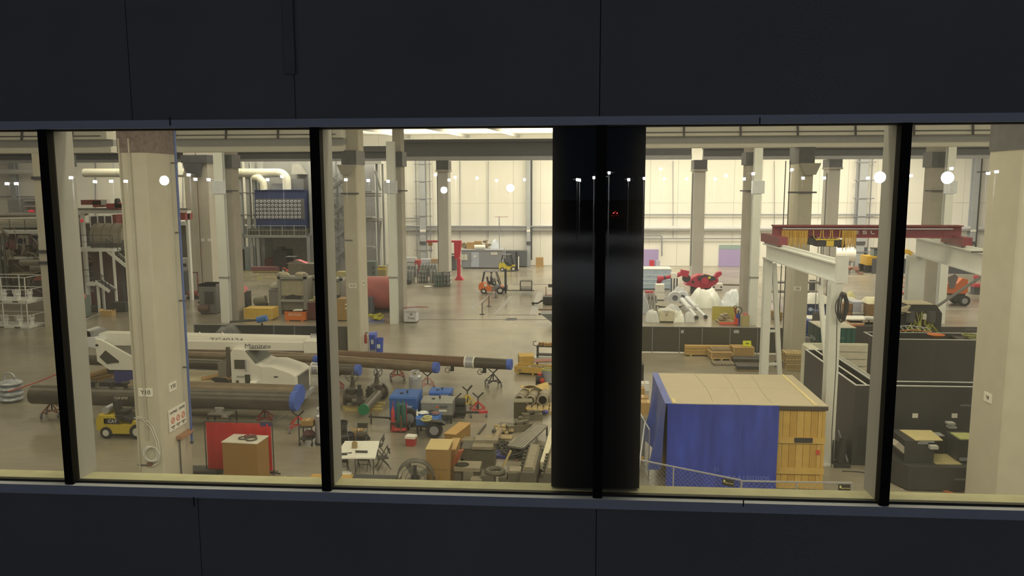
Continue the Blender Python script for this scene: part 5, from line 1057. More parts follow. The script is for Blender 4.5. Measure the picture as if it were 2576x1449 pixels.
# ducts on the back wall
o = T('air_duct', 'large round cream air duct running level and bending down into the filter', 'duct', (0, 0, 0)); Yd = 100.0
R = (zat(600, 424, Yd)-zat(600, 446, Yd))/2
pts = [V(212, 435, Yd), V(440, 435, Yd), V(690, 435, Yd)]
MB().cyl(V(212, 435, Yd), V(700, 435, Yd), R, n=20).build('trunk', M('C9BE96', .5, var=.08), o)
c = V(700, 435, Yd); el = [c+Vc((math.sin(t)*R*1.9, 0, -R*1.9*(1-math.cos(t)))) for t in frange(0, PI/2, 7)]; el.append(Vc((el[-1].x, Yd, zat(720, 478, Yd)))); MB().tube(el, R, 18).build('elbow', M('D8CDA4', .45), o)
c = V(664, 440, Yd-1.2); MB().tube([V(640, 446, Yd), V(652, 448, Yd-.6), V(662, 458, Yd-.8), V(664, 478, Yd-.8)], R*.85, 16).build('branch', M('D0C59C', .45), o)
for px in (300, 380, 505, 560, 610): MB().cyl(V(px, 435, Yd)-Vc((.06, 0, 0)), V(px, 435, Yd)+Vc((.06, 0, 0)), R*1.03, n=20).build('duct_seam', M('B5AA84', .5), o)
for px in (286, 455): MB().bar(V(px, 424, Yd), V(px, 400, Yd), .1).build('hanger', MGR, o)
o = T('duct_elbow', 'white square duct branch above the far duct', 'duct', (0, 0, 0)); MB().box(xat(428, 420, Yd-1), xat(458, 420, Yd-1), Yd-2.0, Yd-.9, zat(440, 440, Yd-1), zat(440, 405, Yd-1)).build('duct', M('D8D0B4', .5), o)
run('level_duct', 'thin level duct across the back wall behind the racks', 'duct', [(-40, 432), (90, 432)], .35, M('CFC7A8', .5), YB-1.5)
run('wall_pipe', 'thin pipe along the wall behind the casting machine', 'pipe', [(-40, 495), (120, 495)], .08, MGR)
for px in (240, 460, 570, 597): run('wall_conduit', {240: 'thin upright conduit behind the overhead gantry', 460: 'thin upright conduit right of the Y10 column', 570: 'upright conduit bundle left of the furnace tower', 597: 'upright pipe against the furnace tower edge'}[px], 'conduit', [(px, 405), (px, 560)], .07, MGR, YB-.3)
# ---------------------------------------------------------------- furnace tower with blue filter wall
Yt2 = 99.0; XT = lambda px, dy=0: xat(px, 520, Yt2+dy); ZT2 = lambda py, dy=0: zat(700, py, Yt2+dy)
tw = T('furnace_tower', 'tall grey steel furnace tower with ducts and a service deck', 'furnace', (0, 0, 0)); MTW = M('8E8976', .65, var=.08, scale=.8); MTD = M('6F6B5C', .65, var=.12)
MB().box(XT(618), XT(802), Yt2+4, Yt2+5, 0, ZT2(402, 4)).build('rear_wall', MTW, tw)
for px in (592, 612, 628, 645): MB().box(XT(px), XT(px+9), Yt2+1, Yt2+1.6, 0, ZT2(403)).build('tower_column', M('98937E', .6), tw)
for px in (774, 792): MB().box(XT(px), XT(px+8), Yt2+.6, Yt2+1.2, 0, ZT2(403)).build('tower_column', M('98937E', .6), tw)
for q in (484, 540, 590): MB().box(XT(592), XT(655), Yt2+.9, Yt2+1, ZT2(q+2), ZT2(q)).build('girt', MTD, tw)
MB().prism([(XT(722), ZT2(438)), (XT(752), ZT2(438)), (XT(735), ZT2(412)), (XT(725), ZT2(412))], 'y', Yt2+2, Yt2+3.9).build('hopper', M('A29A80', .6), tw); MB().box(XT(718), XT(756), Yt2+1.5, Yt2+3.9, ZT2(478), ZT2(450)).build('fan_housing', MTD, tw)
MB().box(XT(676), XT(712), Yt2+1.5, Yt2+3.5, ZT2(478), ZT2(462)).build('plenum', M('9A9480', .6), tw)
dk = MB().box(XT(622), XT(778), Yt2-1.4, Yt2+4, ZT2(596), ZT2(590)).build('service_deck', M('8B8672', .6), tw)
railing(tw, [(XT(630), Yt2-1.35, ZT2(590)), (XT(776), Yt2-1.35, ZT2(590))], 1.2, M('A9A389', .5), r=.04)
rl = MB()
for k in range(17): rl.cb((XT(632+k*9), Yt2-1.0, ZT2(583)), .35, .3, .9)
stuff(rl.build('machinery_on_deck', M('55513F', .6, var=.3), tw))
for px in (634, 650, 776): MB().box(XT(px), XT(px+6), Yt2-1.2, Yt2-.8, 0, ZT2(596)).build('deck_leg', M('98937E', .6), tw)
MB().box(XT(655), XT(775), Yt2+3.8, Yt2+4, .3, ZT2(600)).build('lower_wall', M('A39A7E', .7, var=.1), tw); MB().box(XT(656), XT(684), Yt2+.5, Yt2+3, 0, ZT2(652)).build('red_plinth', M('6E4038', .6), tw)
MB().box(XT(686), XT(718), Yt2-.5, Yt2+2, 0, ZT2(629)).build('dark_opening', M('35342E', .7), tw); MB().box(XT(692), XT(705), Yt2, Yt2+1.5, ZT2(629), ZT2(622)).build('opening_hood', M('45443C', .7), tw)
MB().box(XT(608), XT(636), Yt2+.2, Yt2+2, 0, ZT2(622)).build('control_booth', M('8F9282', .6), tw); MB().box(XT(598), XT(606), Yt2, Yt2+1.5, 0, ZT2(628)).build('dark_cabinet', MDK, tw); MB().box(XT(590), XT(630), Yt2+1.5, Yt2+3.5, ZT2(566), ZT2(552)).build('burner_duct', M('9B9378', .6), tw); MB().box(XT(588), XT(626), Yt2+1.3, Yt2+3, ZT2(600), ZT2(572)).build('burner_box', M('7C786A', .6), tw)
fl = T('filter_wall', 'dark blue filter wall with five rows of white round filters', 'filter', (0, 0, 0))
MB().box(XT(642), XT(770), Yt2, Yt2+3, ZT2(572), ZT2(478)).build('housing', M('2C3650', .55, var=.15, scale=.8), fl); MB().box(XT(645), XT(766), Yt2-.03, Yt2, ZT2(551), ZT2(500)).build('tube_sheet', M('5C564C', .6), fl)
MB().box(XT(642), XT(768), Yt2-.15, Yt2, ZT2(478.5), ZT2(477)).build('top_edge', M('3C4870', .5), fl)
px0 = [V(647.5+k*9.65, 506.5, Yt2) for k in range(12)]
rr = .0038*0+ (XT(651)-XT(647.5))*.95
ringme = MB().lathe([(rr*.55, 0), (rr*.55, -.06), (rr, -.06), (rr, 0)], (0, 0, 0), 14, 'y', True).mesh('filter_ring', M('C9C5B4', .5)); coreme = MB().cyl((-rr*.2, -.05, 0), (rr*.7, -.05, 0), rr*.22, n=6).mesh('filter_lever', MDK)
for r in range(5):
    for k in range(12):
        v = V(647.3+k*9.62+r*.25, 506.5+r*9.85, Yt2)
        o = bpy.data.objects.new('filter_ring', ringme); COL.objects.link(o); o.location = (v.x, Yt2-.03, v.z); o.parent = fl
        c = bpy.data.objects.new('filter_lever', coreme); COL.objects.link(c); c.parent = o
# ---------------------------------------------------------------- stair tower
Ys = 95.5; XS = lambda px, dy=0: xat(px, 560, Ys+dy); ZS2 = lambda py, dy=0: zat(880, py, Ys+dy); MST = M('8C8874', .55)
st = T('stair_tower', 'grey steel stair tower with zigzag flights beside the furnace', 'stairs', (0, 0, 0))
for px in (822, 838, 940, 955): MB().box(XS(px), XS(px+4), Ys+1.6, Ys+2, 0, ZS2(403)).build('tower_post', MST, st)
MB().box(XS(815), XS(930), Ys+3, Ys+6, 0, ZS2(404, 3)).build('shaft_cladding', M('A19B86', .7), st)
for q in (486, 492, 550, 556): MB().box(XS(818), XS(958), Ys+.6, Ys+1.2, ZS2(q+3), ZS2(q)).build('landing_beam', MST, st)
for i, (q0, q1) in enumerate(((488, 438), (555, 500), (612, 565), (665, 612))):
    fl_ = i % 2 == 0
    stairs(st, (XS(822), Ys, ZS2(q0)), (XS(866), Ys, ZS2(q1+15)), 1.0, MST, MST, 9); stairs(st, (XS(868), Ys+1.6, ZS2(q0-4)), (XS(828), Ys+1.6, ZS2(q0-40)), 1.0, MST, MST, 9)
for q in (545, 480, 620): MB().box(XS(900), XS(940), Ys-.6, Ys+1.2, ZS2(q+4), ZS2(q)).build('landing', MST, st); railing(st, [(XS(902), Ys-.6, ZS2(q)), (XS(940), Ys-.6, ZS2(q))], 1.1, MST)
MB().bar((XS(942), Ys+1, ZS2(430)), (XS(955), Ys+1, ZS2(480)), .25).build('brace', MST, st); MB().bar((XS(953), Ys+1, ZS2(560)), (XS(946), Ys+1, ZS2(640)), .25).build('brace', MST, st)
MB().box(XS(915), XS(960), Ys+.5, Ys+2, ZS2(412), ZS2(404)).build('top_walk', M('B0A88C', .6), st)
# ---------------------------------------------------------------- middle distance, left of X10
def bx(name, label, cat, l, r, yb, yt, dp, mat, extra=None, rz=0, lift=0.0):
    x0, x1, Y, h = fb(l, r, yb, yt); o = T(name, label, cat, ((x0+x1)/2, Y+dp/2, lift), rz); w2 = (x1-x0)/2
    MB().box(-w2, w2, -dp/2, dp/2, .08, h).build('body', mat, o); MB().box(-w2*.9, w2*.9, -dp*.45, dp*.45, 0, .08).build('plinth', MDK, o)
    if extra: extra(o, w2, dp, h)
    return o
# yellow crash barriers
for i, (l, r) in enumerate(((592, 651), (652, 707))):
    x0, x1, Y, h = fb(l, r, 704, 683); o = T('crowd_barrier', ('yellow crowd barrier nearer the concrete columns', 'yellow crowd barrier nearer the dusty machine')[i], 'barrier', ((x0+x1)/2, Y, 0)); w2 = (x1-x0)/2; m = M('B0A13E', .5)
    for z in (h, .15): MB().bar((-w2, 0, z), (w2, 0, z), .05).build('rail', m, o)
    b = MB()
    for k in range(16): b.bar((-w2+2*w2*k/15, 0, .15), (-w2+2*w2*k/15, 0, h), .03)
    stuff(b.build('bars', m, o))
    for s_ in (-1, 1): MB().bar((s_*w2*.9, -.3, .03), (s_*w2*.9, .3, .03), .06).build('foot', m, o)
# yellow and orange boxes
crate('yellow wooden crate on skids before the dusty machine', G(650, 806)+Vc((0, .7, 0)), (xat(686, 806, 60)-xat(614, 806, 60))*G(650, 806).y/60, 1.4, .97, 0, M('C79F3C', .7, var=.12))
def rid(o, w2, dp, h):
    text('RIDGID', .32, MWT, o, (0, -dp/2-.01, h*.72)); MB().box(-w2-.03, w2+.03, -dp/2-.03, dp/2+.03, h*.86, h).build('lid', MORG, o)
    for s_ in (-.7, .7): MB().box(s_*w2-.1, s_*w2+.1, -dp/2-.02, dp/2, .0, .08).build('skid', MORG, o)
o = bx('job_box', 'orange job site tool box with white lettering', 'tool box', 717, 768, 808, 784, .9, MORG, rid)
one('folder', MB().cb((0, 0, .04), .75, .35, .06, .12).cb((.05, .05, .09), .6, .3, .04, .2), MWT, 'white papers lying on the orange job box', 'papers', (o.location.x+.1, o.location.y, zat(742, 784, o.location.y-.45)))
bx('steel_cabinet', 'dark maroon steel cabinet beside the orange job box', 'cabinet', 775, 806, 806, 762, 1.2, M('5B2E28', .6), lambda o, w2, dp, h: MB().box(-w2, w2, -dp/2-.02, -dp/2, h*.93, h*.95).build('seam', MDK, o))
clutter('cabinet_clutter', 'cans and rags on top of the maroon cabinet', 'clutter', (G(790, 806).x, G(790, 806).y+.6, zat(790, 762, G(790, 806).y)), 12, (.5, .4, .25), .3, M('A89A62', .7, var=.4, scale=6), 2)
# dusty machine: frame panel with arched opening
def machine(label, l, r, yb, yt, mat, pale):
    x0, x1, Y, h = fb(l, r, yb, yt); o = T('press_machine', label, 'machine', ((x0+x1)/2, Y, 0)); w2 = (x1-x0)/2
    MB().box(-w2, w2, .3, 3.0, .3, h*.86).build('body', mat, o); MB().box(-w2*1.05, w2*1.05, .0, .3, h*.30, h*.36).build('front_beam', M('A59E86', .5), o)
    for s_ in (-1, 1): MB().box(min(s_*w2, s_*(w2-.22)), max(s_*w2, s_*(w2-.22)), -.05, .3, 0, h).build('frame_post', M('8E886F', .6), o)
    MB().box(-w2*.85, w2*.85, .15, .3, h*.45, h*.82).build('dust_panel', pale, o); MB().prism([(-w2*.6, h*.36), (w2*.6, h*.36), (w2*.45, h*.44), (0, h*.48), (-w2*.45, h*.44)], 'y', .1, .28).build('arched_opening', MDK, o)
    MB().box(-w2, w2, .2, 2.8, 0, .3).build('base', MDK, o); MB().box(-w2, w2, -.05, .25, h*.86, h*.92).build('top_beam', M('8E886F', .6), o)
    return o
machine('dusty beige press machine with an arched slot behind the orange box', 702, 772, 790, 688, M('857C62', .7, var=.15), M('A79A72', .8, var=.1))
machine('second dusty press machine partly hidden by the window mullion', 788, 862, 782, 694, M('8A8066', .7, var=.15), M('A89C78', .8, var=.1))
for i, (px, py) in enumerate(((712, 690), (758, 690), (828, 688))): one('sack', MB().sph((0, 0, .25), .6, .5, .3, 10, 6, .12), M('B4A478', .8), ('beige sack at the near corner on the dusty press', 'beige sack at the far corner on the dusty press', 'beige sack on the second dusty press')[i], 'sack', (lambda Y_, z_: Vc((xat(px, py, Y_+.9), Y_+.9, z_)))(*((G(740, 790).y, zat(740, 688, G(740, 790).y)*.86-.02) if i < 2 else (G(825, 782).y, zat(825, 694, G(825, 782).y)*.86-.02))))
bx('beige_cabinet', 'plain grey beige cabinet left of the dusty press', 'cabinet', 678, 706, 785, 728, 1.3, M('8B846E', .7), lambda o, w2, dp, h: MB().box(-w2, w2, -dp/2-.01, -dp/2, h*.9, h*.92).build('seam', MDK2, o))
one('pale_cloth', MB().sph((0, 0, .2), .5, .4, .3, 9, 6, .2), M('C4B894', .8), 'pale cloth bundle on the plain beige cabinet', 'cloth', V(694, 722, G(690, 785).y+.5)-Vc((0, 0, .1)))
o = T('mixer', 'small dusty mixer on a low stand before the beige cabinet', 'machine', G(662, 786)); MB().cyl((-.7, 0, .95), (.3, 0, 1.15), .35, n=12).build('barrel', M('8C8260', .7), o); MB().box(-.7, .5, -.3, .4, .1, .6).build('stand', M('9A906C', .7), o); MB().box(-.6, .4, -.2, .3, .6, .8).build('saddle', MDK2, o); MB().box(-.4, .3, -.2, .3, 0, .1).build('base', MDK, o)
# engine block with pink cloth, grey machine
x0, x1, Y, h = fb(576, 620, 792, 735); o = T('engine_unit', 'dark engine unit on a grey green frame with a pink cloth', 'engine', ((x0+x1)/2, Y, 0)); w2 = (x1-x0)/2
MB().box(-w2, -w2*.1, 0, 1.2, .1, h*.75).build('frame', M('6A6E58', .6), o); MB().box(0, w2, -.1, 1.2, .3, h).build('block', M('403A30', .6, var=.3, scale=6), o)
for k in range(4): MB().cyl((w2*.3, -.15, .5+k*.32), (w2*.7, -.15, .5+k*.32), .13, n=10).build('cylinder_head', MGREY, o)
MB().box(-w2, w2, 0, 1.1, 0, .1).build('base', MDK, o); MB().tube([(w2, 0, 1.2), (w2+.3, -.1, .9), (w2+.15, -.1, .4)], .05, 5).build('hose', MDK, o)
g = [[(-.75+1.5*j/9, -.4+.9*i/6, .5-.9*abs(j/9-.5)**1.3-.35*(1-i/6)*(.6+.4*math.sin(j*1.7))) for j in range(10)] for i in range(7)]
one('pink_cloth', MB().sheet(g, .02), M('D0786C', .8), 'salmon pink cloth thrown over the dark engine unit', 'cloth', ((x0+x1)/2, Y+.3, h+.1))
def gm(o, w2, dp, h):
    MB().box(-w2*.3, w2*.7, -dp/2-.1, -dp/2, h*.35, h*.75).build('dark_bay', M('3B382F', .6, var=.3), o); MB().cyl((-w2, -dp/2-.1, h*.2), (w2*.2, -dp/2-.1, h*.2), .3, n=12).build('roller', M('6B5040', .6), o); MB().box(-w2*1.02, w2*1.02, -dp/2, dp/2, h*.92, h).build('top_plate', M('77725F', .6), o)
    for k in range(3): MB().box(-w2-.12, -w2, -dp/2, -dp/2+.2, h*(.35+.18*k), h*(.42+.18*k)).build('step', MDK, o)
bx('grey_machine', 'dark grey machine with a black bay left of the white post', 'machine', 503, 546, 790, 715, 1.6, M('6E6958', .65, var=.2), gm)
def wt(o, w2, dp, h):
    for k in range(3):
        for j in range(2): MB().box(-w2*.7+j*w2*.8, -w2*.7+j*w2*.8+w2*.5, -dp/2-.02, -dp/2, h*(.35+.2*k), h*(.45+.2*k)).build('slot', MDK, o)
bx('white_panel_frame', 'white slotted machine frame beside the Y10 column', 'machine', 444, 480, 735, 650, 1.0, M('C4BDA4', .6), wt)
bx('striped_box', 'red and dark stacked box beyond the blue air pipe', 'box', 441, 468, 742, 683, 1.2, M('45443C', .6), lambda o, w2, dp, h: [MB().box(-w2, 0, -dp/2-.02, -dp/2, h*(.15+.11*k), h*(.22+.11*k)).build('red_slat', M('A84840', .6), o) for k in range(4)])
o = T('red_pump', 'small red pump group beside the broad column', 'pump', G(488, 752)); MB().cyl((-.5, 0, .5), (.5, 0, .5), .3, n=12).build('body', M('7E3A2E', .6), o); MB().box(-.4, -.3, .1, .2, .4, 2.6).build('riser', M('7E3A2E', .6), o); MB().box(.35, .45, .1, .2, .4, 2.6).build('riser', M('7E3A2E', .6), o); MB().box(-.4, .45, .1, .2, 2.5, 2.6).build('crossbar', M('7E3A2E', .6), o); MB().box(-.6, .6, -.3, .3, 0, .25).build('base', MDK, o)
o = T('yellow_ladder', 'bright yellow folding ladder behind the white post', 'ladder', G(541, 706))
for sx in (-.3, .3): MB().bar((sx, 0, 0), (sx*.8, 0, 3.0), .14).build('rail', M('C6C22A', .5), o)
for k in range(5): MB().bar((-.28, 0, .4+k*.5), (.28, 0, .4+k*.5), .08).build('rung', M('C6C22A', .5), o)
clutter('floor_hoses', 'dark hoses and parts on the floor left of the grey machine', 'parts', G(478, 728), 18, (1.6, .6, .5), .7, M('4E463A', .6, var=.3), 12)
# small orange lift truck far back, dusty machine tops with pink cloth
p = G(722, 688); forklift('small orange lift truck before the furnace tower', (p.x+.4, p.y, 0), PI*.97, M('D2694A', .5), guard=True, mast=2.4, forks=.8)
bx('dusty_block', 'dusty dark machine block with a flat top before the furnace', 'machine', 726, 762, 700, 662, 2.0, M('6E654E', .7, var=.2)); bx('dusty_block', 'broader dusty machine block near the window mullion', 'machine', 762, 808, 700, 664, 2.0, M('655D49', .7, var=.2))
g = [[(-1.4+2.8*j/8, -.5+1.0*i/5, .55*(1-abs(j/8-.45)*2)) for j in range(9)] for i in range(6)]
one('pink_sheet', MB().sheet(g, .03), M('CC7468', .8), 'small pink sheet over the flat dusty machine block', 'cloth', V(752, 657, G(745, 700).y+1)+Vc((0, 0, -.35)))
o = T('low_scrap', 'low reddish scrap bin under the furnace deck', 'bin', G(668, 685)); MB().box(-1.6, 1.6, -.5, .5, .1, .7).build('bin', M('7A4A44', .6), o); MB().box(-1.4, 1.4, -.4, .4, 0, .1).build('base', MDK, o)
# around X10
bx('brown_cabinet', 'tall tan wooden cabinet left of the X10 column', 'cabinet', 849, 876, 808, 752, 1.2, M('9A7842', .7), lambda o, w2, dp, h: [MB().box(w2*.5, w2*.95, -dp/2-.02, -dp/2, h*q, h*(q+.06)).build('label_plate', MWT, o) for q in (.55, .72)])
x0, x1, Y, h = fb(826, 850, 805, 752); o = T('shelf_rack', 'grey shelf rack with black bins beside the tan cabinet', 'shelf', ((x0+x1)/2, Y, 0)); w2 = (x1-x0)/2
for z in (.3, h*.5, h*.9): MB().box(-w2, w2, 0, .9, z, z+.06).build('shelf', M('77725F', .6), o)
for sx in (-w2, w2): MB().box(sx-.04, sx+.04, 0, .08, 0, h).build('post', M('77725F', .6), o)
for k in range(3): one('parts_bin', MB().cb((0, 0, .22), .9, .6, .4), MDK, ('black bin on the bottom shelf of the grey rack', 'black bin on the middle shelf of the grey rack', 'black bin on the top shelf of the grey rack')[k], 'bin', ((x0+x1)/2, Y+.45, (.36, h*.5+.06, h*.9+.06)[k]))
p = G(950, 788); o = T('red_duct_ring', 'huge dusty red duct section lying beyond the X10 column', 'duct', (p.x, p.y+1.4, 0)); R = 1.45
MB().lathe([(R, -1.6), (R*1.08, -1.6), (R*1.08, -1.45), (R, -1.45), (R, 1.2), (R*1.1, 1.2), (R*1.1, 1.35), (R*.92, 1.35), (R*.92, -1.6)], (0, 0, R+.12), 26, 'x', True).build('shell', M('A8584A', .55, var=.25, scale=.8), o); MB().box(-1.2, 1.0, -1, 1, 0, .18).build('cradle', MDK, o)
pallet('blue pallet under the yellow rigging gear', G(942, 812)+Vc((0, .5, 0)), .1, 1.3, 1.0, .14, M('7C7C94', .6), 'plastic_pallet')
clutter('rigging_gear', 'yellow rigging gear heaped on the blue pallet', 'rigging', G(942, 812)+Vc((0, .5, .14)), 16, (.5, .4, .5), .4, M('B7A92E', .5, var=.3, scale=3), 21)
bx('grey_locker', 'dark grey locker beside the X10 column foot', 'locker', 921, 938, 790, 748, .6, M('5F6060', .5), lambda o, w2, dp, h: MB().box(-w2*.05, w2*.05, -dp/2-.01, -dp/2, .2, h*.95).build('door_gap', MDK, o))
bx('green_machine', 'dark green hatch plates standing behind the X10 column', 'machine', 921, 946, 730, 658, .9, M('5B6252', .6, var=.2), lambda o, w2, dp, h: [MB().box(w2*.3, w2*.8, -dp/2-.06, -dp/2, h*(.2+.18*k), h*(.3+.18*k)).build('slot_lug', MDK2, o) for k in range(4)])
bx('yellow_rail_machine', 'low machine with a yellow rail near the stair tower', 'machine', 950, 970, 700, 670, 1.0, M('8A7A48', .6), lambda o, w2, dp, h: MB().box(-w2, w2, -dp/2-.05, -dp/2, h*.7, h*.85).build('yellow_rail', MYEL, o))
bx('dark_cylinder_machine', 'tall dark round machine left of the X10 column', 'machine', 824, 846, 712, 660, 1.0, M('45433B', .6)); bx('yellow_tank', 'low dull yellow tank left of the X10 column', 'tank', 844, 874, 712, 684, 1.0, M('A8975A', .6))
# white tote box and stuff
def tote(o, w2, dp, h):
    text('45', .24, MDK, o, (.1, -dp/2-.01, h*.62)); text('Tons', .26, MDK, o, (.1, -dp/2-.01, h*.34)); MB().box(-w2-.03, w2+.03, -dp/2-.03, dp/2+.03, h*.8, h*.84).build('rim', M('B09C80', .6), o)
o = bx('parts_bin_white', 'white steel bin with hand painted lettering by the aisle post', 'bin', 1016, 1047, 812, 778, 1.0, M('C9C2AE', .6), tote)
o2 = T('rigging_bar', 'pinkish rigging bars lying across the white steel bin', 'bars', (o.location.x+.3, o.location.y-.1, zat(1030, 778, o.location.y-.55))); MB().bar((-.8, -.2, .1), (.9, .1, .12), .1).build('bar', M('A87A68', .6), o2); MB().bar((-.7, .3, .06), (-.7, -.4, .1), .12).build('bar', M('A87A68', .6), o2); MB().bar((.1, .25, .12), (1.1, .3, .06), .08).build('bar', M('B08A70', .6), o2)
# blue bins, extinguisher
def wheelie(label, l, r, yb, yt, lid):
    x0, x1, Y, h = fb(l, r, yb, yt); o = T('recycling_bin', label, 'bin', ((x0+x1)/2, Y+.3, 0)); w2 = (x1-x0)/2; mb_ = M('3A4C9A', .45)
    if lid: MB().prism([(-w2*.85, 0), (w2*.85, 0), (w2, h*.9), (-w2, h*.9)], 'y', -.28, .3).build('body', mb_, o); MB().prism([(-.33, h*.9), (.35, h*.9), (.33, h), (-.1, h*1.02)], 'x', -w2-.02, w2+.02).build('lid', M('4A5CA8', .4), o); wheel(o, (-w2*.6, .28, .1), .1, .06)
    else: MB().lathe([(w2*.78, 0), (w2*.95, h*.9), (w2*1.03, h*.92), (w2*1.03, h), (w2*.9, h), (w2*.74, .05)], n=18).build('body', mb_, o)
    MB().box(-w2*.4, w2*.4, -.31 if lid else -w2*.98, -.285 if lid else -w2*.88, h*.35, h*.62).build('recycle_label', M('C9CCC0', .5), o)
wheelie('tall lidded blue recycling bin against the X10 column', 929, 945, 880, 839, True); wheelie('round blue recycling bin in front of the lidded one', 942, 963, 889, 853, False)
o = T('fire_extinguisher', 'red fire extinguisher hung on the X10 column side', 'extinguisher', (xat(920, 850, YX+.3), YX+.3, zat(920, 866, YX))); MB().lathe([(.1, 0), (.1, .5), (.04, .6), (.04, .68)], n=10).build('cylinder', M('8C3428', .5), o); MB().bar((0, 0, .66), (.15, 0, .7), .05).build('handle', MDK, o)
bx('net_screen', 'dark net covered panel leaning left of the X10 column', 'panel', 840, 873, 890, 822, .2, M('57513F', .8)); 
for i in range(2): a, b = G(836+i*9, 894, .03), G(832+i*9, 866, 1.2); one('leaning_pole', MB().bar(a, b, .05), M('BFB48C', .6), ('pale pole leaning against the dark net panel', 'second pale pole crossing the dark net panel')[i], 'pole')
# ---------------------------------------------------------------- centre back
jc = T('jib_crane', 'bright red jib crane with a short arm and flared foot', 'crane', (0, 0, 0)); pj = G(1154, 704); Yj = pj.y; MJ = M('C23038', .45, var=.05); XJ = lambda p: xat(p, 650, Yj); ZJ = lambda q: zat(1154, q, Yj)
MB().prism([(XJ(1144), 0), (XJ(1166), 0), (XJ(1158), ZJ(694)), (XJ(1150), ZJ(694))], 'y', Yj-.4, Yj+.4).build('foot', MJ, jc); MB().box(XJ(1150), XJ(1158), Yj-.2, Yj+.2, ZJ(694), ZJ(650)).build('mast', MJ, jc)
MB().prism([(XJ(1144), ZJ(652)), (XJ(1157), ZJ(648)), (XJ(1162), ZJ(606)), (XJ(1143), ZJ(608))], 'y', Yj-.22, Yj+.22).build('head', MJ, jc); MB().box(XJ(1074), XJ(1161), Yj-.15, Yj+.15, ZJ(610), ZJ(605)).build('arm', MJ, jc)
ho = MB().cb((XJ(1083), Yj, ZJ(614)), .45, .3, .4).build('hoist', M('A9702E', .5), jc)
for dx in (-.12, .12): MB().cyl((XJ(1083)+dx, Yj, ZJ(635)), (XJ(1083)+dx, Yj, ZJ(614)), .025, n=5).build('chain', MDK, ho)
# gas cylinder bundles
def bundle(label, l, r, yb, nx, ny, cage, hh=1.55, mat='7E7C6C'):
    x0, x1, Y, h = fb(l, r, yb, yb-30); o = T('cylinder_bundle', label, 'gas cylinders', ((x0+x1)/2, Y+.5, 0)); w2 = (x1-x0)/2; rr = w2/nx*.92
    for i in range(nx):
        for j in range(ny): gascyl(o, -w2+(i+.5)*2*w2/nx, -.3+j*rr*2.1, hh, rr, M(mat, .5))
    if cage:
        for z in (.1, .6, 1.1, 1.5): MB().box(-w2-.08, w2+.08, -.35-rr, -.3-rr, z, z+.06).build('cage_bar', MDK2, o); MB().box(w2+.04, w2+.1, -.35-rr, .7, z, z+.06).build('cage_side', MDK2, o)
        for x in (-w2-.06, w2+.06): MB().box(x-.04, x+.04, -.36-rr, -.29-rr, 0, 1.62).build('cage_post', MDK2, o)
for lab, l, r, yb, nx, ny, cg, m in (('row of pale grey gas cylinders by the aisle post', 1013, 1040, 712, 4, 3, False, '8A8672'), ('caged grey gas cylinders next to the pale row', 1052, 1074, 712, 3, 2, True, '86836F'), ('gas cylinders in an open group before the far column', 1080, 1096, 712, 2, 3, False, '8E8A74'), ('green caged gas cylinders before the far column', 1093, 1113, 722, 3, 2, True, '5F6B58'), ('caged cylinders nearest the red jib crane', 1114, 1130, 721, 2, 3, True, '7F7D6C'), ('second row of gas cylinders behind the pale ones', 1014, 1050, 697, 5, 2, False, '8C8874'), ('gas cylinders in the back row behind the cages', 1056, 1100, 694, 6, 2, False, '8A8774')): bundle(lab, l, r, yb, nx, ny, cg, 1.55, m)
for lab, l, r, yb, yt, m in (('silver drums behind the gas cylinders', 1058, 1082, 680, 652, 'B8B4A4'), ('rusty shelf load behind the gas cylinders', 1084, 1104, 682, 652, 'A08458'), ('white wrapped load behind the gas cylinders', 1020, 1046, 676, 648, 'B9B29C'), ('red panel standing behind the gas cylinders', 1044, 1057, 690, 655, 'B0443E')): bx('stored_load', lab, 'load', l, r, yb, yt, .9, M(m, .6, var=.2), lambda o, w2, dp, h: MB().box(-w2*1.03, w2*1.03, -dp/2-.02, dp/2, h*.55, h*.6).build('band', MDK2, o))
bx('machine_tool', 'dark machine corner behind the red jib crane', 'machine', 1129, 1147, 680, 640, 1.2, M('55524A', .6, var=.2), lambda o, w2, dp, h: MB().box(-w2*1.2, w2*1.1, -dp/2-.2, dp/2, h*.9, h).build('canopy', M('A9A08A', .6), o))
one('floor_disc', MB().lathe([(.2, 0), (.45, .05), (.4, .1)], n=12), MWT, 'small white dish on the floor before the cylinders', 'dish', G(1077, 722)); one('floor_plank', MB().cb((0, 0, .06), 1.4, .25, .1), M('9A8F70', .7), 'short plank on the floor before the cylinders', 'plank', G(1093, 718))
o = T('dark_toolbox', 'dark tool box on the floor before the cylinders', 'tool box', G(1023, 715)); MB().box(-.45, .45, -.2, .3, 0, .45).build('body', MDK, o); MB().bar((-.2, 0, .5), (.2, 0, .5), .06).build('handle', MDK, o)
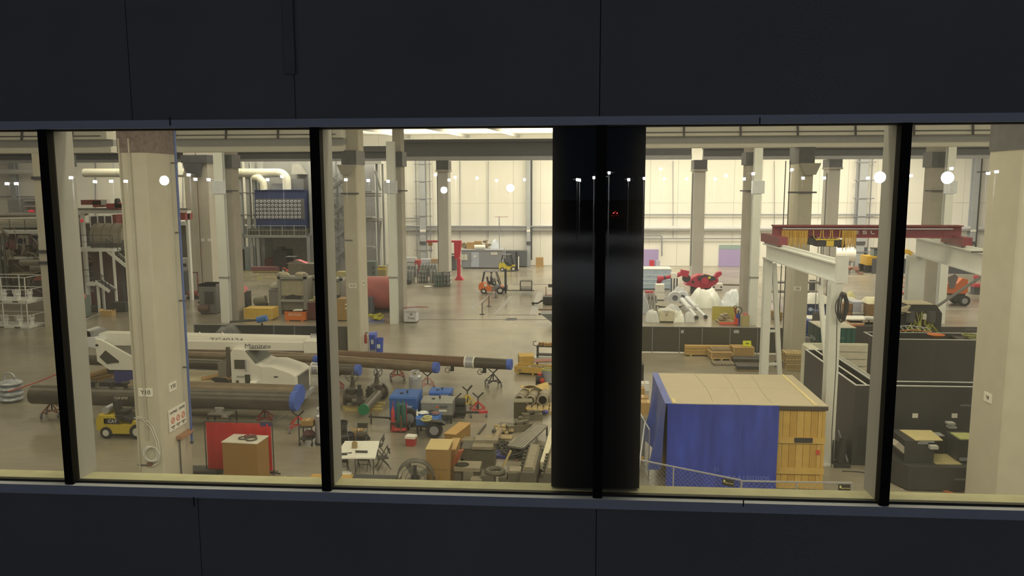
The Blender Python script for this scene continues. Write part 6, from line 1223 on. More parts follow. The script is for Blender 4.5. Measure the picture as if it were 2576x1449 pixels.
# office container
x0, x1, Y, h = fb(1161, 1265, 676, 628); of = T('site_office', 'grey site office cabin with a pale door and small window', 'cabin', ((x0+x1)/2, Y, 0)); w2 = (x1-x0)/2
MB().box(-w2, w2, 0, 3, .15, h-.1).build('cabin', M('878478', .6, var=.04), of); MB().box(-w2-.06, w2+.06, -.06, 3.06, h-.1, h).build('roof', M('A9A594', .6), of); MB().box(-w2*.95, w2*.95, .1, 2.9, 0, .15).build('skid', MDK, of)
xd = xat(1195, 660, Y)-(x0+x1)/2; dr = MB().box(-.5+xd, .5+xd, -.05, 0, .2, 2.15).build('door', M('A8A79E', .5), of); MB().box(xd-.15, xd+.1, -.07, -.05, 1.5, 1.75).build('notice', MWT, dr); MB().sph((xd-.4, -.09, 1.05), .05).build('handle', MDK, dr)
xd = xat(1167, 650, Y)-(x0+x1)/2; wn = MB().box(xd-.4, xd+.45, -.04, 0, 1.1, 1.85).build('window', M('C9C29A', .3), of); MB().box(xd-.0, xd+.05, -.06, -.03, 1.1, 1.85).build('mullion', M('85878A'), wn)
xd = xat(1243, 636, Y)-(x0+x1)/2; sg = MB().box(xd-.4, xd+.4, -.03, 0, h-.65, h-.35).build('name_plate', MWT, of); text('OFFICE', .2, MDK2, sg, (xd, -.035, h-.5))
carton('big carton on the cabin roof', (xat(1184, 620, Y+1.2), Y+1.2, h), 1.0, .8, .85, 0, M('A5814A', .8)); carton('second big carton beside another on the cabin roof', (xat(1202, 620, Y+1.2), Y+1.3, h), .9, .8, 1.0, 0, M('A07C46', .8))
one('foil_roll', MB().cyl((-.7, 0, .3), (.7, 0, .3), .3, n=14), MWT, 'white roll lying on the cabin roof', 'roll', (xat(1208, 620, Y+.8), Y+.35, h)); clutter('roof_timber', 'loose boards and bars piled on the cabin roof', 'boards', (xat(1171, 622, Y+1), Y+2.3, h), 16, (1.2, .45, .5), .6, M('8C7B58', .7, var=.3), 17); clutter('roof_bundle', 'brown bundles heaped on the cabin roof', 'bundles', (xat(1219, 622, Y+1), Y+1.9, h), 10, (.55, .5, .9), .6, M('8A7450', .8, var=.3), 19)
drape('pale plastic sheet over things on the cabin roof', 1234, 1258, 676, 660, 1.8, M('C4C2B2', .3), 31, amp=.1, loc=(xat(1245, 620, Y+1.5), Y+2.0, h+.01), h=1.3)
o = T('roof_mast', 'thin pole with a wire loop above the cabin roof', 'pole', (xat(1256, 620, Y+1), Y+1, h)); MB().cyl((0, 0, 0), (0, 0, 4.2), .05, n=6).build('pole', MGR, o); MB().torus((.45, 0, 1.9), .22, .03, 'y', 14, 5).build('loop', MGR, o); MB().bar((0, 0, 3.6), (.45, 0, 2.1), .02).build('wire', MGR, o); MB().bar((-.6, 0, 4.2), (1.2, 0, 4.2), .05).build('crossbar', M('9A5A50', .6), o)
for i, (l, r) in enumerate(((1271, 1297), (1298, 1325))):
    x0, x1, Y, h = fb(l, r, 672, 631); o = T('storage_container', ('dark grey ribbed container beside the site office', 'dark grey ribbed container next to the wall column')[i], 'container', ((x0+x1)/2, Y, 0)); w2 = (x1-x0)/2
    MB().box(-w2, w2, .05, 1.3, .1, h).build('shell', M('605E56', .6), o); MB().box(-w2*.9, w2*.9, .2, 1.2, 0, .1).build('base', MDK, o)
    for k in range(8): MB().box(-w2+w2*2*(k+.2)/8, -w2+w2*2*(k+.65)/8, 0, .05, .15, h-.05).build('rib', M('6A685F', .6), o)
pallet('pallet under the stacked cartons by the back wall', G(1357, 674)+Vc((0, .5, 0)), 0, 1.1, 1.0, .13)
carton('lower tan carton on the pallet by the back wall', G(1357, 674)+Vc((0, .5, .13)), 1.0, .9, .58); carton('upper tan carton stacked by the back wall', G(1357, 674)+Vc((0, .5, .715)), .98, .9, .62)
# forklifts in the aisle
p = G(1290, 683); fy = forklift('yellow forklift with a gas tank beside the site office', (p.x-.55, p.y+.5, 0), 0, M('C9B02E', .5), True, 2.5, 0); MB().box(1.22, 1.28, -.5, .5, .3, 1.8).build('load_backrest', MWT, fy)
p = G(1245, 739); fo = forklift('orange and grey forklift with a seated driver crossing the aisle', (p.x-.2, p.y+.5, 0), 0, M('D8702E', .45), True, 2.35, 2.3, False, .25); fo.scale = (1.18, 1.1, 1.05)
MB().prism([(-.2, .3), (.8, .3), (.86, .5), (.6, .85), (.2, .84)], 'y', -.55, .55).build('front_cowl', M('77736A', .5), fo); MB().box(-.75, -.5, -.545, -.54, .72, .98).build('number_plate', MWT, fo)
def rackframe(label, loc):
    o = T('load_rack', label, 'rack', loc); m = M('55513F', .5)
    for x in (-.6, .55):
        for y in (-.5, .45): MB().box(x, x+.06, y, y+.06, 0, .95).build('post', m, o)
    for z in (.05, .3, .9):
        for y in (-.5, .45): MB().box(-.6, .61, y, y+.05, z, z+.06).build('rail', m, o)
    for x in (-.6, .56):
        for z in (.3, .9): MB().box(x, x+.05, -.5, .5, z, z+.06).build('side_rail', m, o)
    MB().box(-.6, .6, -.5, .5, .0, .05).build('deck', m, o)
rackframe('empty dark frame rack carried on the long forks', (p.x+3.1, p.y+.5, .32))
# driver: one continuous body
def person(label, loc, rz, scale=1.0):
    o = T('person', label, 'person', loc, rz)
    vs = [(0,0,.0),(.02,0,.25),(.0,0,.48),(.02,0,.60),(.03,0,.68),  (0,.11,-.02),(.42,.12,.04),(.45,.12,-.38),(.58,.13,-.42), (0,-.11,-.02),(.42,-.12,.04),(.45,-.12,-.38),(.58,-.13,-.42), (-.0,.20,.46),(.12,.26,.2),(.36,.2,.22), (0,-.20,.46),(.12,-.26,.2),(.36,-.2,.22)]
    rs = [.15,.15,.14,.065,.06, .10,.08,.06,.05, .10,.08,.06,.05, .07,.055,.045, .07,.055,.045]
    es = [(0,1),(1,2),(2,3),(3,4),(0,5),(5,6),(6,7),(7,8),(0,9),(9,10),(10,11),(11,12),(2,13),(13,14),(14,15),(2,16),(16,17),(17,18)]
    for s_, base in ((1, 15), (-1, 18)):
        for k in range(4):
            b = vs[base]; vs.append((b[0]+.07, b[1]-.03*s_+.02*k*s_, b[2]+.02)); rs.append(.012); es.append((base, len(vs)-1)); vs.append((b[0]+.10-.008*abs(k-1.5), b[1]-.03*s_+.02*k*s_, b[2]-.03)); rs.append(.010); es.append((len(vs)-2, len(vs)-1))
        b = vs[base]; vs.append((b[0]+.04, b[1]-.06*s_, b[2]+.03)); rs.append(.013); es.append((base, len(vs)-1))
    me = bpy.data.meshes.new('body'); me.from_pydata(vs, es, []); ob = bpy.data.objects.new('body', me); COL.objects.link(ob)
    ob.modifiers.new('s', 'SKIN'); 
    for i, r in enumerate(rs): me.skin_vertices[0].data[i].radius = (r, r)
    me.skin_vertices[0].data[0].use_root = True
    ob.modifiers.new('d', 'SUBSURF').levels = 1
    m2 = bpy.data.meshes.new_from_object(ob.evaluated_get(bpy.context.evaluated_depsgraph_get())); bpy.data.objects.remove(ob)
    m2.materials.clear(); m2.materials.append(M('4A4440', .8)); b = bpy.data.objects.new('body', m2); COL.objects.link(b); b.parent = o
    h = MB().sph((.04, 0, .80), .095, .08, .125, 14, 10).build('head', M('A77E5C', .6), o)
    MB().prism([(.13, .80), (.165, .775), (.13, .765)], 'y', -.015, .015).build('nose', M('A77E5C', .6), h)
    for sy in (-.03, .03): MB().sph((.125, sy, .815), .012, n=6, m=4).build('eye', MDK, h); MB().sph((.03, sy*2.7, .80), .02, .012, .03, 6, 4).build('ear', M('A77E5C', .6), h)
    MB().cb((.125, 0, .735), .01, .05, .01).build('mouth', M('7C4A40', .6), h); MB().sph((.02, 0, .845), .105, .09, .10, 12, 8).build('hair', M('2C2622', .8, raw=True), o)
    return o
person('driver in dark clothes sitting at the wheel of the orange forklift', (p.x-.42, p.y+.5, 1.2), 0)
# stanchions with a belt
sp = [(1213, 791), (1230, 771), (1247, 749)]
for i, (px, py) in enumerate(sp):
    o = T('belt_stanchion', ('dark belt stanchion standing closest to the window', 'dark belt stanchion in the middle of the belt', 'dark belt stanchion beside the orange forklift')[i], 'stanchion', G(px, py)); MB().cyl((0, 0, 0), (0, 0, .04), .2, n=14).build('base', MDK, o); MB().cyl((0, 0, .04), (0, 0, .98), .035, n=8).build('post', MDK, o)
    if i < 2: d = G(*sp[i+1])-G(px, py); MB().bar((0, 0, .92), (d.x, d.y, .92), .015, .06).build('belt', M('5A4A34', .7), o)
# floor trenches and lines
def strip(name, label, pts, mat, z=.006): 
    return one(name, MB().prism([(G(p, q).x, G(p, q).y) for p, q in pts], 'z', .0005, z), mat, label, 'floor marking')
MTR = M('8E8670', .35, var=.12); MLN = M('A09880', .8, spec=.05)
strip('floor_trench', 'grey covered trench running back along the aisle on the jib side', [(1178, 778), (1192, 778), (1238, 742), (1229, 742)], MTR); strip('floor_trench', 'grey covered trench running back by the facade column', [(1330, 792), (1348, 792), (1366, 735), (1352, 735)], MTR)
strip('floor_trench', 'grey covered trench below the belt stanchions', [(1240, 792), (1252, 792), (1290, 745), (1280, 745)], MTR); strip('floor_plate', 'dark square cover plate in the polished floor', [(1270, 806), (1298, 806), (1302, 800), (1276, 800)], M('6E6A5C', .8, spec=.05))
for i, (q, a, b) in enumerate(((805, 1050, 1392), (793, 1245, 1350), (716, 1290, 1392), (747, 1560, 2310), (778, 2255, 2520))): strip('floor_joint', ('dark joint line across the aisle floor', 'joint line joining the trench ends', 'far joint line beyond the load rack', 'pale floor line beyond the gantry', 'floor joint before the wiring cabinet')[i], [(a, q), (b, q), (b, q-1.2), (a, q-1.2)], M('6A6454', .8, spec=.05) if i < 3 else MLN, .004)
for i, (p, q, r, s_) in enumerate(((206, 805, 250, 790), (183, 814, 226, 814))): strip('floor_line', ('white floor line slanting by the left stairs', 'white floor line beside the white post')[i], [(p, q), (p+3, q), (r+2, s_-1), (r, s_-1)], MWT)
# ---------------------------------------------------------------- right half: fence, robots, plastic heaps
x0, x1, Yf2, hf2 = fb(1590, 1972, 888, 823)
fe = T('mesh_fence', 'long black screened chain fence before the plastic wrapped heap', 'fence', (0, 0, 0)); MSCR = M('55503F', .85, var=.12, scale=3)
MB().box(x0, x1, Yf2, Yf2+.02, .05, hf2).build('screen', MSCR, fe); MB().bar((x0, Yf2-.03, hf2), (x1, Yf2-.03, hf2), .04).build('top_rail', MGREY, fe)
for px in (1641, 1709, 1766, 1836, 1905, 1970): MB().cyl((xat(px, 850, Yf2), Yf2-.03, 0), (xat(px, 850, Yf2), Yf2-.03, hf2+.04), .03, n=6).build('post', MGREY, fe)
for px, w_ in ((1713, 7), (1846, 13)): MB().box(xat(px, 830, Yf2), xat(px+w_, 830, Yf2), Yf2-.03, Yf2-.01, zat(px, 838, Yf2), zat(px, 830, Yf2)).build('notice', M('B9B4A4', .6), fe)
# timber and crates before it
o = T('lumber_stack', 'long stack of pale lumber before the screened fence', 'lumber', G(1725, 898)+Vc((0, .3, 0)))
for k in range(3):
    for j in range(2): MB().box(.0, 2.9, j*.22, j*.22+.2, .08+k*.2, .26+k*.2).build('beam', M('C09A55', .75, var=.12), o)
for x in (.3, 2.4): MB().box(x, x+.12, 0, .45, 0, .08).build('bearer', MWOOD, o)
pallet('grey pallet on the low timber crate', G(1815, 905)+Vc((0, .7, .50)), .05, 1.2, 1.0, .13, M('97815A', .8)); crate('low timber crate under the grey pallet', G(1815, 908)+Vc((0, .7, 0)), 1.35, 1.2, .5, .05, M('A88650', .75))
crate('timber crate with cross boards under the yellow sign', G(1872, 906)+Vc((0, .7, 0)), 1.3, 1.0, .75, 0, M('B18C50', .75)); 
o = T('yellow_sign', 'bright yellow folded warning sign on the timber crate', 'sign', G(1883, 906)+Vc((0, .6, .75))); MB().bar((-.0, -.1, .02), (0, .02, .36), .5, .02).build('front_face', M('D8D82A', .5), o); MB().bar((0, .14, .02), (0, .02, .36), .5, .02).build('rear_face', M('D8D82A', .5), o); MB().cb((0, -.075, .2), .2, .02, .05).build('print', MDK, o)
pallet('low grey pallet lying before the timber crates', G(1822, 920)+Vc((0, .4, 0)), .05, 1.3, .9, .12, M('857659', .8))
for i, (px, py) in enumerate(((1880, 916), (1890, 935))): o = T('black_platform', ('black flat platform behind the gantry leg', 'black flat platform nearer the blue tarp crate')[i], 'platform', G(px, py)+Vc((0, .5, 0))); MB().box(-.8, .9, -.45, .45, .14, .3).build('deck', M('45423A', .5), o); MB().box(-.7, .8, -.4, .4, 0, .14).build('pallet_base', M('8C7A54', .8), o)
sk = G(2004, 932)
for k in range(7): pallet(('lowest', 'second lowest', 'third lowest', 'middle', 'third highest', 'second highest', 'topmost')[k]+' weathered pallet in the stack beside the X8 column', sk+Vc((0, .6, .145*k)), .04*(k % 3)-.04, 1.25, 1.1, .13, M('A98E58' if k % 2 else 'B89C62', .8), group='pallets stacked beside the X8 column')
o = T('grey_blocks', 'grey ribbed plastic pallet leaning by the X8 column', 'pallet', G(1980, 925)+Vc((0, .4, 0)), -.3); 
for k in range(5): MB().box(-.6, .6, -.5+k*.2, -.36+k*.2, .04+.06*(4-k), .14+.06*(4-k)).build('rib', M('7C776A', .6), o)
MB().prism([(-.5, 0), (.5, 0), (.5, .14), (-.5, .4)], 'x', -.6, .6).build('base', M('6B675C', .6), o)
# wrapped glassy machine, robots
MPL = M('CFCBB8', .25, var=.08, scale=2); MPL2 = M('E0DCC8', .35, var=.06, scale=2)
def wrapm(o, w2, dp, h):
    MB().box(-w2*1.02, w2*1.02, -dp/2-.03, dp/2+.03, h, h+.08).build('top_wrap', MWT, o)
    for k in range(3): MB().box(-w2-.01, w2+.01, -dp/2-.03, -dp/2, h*(.25+.22*k), h*(.3+.22*k)).build('wrap_fold', M('C4C8C0', .2), o)
bx('wrapped_machine', 'large machine wrapped in clear plastic behind the robot arms', 'machine', 1600, 1688, 728, 678, 2.4, M('A9B4B0', .15, var=.2), wrapm)
bx('red_cabinet', 'small red cabinet against the back wall panel', 'cabinet', 1634, 1646, 676, 655, .6, M('B8323A', .5), lambda o, w2, dp, h: MB().box(-w2*.8, w2*.8, -dp/2-.01, -dp/2, h*.2, h*.9).build('door', M('C03A40', .5), o)); bx('grey_cabinet', 'small grey cabinet beside the red one at the wall', 'cabinet', 1649, 1660, 676, 656, .6, M('A8A29A', .5), lambda o, w2, dp, h: MB().box(-w2*.8, w2*.8, -dp/2-.01, -dp/2, h*.2, h*.9).build('door', M('B0AAA2', .5), o))
Yr = G(1780, 738).y; RX = lambda p: xat(p, 700, Yr); RZ = lambda q: zat(1760, q, Yr); MR2 = M('B02A38', .4, var=.08)
ro = T('robot_arm', 'large red and black industrial robot arm lying behind the plastic heap', 'robot', (0, 0, 0))
MB().prism([(RX(1721), RZ(715)), (RX(1728), RZ(710)), (RX(1740), RZ(697)), (RX(1755), RZ(690)), (RX(1785), RZ(692)), (RX(1800), RZ(700)), (RX(1800), RZ(712)), (RX(1783), RZ(722)), (RX(1760), RZ(724)), (RX(1735), RZ(718))], 'y', Yr-.6, Yr+.9).build('shoulder', MR2, ro)
MB().prism([(RX(1752), RZ(696)), (RX(1770), RZ(688)), (RX(1795), RZ(694)), (RX(1798), RZ(702)), (RX(1770), RZ(704)), (RX(1754), RZ(703))], 'y', Yr-.8, Yr-.5).build('black_cover', M('33302C', .5), ro); MB().cb((RX(1781), Yr-.82, RZ(696)), .22, .04, .2).build('yellow_label', M('D8C82A', .5), ro)
MB().prism([(RX(1794), RZ(696)), (RX(1800), RZ(702)), (RX(1815), RZ(689)), (RX(1812), RZ(682)), (RX(1802), RZ(685))], 'y', Yr-.3, Yr+.3).build('forearm', MR2, ro); MB().cyl((RX(1770), Yr-.9, RZ(704)), (RX(1770), Yr-.2, RZ(704)), .38, n=14).build('joint', MR2, ro); MB().cyl((RX(1741), Yr-.75, RZ(707)), (RX(1741), Yr-.6, RZ(707)), .14, n=12).build('flange', MDK, ro); MB().cyl((RX(1797), Yr-.4, RZ(704)), (RX(1797), Yr+.4, RZ(704)), .35, n=12).build('motor', MR2, ro)
MB().box(RX(1740), RX(1790), Yr-.3, Yr+.8, 0, RZ(722)).build('transport_base', MDK2, ro); MB().cyl((RX(1725), Yr-.5, RZ(699)), (RX(1725), Yr-.2, RZ(699)), .4, n=16).build('black_drum', MDK, ro)
ro = T('robot_arm', 'smaller red robot arm reaching over a white pedestal', 'robot', (0, 0, 0)); Y2 = Yr-1.5; RX2 = lambda p: xat(p, 700, Y2); RZ2 = lambda q: zat(1690, q, Y2)
MB().cyl((RX2(1654), Y2, RZ2(702)), (RX2(1666), Y2, RZ2(701)), .30, n=12).build('wrist', MR2, ro); MB().cyl((RX2(1658), Y2, RZ2(704)), (RX2(1658), Y2, RZ2(714)), .22, n=12).build('tool_flange', M('8C2430', .5), ro); MB().cyl((RX2(1664), Y2, RZ2(701)), (RX2(1690), Y2, RZ2(695)), .18, n=12).build('forearm', MR2, ro); MB().cyl((RX2(1700), Y2, RZ2(694)), (RX2(1716), Y2, RZ2(687)), .22, n=12).build('upper_arm', MR2, ro); MB().cb((RX2(1721), Y2, RZ2(687)), .8, .6, .6, ry=.2).build('elbow', MR2, ro); MB().cb((RX2(1695), Y2, RZ2(693)), .6, .5, .5).build('white_collar', MWT, ro)
for px in (1688, 1695, 1702): MB().box(RX2(px), RX2(px)+.09, Y2-.3, Y2+.2, 0, RZ2(700)).build('stand_leg', M('4F5250', .5), ro)
MB().cyl((RX2(1670), Y2, RZ2(699)), (RX2(1674), Y2, RZ2(698.5)), .2, n=12).build('black_ring', MDK, ro)
bx('white_pedestal', 'white square pedestal standing below the small robot wrist', 'pedestal', 1650, 1671, 756, 716, .9, MWT, lambda o, w2, dp, h: MB().box(-w2*1.02, w2*1.02, -dp/2-.02, dp/2+.02, h*.5, h*.53).build('seam', M('A9A390', .5), o))
bx('white_box_beam', 'white box section with bolts and a dark rod', 'machine part', 1790, 1818, 730, 714, .8, MWT, lambda o, w2, dp, h: [MB().cyl((w2, 0, h*.8), (w2+2.6, 0, h*.75), .09, n=8).build('rod', M('6A5A40', .5), o), MB().cyl((-w2*.6, -dp/2-.04, h*.5), (-w2*.6, -dp/2, h*.5), .1, n=10).build('bolt', MDK2, o), MB().cyl((w2*.7, -dp/2-.04, h*.5), (w2*.7, -dp/2, h*.5), .1, n=10).build('bolt', MDK2, o)])
drape('huge white translucent plastic sheet over a heap behind the fence', 1738, 1822, 776, 721, 4.5, MPL2, 11, amp=.20, power=.6)
drape('lower white plastic sheet spread toward the steel post', 1827, 1884, 792, 738, 4.5, MPL, 12, amp=.18, power=.5)
drape('greyish plastic cover hump left of the huge white sheet', 1688, 1740, 760, 727, 2.6, M('B5B09A', .35), 13, amp=.10)
g = [[(-1.0+2.0*j/8, .03*math.sin(j*1.4+i), 1.05*i/5) for j in range(9)] for i in range(6)]
one('yellow_sheet', MB().sheet(g, .03), M('BBA84A', .6, var=.1), 'upright yellow plastic sheet in front of the white plastic heap', 'sheet', G(1822, 803))
def rollw(label, px, py, r):
    o = T('hose_roll', label, 'roll', G(px, py)+Vc((0, .3, r))); MB().lathe([(r*.45, -.25), (r, -.25), (r, .25), (r*.45, .25)], (0, 0, 0), 18, 'y', True).build('roll', M('C9C3AC', .6), o); MB().cyl((0, -.1, 0), (0, .2, 0), r*.44, n=14).build('core', M('77736A', .6), o)
rollw('white roll with a grey core nearer the pedestal', 1698, 766, .58); rollw('white roll with a grey core beside the long white legs', 1717, 762, .52)
for i, (p, q) in enumerate((((1716, 754), (1752, 798)), ((1728, 750), (1775, 797)))):
    a, b = G(p[0], p[1], .9), G(q[0], q[1], .15); o = T('jointed_tube', ('long white jointed leg lying by the rolls', 'second long white jointed leg before the plastic heap')[i], 'machine part', (0, 0, 0)); MB().cyl(a, a+(b-a)*.55, .22, .18, n=10).build('upper_tube', M('D2CBB2', .5), o); MB().cyl(a+(b-a)*.5, b, .13, n=10).build('lower_tube', M('D2CBB2', .5), o); MB().sph(a+(b-a)*.52, .27).build('joint', M('CFC7AC', .5), o); MB().cyl((b.x, b.y-.15, .15), (b.x, b.y+.15, .15), .16, n=10).build('foot', MDK2, o)
MWB = M('C9C2A8', .6, var=.1)
for i, (l, r, yb, yt) in enumerate(((1624, 1660, 812, 782), (1694, 1723, 812, 782), (1724, 1748, 812, 786), (1668, 1716, 798, 768))):
    drape(('crumpled white cover by the edge of the facade column', 'white wrapped bundle beside the round cream tub', 'small white wrapped bundle near the fence', 'long white cover behind the cream tub')[i], l, r, yb, yt, 1.2, MWB if i != 1 else MPL2, 40+i, cat='bundle', name='wrapped_bundle', amp=.06, power=.3)
p = G(1677, 812); o = T('cream_tub', 'cream square tub with an arched rim and stencilled mark', 'tub', (p.x, p.y+.6, 0)); MB().prism([(-.55, .1), (.55, .1), (.62, .9), (-.62, .9)], 'y', -.5, .5).build('tub', M('C9BC90', .6), o); MB().torus((0, 0, .92), .45, .12, 'z', 16, 6).build('rim', M('D0C7A8', .6), o); text('F', .3, MDK2, o, (0, -.53, .6)); MB().box(-.5, .5, -.4, .4, 0, .1).build('base', MDK, o)
o = T('wire_basket', 'grey ribbed hose arch by the edge of the facade column', 'hose', G(1622, 772))
for k in range(7): MB().torus((.28*k-.7, 0, .45), .8-.03*k, .05, 'x', 16, 5).build('rib', M('7E7A6C', .5), o)
o = T('curved_tray', 'long shallow curved tray behind the white covers', 'tray', G(1684, 780)); MB().lathe([(.95, .25), (1.2, .45), (1.25, .5), (1.1, .5), (.85, .32)], n=24).build('tray', M('8E8365', .6), o); MB().cyl((0, 0, 0), (0, 0, .3), .7, n=12).build('stand', MDK2, o)
drape('grey plastic sheet hanging by the facade column edge', 1590, 1636, 790, 728, 2.0, M('A5A294', .3), 15, amp=.15)
bx('red_parts_tray', 'tray of red small parts near the white pedestal', 'tray', 1622, 1646, 752, 738, .8, M('A08C74', .6), lambda o, w2, dp, h: [MB().sph((-w2*.6+k*w2*.4, 0, h+.1), .16, .14, .12).build('red_part', M('B84844', .5), o) for k in range(4)])
# pallet jack etc
o = T('pallet_jack', 'orange red pallet jack standing before the fence line', 'pallet jack', G(1850, 819)+Vc((0, .3, 0))); mo = M('C8472E', .5)
for sy in (-.25, .2): MB().box(-1.15, 0, sy, sy+.16, .06, .14).build('fork', mo, o)
MB().box(0, .22, -.28, .3, .05, .55).build('pump_body', mo, o); MB().bar((.1, 0, .5), (.0, 0, 1.35), .12).build('tiller', mo, o); MB().torus((0, 0, 1.4), .12, .025, 'y', 12, 5).build('handle', MDK, o); MB().cyl((.12, -.08, .09), (.12, .08, .09), .09, n=10).build('steer_wheel', MDK, o)
pallet('small pallet with brown parts beside the pallet jack', G(1826, 812)+Vc((0, .4, 0)), .1, 1.3, .9, .13); clutter('brown_parts', 'brown metal parts on the small pallet by the jack', 'parts', G(1826, 812)+Vc((0, .4, .13)), 12, (.5, .3, .3), .4, M('9A8A66', .6, var=.3), 33)
o = T('valve_wheel', 'dark valve with a handwheel and blue body by the pallet jack', 'valve', G(1856, 818)); MB().cyl((0, 0, 0), (0, 0, .9), .16, n=10).build('body', M('3C4A7E', .5), o); MB().torus((0, 0, 1.15), .28, .035, 'y', 16, 5).build('handwheel', MDK, o); MB().cyl((0, 0, .9), (0, 0, 1.15), .05, n=8).build('stem', MDK, o)
o = T('tan_drum', 'tan drum with a pink lid beside the steel post', 'drum', G(1874, 820)); MB().cyl((0, 0, 0), (0, 0, .85), .32, n=14).build('drum', M('A9975E', .6), o); MB().cyl((0, 0, .85), (0, 0, 1.0), .2, n=12).build('lid', M('B8685C', .6), o)
# ---------------------------------------------------------------- white gantry crane with the red girder
MGA = M('DAD2B4', .5, var=.05)
Yg = 46.0
def ibeam(mb_, p, q, w_, h, t=.06):
    p, q = Vc(p), Vc(q); d, x, y, L = MB().frame(p, q)
    mb_.bar(p+y*(h/2-t/2), q+y*(h/2-t/2), w_, t); mb_.bar(p-y*(h/2-t/2), q-y*(h/2-t/2), w_, t); mb_.bar(p, q, t, h-t*1.5); return mb_
# near runway: from far end (1918,625) to near end (2112,685); height of the top z
zr = 7.95
a, b = G(1930, 612, zr), G(2118, 662, zr)
XRn = lambda p, q, z: G(p, q, z)
ga = T('gantry_runway', 'white gantry crane runway on braced legs over the blue tarp crate', 'gantry crane', (0, 0, 0))
ibeam(MB(), a-Vc((0, 0, .38)), b-Vc((0, 0, .38)), .45, .76).build('runway_beam', MGA, ga)
for p, q in ((a, b),): MB().bar(p+Vc((0, 0, .06)), q+Vc((0, 0, .06)), .14, .12).build('crane_rail', MGA, ga)
MB().bar(b-Vc((0, 0, .76)), b+Vc((0, 0, .3)), .42, .25).build('end_stop', MGA, ga)
def leg(x, y, z, w_=.45): MB().box(x-w_/2, x+w_/2, y-.25, y-.2, 0, z).join(MB().box(x-w_/2, x+w_/2, y+.2, y+.25, 0, z)).join(MB().box(x-.03, x+.03, y-.2, y+.2, 0, z)).build('leg', MGA, ga)
leg(a.x+.0, a.y-.3, zr-.75, .36); leg(b.x-.15, b.y+.2, zr-.75, .42)
la = Vc((a.x+.3, a.y-.3, zr-1.0)); lb = la+Vc((.7, .3, -zr+1.0)); MB().bar(la, lb, .22, .22).build('brace_leg', MGA, ga)
for t in (.28, .5, .75, .93): q = la+(lb-la)*t; MB().bar((la.x-.3, la.y, q.z), q, .12, .12).build('brace_rung', MGA, ga)
for x, y in ((a.x+.15, a.y-.3), (b.x-.15, b.y+.2)): MB().box(x-.5, x+.5, y-.5, y+.5, 0, .05).build('base_plate', MGA, ga)
MB().bar(Vc((b.x-.1, b.y+2.2, zr-1.15)), Vc((b.x-.1, b.y+.25, 2.2)), .16, .16).build('knee_brace', MGA, ga)
gb = T('gantry_runway', 'white gantry crane runway standing over the wiring cabinet', 'gantry crane', (0, 0, 0))
c, d = G(2352, 606, zr), G(2610, 664, zr); ga_keep = ga; ga = gb
ibeam(MB(), c-(d-c).normalized()*3.2-Vc((0, 0, .5)), d-Vc((0, 0, .5)), .5, 1.0).build('runway_beam', MGA, gb); MB().bar(c+Vc((0, 0, .06)), d+Vc((0, 0, .06)), .14, .12).build('crane_rail', MGA, gb)
leg(c.x+.1, c.y+2.4, zr-1.0, .85); MB().bar((c.x+2.2, c.y-2.2, zr-1.0), (c.x+.25, c.y+2.1, 3.4), .14, .1).build('knee_brace', M('A49D88', .5), gb); MB().box(c.x-.5, c.x+.7, c.y+2.0, c.y+2.8, 0, .05).build('base_plate', MGA, gb)
leg(d.x-.4, d.y+.3, zr-1.2, .8)
# red bridge girder across both runways
zg = zr+.35
Yb_ = a.y+(b.y-a.y)*.11
pa, pb = V(1944, 566, Yb_), V(2417, 567, Yb_); zt_, zb_ = pa.z, zat(1960, 597, Yb_)
br = T('bridge_girder', 'dark red bridge girder with white TESLA lettering across the gantry', 'girder', (0, 0, 0)); MRG = M('7C3234', .5, var=.08)
MB().box(pa.x, pb.x, Yb_-.1, Yb_+.1, zb_, zt_).build('web', MRG, br); MB().box(pa.x, pb.x, Yb_-.3, Yb_+.3, zt_-.06, zt_).build('top_flange', MRG, br); MB().box(pa.x, pb.x, Yb_-.3, Yb_+.3, zb_, zb_+.06).build('bottom_flange', MRG, br); MB().box(pa.x+.4, pb.x-.5, Yb_-.34, Yb_-.28, zat(2000, 576, Yb_), zat(2000, 573, Yb_)).build('festoon_track', M('A59A8C', .5), br)
# lettering drawn with strokes
def stroke(px0, py0, px1, py1): return MB().box(*sorted((xat(px0, 586, Yb_-.1), xat(px1, 586, Yb_-.1))), Yb_-.125, Yb_-.10, *sorted((zat(2200, py0, Yb_-.1), zat(2200, py1, Yb_-.1))))
def letter(parts):
    m = MB()
    for q in parts: m.join(stroke(*q))
    return stuff(m.build('lettering', M('E0D2C4', .5), br))
for x0_, kind in ((2119, 'T'), (2150, 'E'), (2170, 'S'), (2190, 'L'), (2210, 'A')):
    w_ = 10; y_ = (580.5, 582, 585, 586.5, 587, 588.5); t_ = 1.7
    P_ = {'T': [(0, 580.5, w_, 580.5+t_), (4, 583.5, 6, 588.8)], 'E': [(0, 580.5, w_, 580.5+t_), (0, 583.8, w_, 583.8+t_), (0, 587.1, w_, 587.1+t_)], 'S': [(0, 580.5, w_, 580.5+t_), (0, 582, 2, 584), (0, 583.8, w_, 583.8+t_), (w_-2, 585, w_, 587.2), (0, 587.1, w_, 587.1+t_)], 'L': [(0, 580.5, 2, 588.8), (0, 587.1, w_, 587.1+t_)], 'A': [(0, 580.5, w_, 580.5+t_), (0, 583.5, 2, 588.8), (w_-2, 583.5, w_, 588.8), (0, 583.8, w_, 583.8+t_)]}[kind]
    letter([(x0_+q[0], q[1], x0_+q[2], q[3]) for q in P_])
